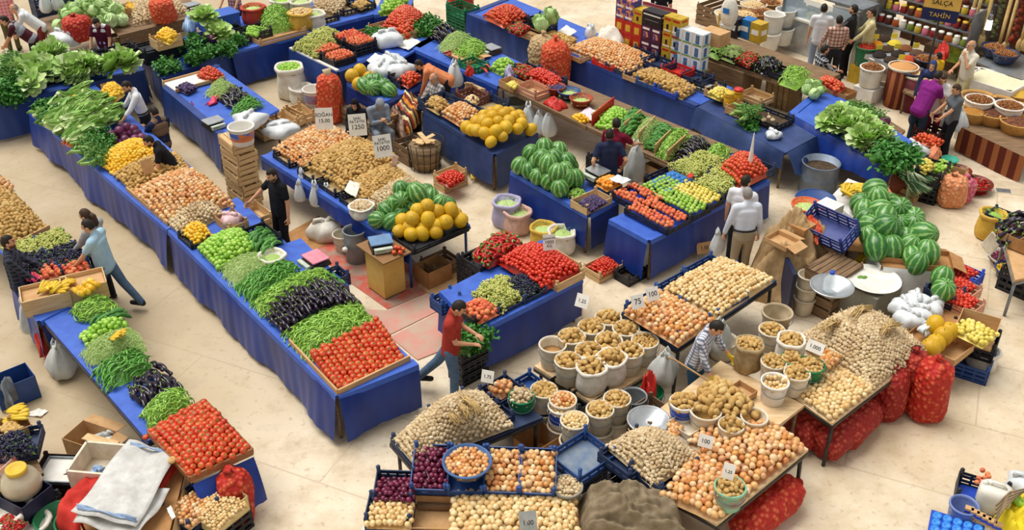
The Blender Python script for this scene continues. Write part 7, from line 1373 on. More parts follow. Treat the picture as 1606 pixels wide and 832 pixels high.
for i in range(2):pcrate(['lower black crate of green fruit at the lettuce table end','upper black crate of green fruit at the lettuce table end'][i],P(1452,308,0)+Vector((0,0,.33*i)),.6,.5,.32,HB+.2,BLACKP)
qheap('quince',[(1436,262),(1452,272),(1466,262),(1450,250)],.66,.1,.08,'greenish fruit in the black crate','greenish fruit in the black crate','dome',.5);wcrate('wooden crate of green apples beside the black crates',P(1478,304,0),.6,.6,.5,HB+.2,CRW,n=3);qheap('green_apple',[(1460,268),(1480,278),(1494,262),(1474,252)],.52,.1,.085,'green apple in the wooden crate by the black crates','apples at the lettuce table end','dome',.5)
heapcloth('orange-pink bag of carrots behind the green apples',[(1452,252),(1468,258),(1476,244),(1460,238)],.55,.2,plain('salmon_net','#e0906a','#d07a52'),'carrot_bag','bag',3,12);bag('white bag behind the green fruit',P(1430,250,.5),.24,.5,PBAG,117)
netsack('orange-pink net sack standing in the aisle',P(1488,320,0),.26,.62,net_mat('salmon_netting','#d98a5a','#e8b48c'),seed=118);netsack('pink net sack beside the orange-pink one',P(1507,314,0),.2,.5,net_mat('pink_netting','#c2546a','#e09aa4'),seed=119)
basin('dark red basin of red slices on the aisle floor',P(1526,298,0),.33,.16,plain('dark_red_plastic','#7d2418','#6a1c12',.4),fill=('red_pepper',.13,'red slice in the dark red basin','red slices',.04));basin('red basin of green slices behind the net sacks',P(1500,278,.1),.25,.16,plain('dark_red_plastic','#7d2418'),fill=('green_bean',.1,'green slice in the red basin','green slices',.02));basin('teal bowl behind the green apples',P(1488,258,.2),.16,.12,plain('teal_plastic','#3aa68c'),'bowl','bowl')
m=MB();m.box((0,0,.004),(.62,.55,.008));t=thing('floor_drain','square drain cover set in the pale floor','drain',P(1582,295,0),-.25);part('cover_plate',m,plain('drain_plate','#cdbb9f','#bba98d',.6),t);m=MB();m.box((-.12,-.16,.009),(.26,.16,.006));part('grating',m,METAL,t)
stall('market_table','metal-framed stand of aubergines at the right border',[(1572,362),(1592,440),(1670,420),(1640,340)],z=.75,sk=(),top=CARDL,legm=METAL,frame=True);sack('yellow basket-like sack of greens at the right border',P(1548,372,0),.22,.5,YELSACK,seed=121,fill=('green_chili',.12,'green pepper in the yellow sack at the right border','greens in the yellow sack',.12))
qheap('eggplant',[(1566,366),(1584,384),(1625,358),(1590,338)],.85,.2,.3,'curved dark aubergine at the right border','aubergines at the right border','dome',.5,heading=.2,spread=1.2,pitch=(.55,.28));sheet('white sheet propped at the right border stand',[(1538,384),(1552,404),(1572,380),(1556,364)],[.1,.1,.7,.7],LINEN,'white_sheet','sheet');cbox('carton of scraps on the right border stand',P(1586,376,.77),.4,.3,.16,HA,CARDL);cbox('brown carton at the very right border',P(1604,388,.77),.4,.4,.22,HA,CARD)
basin('clear tub of purple onions under the right border stand',P(1574,416,0),.27,.16,plain('milky_plastic','#c9c4bb','#b8b2a8',.3),'tub','tub',fill=('red_onion',.07,'red onion in the clear tub','red onions in the clear tub',.0));basin('blue tub of yellow fruit under the right border stand',P(1580,436,0),.24,.18,BLUEP,'tub','tub',fill=('lemon',.07,'yellow fruit in the blue tub','yellow fruit in the blue tub',.0));pcrate('grey crate standing at the right border',P(1598,455,0),.6,.5,.4,HA,BLACKP);pcrate('dark blue crate leaning by the white sheet',P(1562,376,0),.5,.4,.5,HA,NAVYP)
m=MB();pts=[P(1572,362,.75),P(1592,440,.75)]
pcrate('black crate with blue liner and peaches at the near right corner',P(1536,788,.1),.62,.45,.22,-.45,BLACKP,floor=BRIGHTB);lay('peach',[(1541,738),(1549,744),(1535,750),(1545,750),(1532,757),(1540,756),(1551,748)],.36,.07,'red peach in the near right black crate','peaches at the near right')
t=thing('jerrycan','big white plastic canister at the near right corner','canister',P(1552,800,.14),-.5);m=MB();m.ell((0,0,.2),(.2,.15,.2),20,12,fn=lambda v:1/max(.62,(abs(v.x)**5+abs(v.y)**5+abs(v.z)**5)**.2));part('can_body',m,plain('milk_plastic','#e6e2d6','#d9d4c6',.35),t);m=MB();m.tube([(-.1,0,.39),(-.06,0,.45),(.06,0,.45),(.1,0,.39)],.02,8);part('carry_handle',m,plain('milk_plastic','#e6e2d6'),t);m=MB();m.lathe([(.03,.38),(.03,.43),(0,.43)],12,c=(-.14,0,0));part('screw_cap',m,WHITE,t)
bucket('dark blue pail with pale blue outside at the near right corner',P(1502,824,0),.17,.36,plain('pale_blue_pail','#7d8fc0','#6a7db2',.4));t=thing('liner_tray','bright blue dimpled liner tray at the near right corner','liner',P(1498,838,.2),-.45);m=MB();m.box((0,0,.02),(.62,.5,.04));part('tray_base',m,BRIGHTB,t);LN=plain('dimple_blue','#3f8fe0','#2f7fd4',.4)
for i in range(5):
 for j in range(3):m=MB();m.lathe([(.055,.0),(.05,.05),(.03,.02),(0,.015)],8);part('dimple',m,LN,t,(i*.118-.236,j*.12-.1,.04))
for k in range(6):m=MB();m.box((0,0,.05),(.1,.07,.1));m.box((0,0,.05),(.102,.072,.04),1);single('small_carton',m,[CARDL,BRIGHTB],'small brown carton with a blue band in the row, '+['nearest the blue pail','second from the blue pail','third from the blue pail','third from the yellow sack','second from the yellow sack','nearest the yellow sack'][k],'carton',P(1518+9*k,806+5*k,.3),-.5,'small cartons')
heapcloth('bright yellow sack at the near right corner',[(1548,828),(1600,870),(1640,820),(1606,772)],.15,.3,plain('bright_yellow_sack','#e6cf2c','#d9c01e',.7,.3,6),'yellow_sack','sack',14,20)
for k in range(5):m=MB();m.tube([(-.3,.02*k,0),(0,.01*k+.02,.03),(.3,-.02*k,.01)],[.012,.014,.008],5);single('dry_stem',m,plain('dry_stem_brown','#8f7a5c','#786448',.8),'dry brown stem on the yellow sack, '+['lowest','second lowest','middle','second highest','highest'][k],'stem',P(1578+3*k,800-5*k,.52),.75,'dry stems')
bag('white bag with red peppers at the right bottom border',P(1602,772,.2),.2,.4,PBAG,125);lay('red_pepper',[(1590,772),(1586,780),(1592,764)],.3,.16,'red pepper at the right bottom border','red peppers at the right bottom');lay('green_pepper',[(1594,784),(1600,790)],.4,.12,'green pepper on the yellow sack','green peppers on the yellow sack')
# === the shop at the upper right
stall('market_bench','long plank bench of greens and radishes at the upper right',[(1082,80),(1262,141),(1318,116),(1145,56)],z=.85,sk=(),top=OLDW,cat='bench',frame=True,legm=OLDW)
for i,(x,y,lab) in enumerate(((1116,80,'of green leaves'),(1142,90,'of radishes'),(1168,99,'of red radishes'),(1195,108,'of dark aubergines'),(1222,118,'of green chilies'))):pcrate('black crate '+lab+' on the plank bench',P(x,y,.87),.72,.5,.14,HA,BLACKP)
for kd,q,hd,lab in (('green_chili',[(1104,78),(1126,88),(1146,76),(1122,66)],.2,'green shoot'),('green_bean',[(1130,86),(1152,95),(1170,82),(1146,74)],.17,'pale shoot'),('red_pepper',[(1154,94),(1176,104),(1194,92),(1170,84)],.12,'red radish'),('eggplant',[(1184,104),(1208,114),(1224,102),(1200,94)],.22,'dark aubergine'),('green_chili',[(1222,126),(1250,136),(1274,116),(1240,104)],.18,'green chili')):qheap(kd,q,1.0,.14,hd,lab+' in a black crate on the plank bench',lab+'s on the plank bench','dome',.5,heading=HB,spread=1.4,pitch=(.4,.3),jit=.4)
for x,y,lab in ((1106,118,'nearest the cartons'),(1166,138,'in the middle'),(1226,165,'nearest the lettuces')):
 t=thing('wicker_hamper','brown hamper under the plank bench, '+lab,'hamper',P(x,y,0),HA);m=MB();m.box((0,0,.3),(.7,.5,.58),taper=.92);part('hamper_body',m,wood('hamper_wood','#a58a5e','#8a7048'),t)
 for k in range(5):m=MB();m.box((-.3+.15*k,-.25,.3),(.03,.03,.58));part('hamper_stave',m,OLDW,t)
 m=MB();m.box((0,0,.6),(.74,.54,.05));part('hamper_rim',m,OLDW,t)
for i,(x,y,z) in enumerate(((1205,62,0),(1208,58,.42),(1226,54,0),(1226,50,.42))):bucket('white lidded tub left of the cheese counter, '+['front lower','front upper','back lower','back upper'][i],P(x,y+14,.2)+Vector((0,0,z)),.26,.42,WHITE,'white lidded tubs',handle=False)
for i,(x,y) in enumerate(((1138,50),(1152,56),(1172,58),(1188,64))):cbox(['tall printed tin behind the radishes, first from the cartons','tall printed tin behind the radishes, second from the cartons','blue printed tin behind the radishes','printed tin nearest the white tubs'][i],P(x,y,.86),.3,.3,.46,HA,[CYEL,CBLK,CBL,CYEL][i],0,'printed_tin',None,True,0,[(PAPER,.2,.12,.24)])
for i,(x,y) in enumerate(((1140,28),(1166,30),(1190,26),(1180,14),(1204,10))):basin(['tub of grain behind the printed tins','box-like tub of orange lentils','tub of nuts beside the white tubs','tub of pale chips at the top','basket of brown nuts at the top edge'][i],P(x,y+10,.6),.34,.3,[WHITE,CARD,CARD,CREAM,CRW][i],'grain_tub','tub',fill=('nut' if i in (2,4) else 'pale_onion',.06,['grain','lentil','nut','chip','brown nut'][i]+' in its tub at the upper right','tub fill %d' % i,.1))
wcrate('long wooden rack of tubs at the top edge',P(1170,45,0),2.4,1.4,.55,HA,OLDW,n=4);sheet('red and white striped cloth hanging behind the cartons',[(1006,46),(1066,64),(1062,16),(1008,2)],[.5,.5,1.6,1.6],plaid('red_stripe','#c2596a','#e6d6d2',5,None,.5,'z'),'striped_cloth','cloth')
GL=plain('counter_glass','#bcd4e6',None,.08,.5,alpha=.35);CHZ=plain('cheese','#efe6b8','#e2d69c',.5,.3,6)
def counter(label,q,n,glow=True):
 p=[P(x,y,0) for x,y in q];c=(p[0]+p[1])/2;a=math.atan2(p[1].y-p[0].y,p[1].x-p[0].x);L=(p[1]-p[0]).length;t=thing('display_counter',label,'counter',c,a)
 m=MB();m.box((0,.45,.42),(L,.9,.84));part('steel_body',m,STEEL,t);m=MB();m.box((0,.45,.87),(L,.95,.05));part('white_shelf',m,WHITE,t)
 m=MB();m.box((0,.08,1.15),(L,.015,.5));part('front_glass',m,GL,t);m=MB();m.box((0,.5,1.5),(L,.7,.05));part('top_panel',m,METAL,t)
 for s in (-1,1):m=MB();m.box((s*(L/2-.03),.45,1.18),(.04,.85,.6));part('end_frame',m,METAL,t)
 r=random.Random(n)
 for i in range(n):
  for j in range(2):
   g=t.matrix_basis @ Matrix.Translation((0,0,0));w=Matrix.Translation(c) @ Matrix.Rotation(a,4,'Z') @ Vector((-L/2+L*(i+.5)/n,.25+.35*j,.895));m=MB()
   if (i+j) % 2:m.lathe([(0,0),(.13,0),(.14,.02),(.14,.15),(.12,.17),(0,.17)],16)
   else:m.box((0,0,.07),(.26,.2,.14))
   single('cheese',m,[CHZ,WHITE][r.randrange(2)],('round' if (i+j) % 2 else 'square')+' pale cheese in the '+label.split(' facing')[0],'cheese',w,a,'cheeses '+label[:24])
counter('glass cheese counter facing the man in the white shirt',[(1216,72),(1330,112)],7);counter('glass counter facing the man in black and grey',[(1348,72),(1402,40)],4)
t=thing('spice_stand','steel-edged tray of spices in compartments','stand',(0,0,0));q=[P(1348,80,.8),P(1418,112,.8),P(1452,84,.95),P(1384,54,.95)]
m=MB();m.add(q+[v-Vector((0,0,.12)) for v in q],[(0,1,2,3),(4,5,1,0),(5,6,2,1),(6,7,3,2),(7,4,0,3)],0,None,False);part('tray_shell',m,STEEL,t)
for v in q:m=MB();m.tube([(v.x,v.y,0),(v.x,v.y,v.z-.1)],.03,6);part('leg',m,METAL,t)
SP=['#b3391c','#d98a1e','#3a2a22','#2a2220','#4a3624','#d9c23c','#3c2c20','#2c241e','#7a4a28','#c9a03c','#b8471e','#5a4030']
for i in range(4):
 for j in range(3):
  f=lambda u,v:q[0].lerp(q[1],u).lerp(q[3].lerp(q[2],u),v);c=f((i+.5)/4,(j+.5)/3);a=HA;m=MB();m.lathe([(.17,0),(.12,.06),(0,.1)],14);k=i*3+j;single('spice_mound',m,plain('spice%d' % k,SP[k],None,.9),'mound of '+['red','orange','dark brown','black','brown','yellow','dark','near-black','tan','golden','brick red','grey-brown'][k]+' spice in the steel-edged tray','spice',c+Vector((0,0,.01)))
  if (i+j) % 2:m=MB();m.box((0,0,.1),(.14,.01,.12));single('price_tag',m,plain('tag_yellow','#e8d84a'),'small yellow tag behind the '+['red','orange','dark brown','black','brown','yellow','dark','near-black','tan','golden','brick red','grey-brown'][k]+' spice','tag',c+Vector((0,.12,.06)))
t=thing('jar_shelf','stepped steel shelf of jars behind the spices','shelf',P(1432,112,0),HA);r=random.Random(4)
for k in range(4):m=MB();m.box((0,.25*k,.95+.28*k),(2.5,.26,.03));part('shelf_board',m,METAL,t)
for s in (-1,1):m=MB();m.box((s*1.22,.35,.9),(.05,1.0,1.8));part('side_frame',m,METAL,t)
JC=['#8f2420','#c9b23c','#e0d8c8','#5a2a20','#d9778a','#7a8a3a','#b85a28']
for k in range(4):
 for i in range(12):
  w=Matrix.Translation(P(1432,112,0)) @ Matrix.Rotation(HA,4,'Z') @ Vector((-1.12+.2*i,.25*k,.967+.28*k));j=thing('jar','%s jar on the %s step of the jar shelf, %s from the counter' % (['dark red','yellow','white','brown','pink','olive','orange'][(i*3+k) % 7],['lowest','second','third','top'][k],['first','second','third','fourth','fifth','sixth','seventh','eighth','ninth','tenth','eleventh','twelfth'][i]),'jar',w,0,'jars on the stepped shelf')
  ob('jar_body',cached(('jar_body',(i*3+k) % 7),lambda:(lambda m:(m.lathe([(0,0),(.075,0),(.08,.02),(.08,.13),(.06,.16),(.06,.17),(0,.17)],12),m)[1])(MB()),plain('jar%d' % ((i*3+k) % 7),JC[(i*3+k) % 7],None,.25,.5)),j);ob('jar_lid',cached(('jar_lid',k % 2),lambda:(lambda m:(m.lathe([(.065,.165),(.065,.2),(0,.2)],12),m)[1])(MB()),[WHITE,CGOLD][k % 2]),j)
for i,(x,y,z,mt,kd,lab) in enumerate(((1350,128,.45,GREENP,'red_pepper','green bucket of red pepper flakes'),(1371,136,.3,WHITE,'red_pepper','white bucket of red pepper beside the spice tray'),(1358,158,.38,WHITE,'nut','white bucket of brown nuts on another'),(1382,150,0,CREAM,None,'cream bucket behind the nut bucket'))):
 c=P(x,y,0)+Vector((0,0,z));bucket(lab,c,.27,.45,mt,fill=(kd,.05,'piece in the '+lab,'shop bucket %d' % i,.1) if kd else None,handle=False)
 if z:cbox('support carton under the '+lab.replace(' beside the spice tray',''),P(x,y,0),.5,.45,z-.02,HA,[CYEL,CARD,WHITE][i],closed=True)
STRIPE=plaid('barrel_stripe','#5a2418','#a8683c',7,None,.45,'x')
for i,(x,y,r_,h,mt,fc) in enumerate(((1404,165,.32,.95,STRIPE,'#c9925a'),(1428,172,.3,.85,plain('dark_red_sack','#6e1f28','#5a1820'),'#d9bd8a'))):
 t=thing('grain_barrel',['tall striped barrel of grain beside the white buckets','dark red barrel of grain beside the purple shirt'][i],'barrel',P(x,y,0));m=MB();m.lathe([(0,0),(r_*.85,0),(r_*.95,.2*h),(r_*1.02,h),(r_*.96,h),(r_*.9,h*.9)],24);part('barrel_body',m,mt,t);m=MB();m.lathe([(r_*.95,h-.02),(r_*.5,h+.05),(0,h+.08)],24);part('grain_fill',m,plain('grain%d' % i,fc,None,.9),t);m=MB();m.lathe([(r_*.96,h-.04),(r_*1.06,h-.04),(r_*1.06,h+.01),(r_*.96,h+.01),(r_*.96,h-.04)],24);part('barrel_rim',m,CREAM,t)
for i,(x,y,z) in enumerate(((1428,124,.7),(1450,104,.75),(1452,132,.6),(1558,86,.95),(1574,96,.95))):basin('navy basin of '+['red lentils beside the striped barrel','brown spice below the jars','seeds behind the headscarf woman','seeds under the hanging spoons, shelf end','seeds under the hanging spoons, bulb end'][i],P(x,y,z),.3,.2,NAVYP,fill=('nut',.05,'seed in the basin '+['beside the striped barrel','below the jars','behind the headscarf','at the shelf end of the spoons','at the bulb end of the spoons'][i],'basin seeds %d' % i,.08));
stall('market_table','low counter under the navy basins',[(1416,142),(1446,156),(1476,128),(1446,106)],z=.58,sk=(),top=OLDW)
stall('display_plinth','red-brown striped plinth under the baskets of dried fruit',[(1508,200),(1610,248),(1660,190),(1560,140)],z=.55,sk=(0,3),skm=STRIPE,top=OLDW,zb=0,folds=.005,cat='plinth',lip=False)
DF=[('brown nut','#8f5a30'),('dark fig','#4a261c'),('brown almond','#7a4628'),('red-brown date','#6a3420'),('tan nut','#8a5230'),('golden raisin','#a8742e'),('pale seed','#d9c9a0'),('gold chip','#c9a03c')]
for i,(x,y,r_) in enumerate(((1535,152,.36),(1569,160,.34),(1559,176,.36),(1596,170,.34),(1597,190,.36),(1529,174,.27),(1530,163,.3),(1598,146,.34))):
 c=P(x,y,.78);c.z=.56;t=thing('round_basket','round basket of %ss on the striped plinth, %s' % (DF[i][0],['farthest back','second row','front middle','right border back','right border front','beside the grey shirt','behind the white bucket','at the right border top'][i]),'basket',c);m=MB();m.lathe([(0,0),(r_*.8,0),(r_*.97,.2),(r_*1.03,.24),(r_*.95,.24),(r_*.9,.18)],24);part('basket_body',m,wood('basket_cane','#d9a860','#c2904a'),t);m=MB();m.lathe([(r_*.94,.19),(r_*.5,.25),(0,.28)],24);part('fruit_fill',m,plain('dried%d' % i,DF[i][1],'#3a2018' if i < 5 else None,.8,.3,22,None,.6),t)
for i,(x,y) in enumerate(((1520,218),(1566,228))):
 cbox(['stack of white boxes below the golden raisins','white and pink box at the plinth'][i],P(x,y,0),.5,.45,.5,HA,WHITE,0,'carton',None,True,0,[(PINKP,.2,.2,.2)] if i else None);bucket(['white bucket of golden raisins on white boxes','white bucket of brown nuts on the pink box'][i],P(x,y,0)+Vector((0,0,.51)),.29,.42,WHITE,handle=False,fill=('nut',.05,['raisin in the white bucket','nut in the white plinth bucket'][i],'plinth bucket %d' % i,.08))
t=thing('rice_bin','wide white-rimmed bin of rice behind the baskets','bin',P(1558,138,.7),HA);m=MB();m.box((0,0,.1),(1.15,.85,.2));part('bin_body',m,WHITE,t);m=MB();m.grid(lambda u,v:((u-.5)*1.08,(v-.5)*.78,.2+.06*math.sin(math.pi*u)*math.sin(math.pi*v)),8,8);part('rice_fill',m,plain('rice','#e6dfc0','#d6cda6',.9,.1,30),t)
m=MB();m.box((0,0,.35),(1.1,.8,.68));single('bin_stand',m,OLDW,'dark stand under the rice bin','stand',P(1558,138,0),HA);basin('basin of olives beside the rice bin',P(1534,124,.75),.4,.12,WHITE,fill=('plum',.05,'olive in the basin beside the rice','olives by the rice',.04));cbox('dark box standing under the olive basin',P(1534,124,0),.8,.7,.74,HA,OLDW,closed=True)
_a,_b=P(1400,62,0),P(1700,165,0);_u=(_b-_a).normalized();_w=math.atan2(_u.y,_u.x);m=MB();m.box((0,0,1.7),((_b-_a).length,.12,3.4));tag(ob('wall_back',m.mesh('wall_back',wood('shop_wall_wood','#5a3a22','#42291a')),None,(_a+_b)/2+Vector((-_u.y,_u.x,0))*.35,_w),kind='structure')
_c,_e=P(1470,108,0),P(1650,182,0);_v=(_e-_c).normalized();tubething('hanging_rail','dark rail carrying hanging spoons before the shop wall','rail',[_c+Vector((0,0,2.6))-_v,_e+Vector((0,0,2.6))],.03,DARKM)
for s in (0,1):tubething('rail_post',['dark post of the spoon rail beside the sign','dark post of the spoon rail at the right border'][s],'post',[(_c-_v*.9,_e)[s],(_c-_v*.9,_e)[s]+Vector((0,0,2.6))],.04,DARKM)
_on=['first','second','third','fourth','fifth','sixth','seventh','eighth','ninth'];_ks=_kp=0
for i,(x,y,k) in enumerate(((1487,62,2),(1500,64,0),(1507,66,0),(1522,72,0),(1536,60,2),(1548,84,0),(1557,84,0),(1566,66,2),(1577,80,0),(1584,80,0),(1592,70,2),(1597,98,0))):
 o_=_c+_v*((P(x,108+(x-1470)*.41,0)-_c).dot(_v));q_=proj(o_+Vector((0,0,1.0)));L=2.6-max(.5,1.0+(q_[1]-y)/60);p=o_+Vector((0,0,2.6))
 if k == 2:
  m=MB();r=random.Random(i);m.tube([(0,0,0),(0,0,-L)],.03,5);[m.ell((r.uniform(-.06,.06),r.uniform(-.06,.06),-L*j/30-.06),(.07,.07,.06),6,4) for j in range(30)]
  single('pepper_string',m,[plain('dried_red','#8a3018','#4a2418',.6,.3,5),plain('dried_green','#55552f','#35372a',.6,.3,5)][_kp % 2],_on[_kp]+' string of dried peppers on the spoon rail from the sign','dried peppers',p,0,'dried pepper strings');_kp += 1
 else:
  t=thing('wooden_spoon',_on[_ks]+' long pale wooden spoon on the rail counted from the sign','spoon',p,0,'hanging wooden spoons');_ks += 1;SW=wood('spoon_wood','#d9bd84','#c2a266');m=MB();m.tube([(0,0,0),(0,0,-L*.5),(0,0,-L+.25)],[.04,.045,.04],8);part('spoon_handle',m,SW,t);m=MB();m.ell((0,0,-L+.14),(.1,.05,.17),10,8);part('spoon_bowl',m,SW,t)
t=thing('shop_sign','yellow and navy sign board with black and yellow lettering at the shop','sign',P(1474,24,2.3),-.5);t.scale=(.8,)*3;m=MB();m.box((0,0,.42),(.92,.04,.5));part('yellow_board',m,plain('sign_yellow','#e0b45a','#d6a84a'),t);m=MB();m.box((0,0,0),(.92,.04,.32));part('navy_board',m,plain('sign_navy','#1c2450'),t)
for s_,z,mt,sz in (('PEKMEZ',.56,INK,.15),('SALÇA',.34,INK,.18),('TAHİN',.0,plain('sign_yellow','#e0b45a'),.17)):text(t,s_,sz,(0,-.03,z),(math.pi/2,0,0),mt)
m=MB();m.tube([(0,.05,-2.87),(0,.05,.6)],.03,6);part('sign_post',m,DARKM,t)
t=thing('hanging_lamp','bright bulb hanging before the shop wall','lamp',P(1551,38,1.7));m=MB();m.tube([(0,0,.2),(0,0,.85)],.012,5);part('lamp_cord',m,DARKM,t);m=MB();m.lathe([(.05,.22),(.06,.1),(.05,.08)],12);part('lamp_socket',m,METAL,t);m=MB();m.tube([(0,0,.1),(0,0,-.12)],[.06,.07],12);BL=NT('bulb_light');BL.b.inputs['Emission Color'].default_value=(1,.98,.95,1);BL.b.inputs['Emission Strength'].default_value=12;part('bulb',m,BL.out('#ffffff'),t)
heapcloth('red bundle of net below the jars',[(1462,92),(1478,100),(1488,88),(1470,80)],.8,.3,REDP,'red_bundle','bundle',4,12);cbox('green and yellow printed box below the wall',P(1494,92,.5),.6,.5,.5,HA,plain('green_yellow_print','#b8b030','#4f8a3a',.5),closed=True);cbox('dark stand of boxes below the wall',P(1490,104,0),1.2,.7,.5,HA,OLDW,closed=True);stall('market_table','steel-edged table under the hanging spoons',[(1530,96),(1600,128),(1640,100),(1570,72)],z=.9,sk=(),top=STEEL)
# === people
def AH(x,y,h):p=P(x,y,h);return (p.x,p.y)
def G(x,y):p=P(x,y,0);return (p.x,p.y)
C_=lambda n,a,b=None:plain(n,a,b or a,.85,.15,8,None,.2)
DK=C_('dark_trousers','#2b2c33','#23242a');JN=C_('blue_jeans','#5f7690','#4f6680');NJ=C_('navy_jeans','#2c3a50','#253144');WS=C_('white_shirt','#e6e6e8','#d8d9de');BK_=C_('black_cloth','#1f2026','#18181c')
GT=C_('grey_tee','#a9a9a8','#9a9a9a');CRM=C_('cream_shirt','#d9cf9e','#ccc08c')
person('man with back turned in a pink checked shirt at the top left border',G(24,80),.3,top=plaid('pink_check','#d9707a','#e6b4b4',12),pants=C_('khaki','#5f5a3a'))
person('grey-haired man bending in a white shirt behind the lettuces',G(78,98),1.9,top=WS,pants=C_('red_brown_trousers','#8a3a38'),hair=HAIRG,lean=.75,hands=[(-.12,.62,.7),(.14,.6,.7)],bald=True)
person('dark-haired man bending in a grey waistcoat by the herb crates',G(66,118),1.8,top=C_('maroon_shirt','#4a2028'),pants=DK,lean=.8,hands=[(-.1,.7,.75),(.15,.65,.75)],vest=C_('grey_vest','#8f9096'))
person('man in a white waistcoat over a maroon shirt looking down',AH(154,20,1.74),3.1,top=C_('maroon_tee','#5a1a28'),pants=DK,vest=C_('white_vest','#d6d8dc'),lean=.2,head=(0,-.5),hands=[(-.22,.35,.95),(.22,.35,.95)])
person('man in a white shirt reaching over the lettuces',AH(214,122,1.74),2.0,top=WS,pants=DK,sleeve='roll',lean=.22,hands=[(-.3,.5,.95),(.25,.45,.95)],head=(.2,-.3),untuck=0,beard=True)
person('seated man in a brown waistcoat looking at his phone',AH(243,168,1.3),.9,top=C_('navy_tee','#28304a'),pants=DK,vest=C_('brown_vest','#7a6250'),sit=True,hip=.48,feet=[(-.14,.42,.08),(.14,.42,.08)],hands=[(-.12,.38,.8),(.1,.3,.7)],head=(0,-.4))
person('young man in a dark shirt leaning on the potato heap',AH(264,214,1.52),1.9,1.68,top=BK_,pants=DK,lean=.5,hands=[(-.2,.5,.98),(.15,.52,.98)],beard=True)
person('man with long brown hair in a grey top at the left stand',AH(137,329,1.74),1.35,top=GT,pants=DK,hair=HAIRBR,hairlen='tail',sleeve='long',hands=[(-.12,.36,.98),(.12,.38,.98)],head=(0,-.3))
person('man in a pale blue T-shirt and jeans walking by the left stand',AH(147,345,1.74),1.45,top=C_('pale_blue_tee','#a9c6d6','#9cbccf'),pants=JN,feet=[(-.1,.18,.08),(.1,-.4,.16)],hands=[(-.22,.42,.95),(.3,.3,.98)],head=(.1,-.2),lean=.1)
person('man in a dark plaid shirt at the left border',AH(6,371,1.74),-1.2,top=plaid('dark_plaid','#23242c','#4a4f60',14),pants=NJ,sleeve='long',hands=[(-.1,.45,.95),(.2,.35,.9)],beard=True)
person('man in a black T-shirt and black trousers reaching to the crates',AH(430,264,1.74),2.35,1.76,top=BK_,pants=BK_,hands=[(-.32,.05,.8),(.42,.38,1.0)],head=(.1,-.35),beard=True)
person('woman wrapped in black seated beside the red onion sack',AH(557,149,1.24),2.9,1.62,dress=BK_,scarf=BK_,sit=True,hip=.45,feet=[(-.1,.4,.08),(.1,.4,.08)],hands=[(-.1,.32,.62),(.1,.32,.62)],female=True,head=(0,-.4))
person('old man in a grey suit seated with a cane',AH(588,143,1.28),-2.7,top=C_('grey_suit','#8a93a0','#7c8592'),pants=C_('grey_slacks','#7f8894'),hair=HAIRG,sleeve='long',sit=True,hip=.46,lean=.25,feet=[(-.16,.42,.08),(.16,.42,.08)],hands=[(-.04,.42,.82),(.05,.4,.78)],head=(0,-.6),hat=C_('grey_cap','#8d929a'))
person('man in an orange shirt bending over the tomato crate',AH(702,124,.95),1.5,top=C_('orange_shirt','#d98a5e','#cf7d50'),pants=DK,sleeve='long',lean=1.1,hands=[(-.15,.6,.55),(.15,.6,.55)])
person('bald old man in a plaid shirt seated behind the potatoes',AH(683,113,1.3),2.3,top=plaid('grey_plaid','#c9c2bc','#5a5558',12),pants=DK,hair=HAIRG,bald=True,sit=True,hip=.48,sleeve='long',feet=[(-.14,.42,.08),(.14,.42,.08)],hands=[(-.15,.38,.6),(.15,.38,.6)],head=(0,-.3))
person('heavy man in a dark red T-shirt with a small cup',AH(967,187,1.74),-.5,top=C_('dark_red_tee','#7d1a34','#6e142c'),pants=NJ,fat=.15,hands=[(-.3,.15,.85),(.3,.4,1.15)],head=(.4,-.1))
person('man in a navy polo with hands on his hips',AH(957,204,1.74),.05,top=C_('navy_polo','#2c3350','#252b46'),pants=C_('pale_jeans','#6f86b0'),hands=[(-.26,-.02,.98),(.26,-.02,.98)],grip=1.0)
person('dark-haired man in a white shirt beyond the grey-haired one',AH(1170,277,1.74),-.5,top=WS,pants=DK,head=(-.4,0))
person('grey-haired man in a pale shirt and beige trousers carrying a bag',AH(1177,300,1.74),.1,top=C_('pale_blue_shirt','#d9dde6','#ccd2de'),pants=C_('beige_trousers','#a8977c'),hair=HAIRG,sleeve='long',untuck=0,hands=[(-.34,.12,.74),(.28,.05,.78)],lean=.12,fat=.06)
person('man in a red polo and jeans looking at his phone',AH(704,472,1.72),-1.75,1.76,top=C_('red_polo','#a83c32','#983228'),pants=JN,hands=[(-.09,.34,1.12),(.1,.34,1.08)],head=(0,-.55),feet=[(-.1,-.55,.2),(.1,.05,.08)],lean=.08)
person('man in a blue checked shirt and yellow gloves using a rake',AH(1100,495,1.7),-2.1,top=plaid('blue_check','#d3d5dc','#3c4460',20),pants=C_('teal_blue_trousers','#3c5f7c','#335470'),sleeve='roll',lean=.22,hands=[(-.28,.38,.98),(.3,.36,.92)],head=(0,-.5),gloves=C_('yellow_glove','#e0c43c'),untuck=.05)
person('tall man in a white shirt with his back turned at the cheese counter',AH(1293,11,1.74),-.25,1.8,top=WS,pants=C_('pale_grey_jeans','#8f9db4'),hands=[(-.26,.1,.78),(.26,.2,.85)],sleeve='short')
person('man in a brown plaid shirt with his back turned',AH(1318,27,1.72),-.05,top=plaid('brown_plaid','#d9b8a4','#7a4238',12),pants=DK,sleeve='roll',hands=[(-.28,.25,.95),(.28,.2,.95)],untuck=0)
person('man in a black and grey polo facing the counter',AH(1342,11,1.74),.8,1.78,top=plaid('black_grey','#26262a','#7d7d80',2.4,None,.4,'x'),pants=BK_,hands=[(-.2,.4,1.05),(.2,.35,1.1)],beard=True)
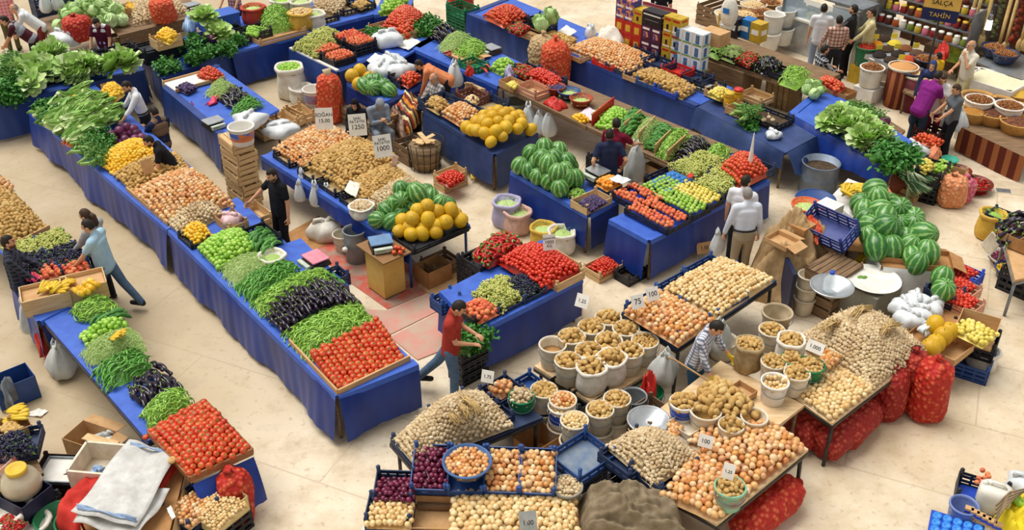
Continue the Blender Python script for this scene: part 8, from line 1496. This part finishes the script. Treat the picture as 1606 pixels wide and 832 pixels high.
person('man in a cream shirt behind the black polo',AH(1371,14,1.74),1.3,1.74,top=CRM,pants=CRM,sleeve='long',hands=[(-.2,.35,1.0),(.2,.35,1.05)])
person('bearded man in a black and white checked shirt seated low',AH(1293,71,1.3),-1.3,top=plaid('bw_check','#24262c','#c9ccd2',12,None,.25),pants=DK,sit=True,hip=.48,sleeve='roll',feet=[(-.14,.4,.08),(.14,.4,.08)],hands=[(-.15,.4,.7),(.15,.4,.7)],beard=True)
person('man in a purple shirt bending over a crate of tomatoes',G(1428,236),-1.0,1.78,top=C_('purple_shirt','#8a2a80','#7c2274'),pants=C_('dark_jeans','#2f4050','#283844'),lean=.45,hands=[(-.3,.3,.8),(.2,.55,.68)],fat=.12,untuck=.05)
person('young woman in a white blouse and dark red trousers',AH(1481,108,1.74),2.8,1.66,top=C_('white_blouse','#ece8e8'),pants=C_('wine_trousers','#7a1c34'),female=True,hair=HAIRBR,hairlen='long',head=(.2,-.4),hands=[(-.15,.3,.98),(.2,.2,.9)])
person('woman in a navy headscarf and dark coat',AH(1465,97,1.62),2.5,1.64,dress=C_('dark_coat','#262c48'),scarf=C_('navy_scarf','#3c4672'),female=True,hands=[(-.15,.3,.95),(.15,.3,.95)])
person('woman in a grey T-shirt holding white shopping bags',AH(1507,132,1.64),1.6,1.64,top=C_('dark_grey_tee','#5c6064'),pants=BK_,female=True,hair=HAIRBR,hands=[(-.12,.36,.95),(.12,.38,1.0)],head=(0,-.35))
person('old man in a cream shirt resting his chin on his hand',AH(1527,73,1.6),1.8,top=C_('ivory_shirt','#dcd6c2'),pants=CRM,hair=HAIRG,hands=[(-.1,.22,1.42),(.12,.3,1.05)],bald=True,lean=.05)
person('boy in a yellow T-shirt among the shop goods',AH(1475,83,1.4),.6,1.4,top=C_('yellow_tee','#e0b428'),pants=DK)
person('stall keeper in a checked shirt at the top edge',AH(362,-38,1.74),2.8,top=plaid('wine_check','#c9a8a8','#6a3038',12),pants=DK,hands=[(-.22,.4,.95),(.22,.4,.95)])
person('stall keeper in black with a white apron behind the cartons',AH(1040,-28,1.74),3.0,top=BK_,pants=BK_,vest=C_('white_apron','#dedcda'))
bag('white carrier bag held low by the grey-haired man',P(1122,398,.3),.14,.48,PBAG,131,hang=True);sign('cardboard price card leaning at the foot of the fruit stall',P(1104,398,.1),[('1.50',.4)],.3,.2,.3,-.4,.02,CARDL)
for i,(x,y) in enumerate(((1487,202),(1499,204))):bag(['white shopping bag with greens held by the woman in grey','white shopping bag of fruit held by the woman in grey'][i],P(x,y,.42),.22,.52,PBAG,133+i,hang=True,fat=1.15)
pcrate('black-red crate of tomatoes below the purple shirt',P(1456,222,.25),.6,.42,.3,HA,plain('maroon_crate','#4a2420','#38201c'));rect('tomato',P(1456,220,.58),.5,.34,HA,.06,.085,'tomato in the crate below the purple shirt','tomatoes below the purple shirt',pitch=(.9,.9))
a=P(1060,566,.95);b=P(1150,622,1.0);tubething('rake_handle','long wooden rake handle held by the man in yellow gloves','rake',[P(1048,561,1.05),a,b],.014,CRW);m=MB();m.box((0,0,.04),(.28,.02,.08));single('rake_head',m,PALEW,'small wooden rake head resting on the potatoes','rake',b-Vector((0,0,.04)),.6)
cbox('box of red scraps under the rake head',P(1160,622,.82),.34,.3,.1,HB,CARDL);tubething('walking_cane','wooden cane held by the seated old man','cane',[P(590,170,.85),P(606,226,.0)+Vector((0,0,.01))],.016,OLDW)
flush()
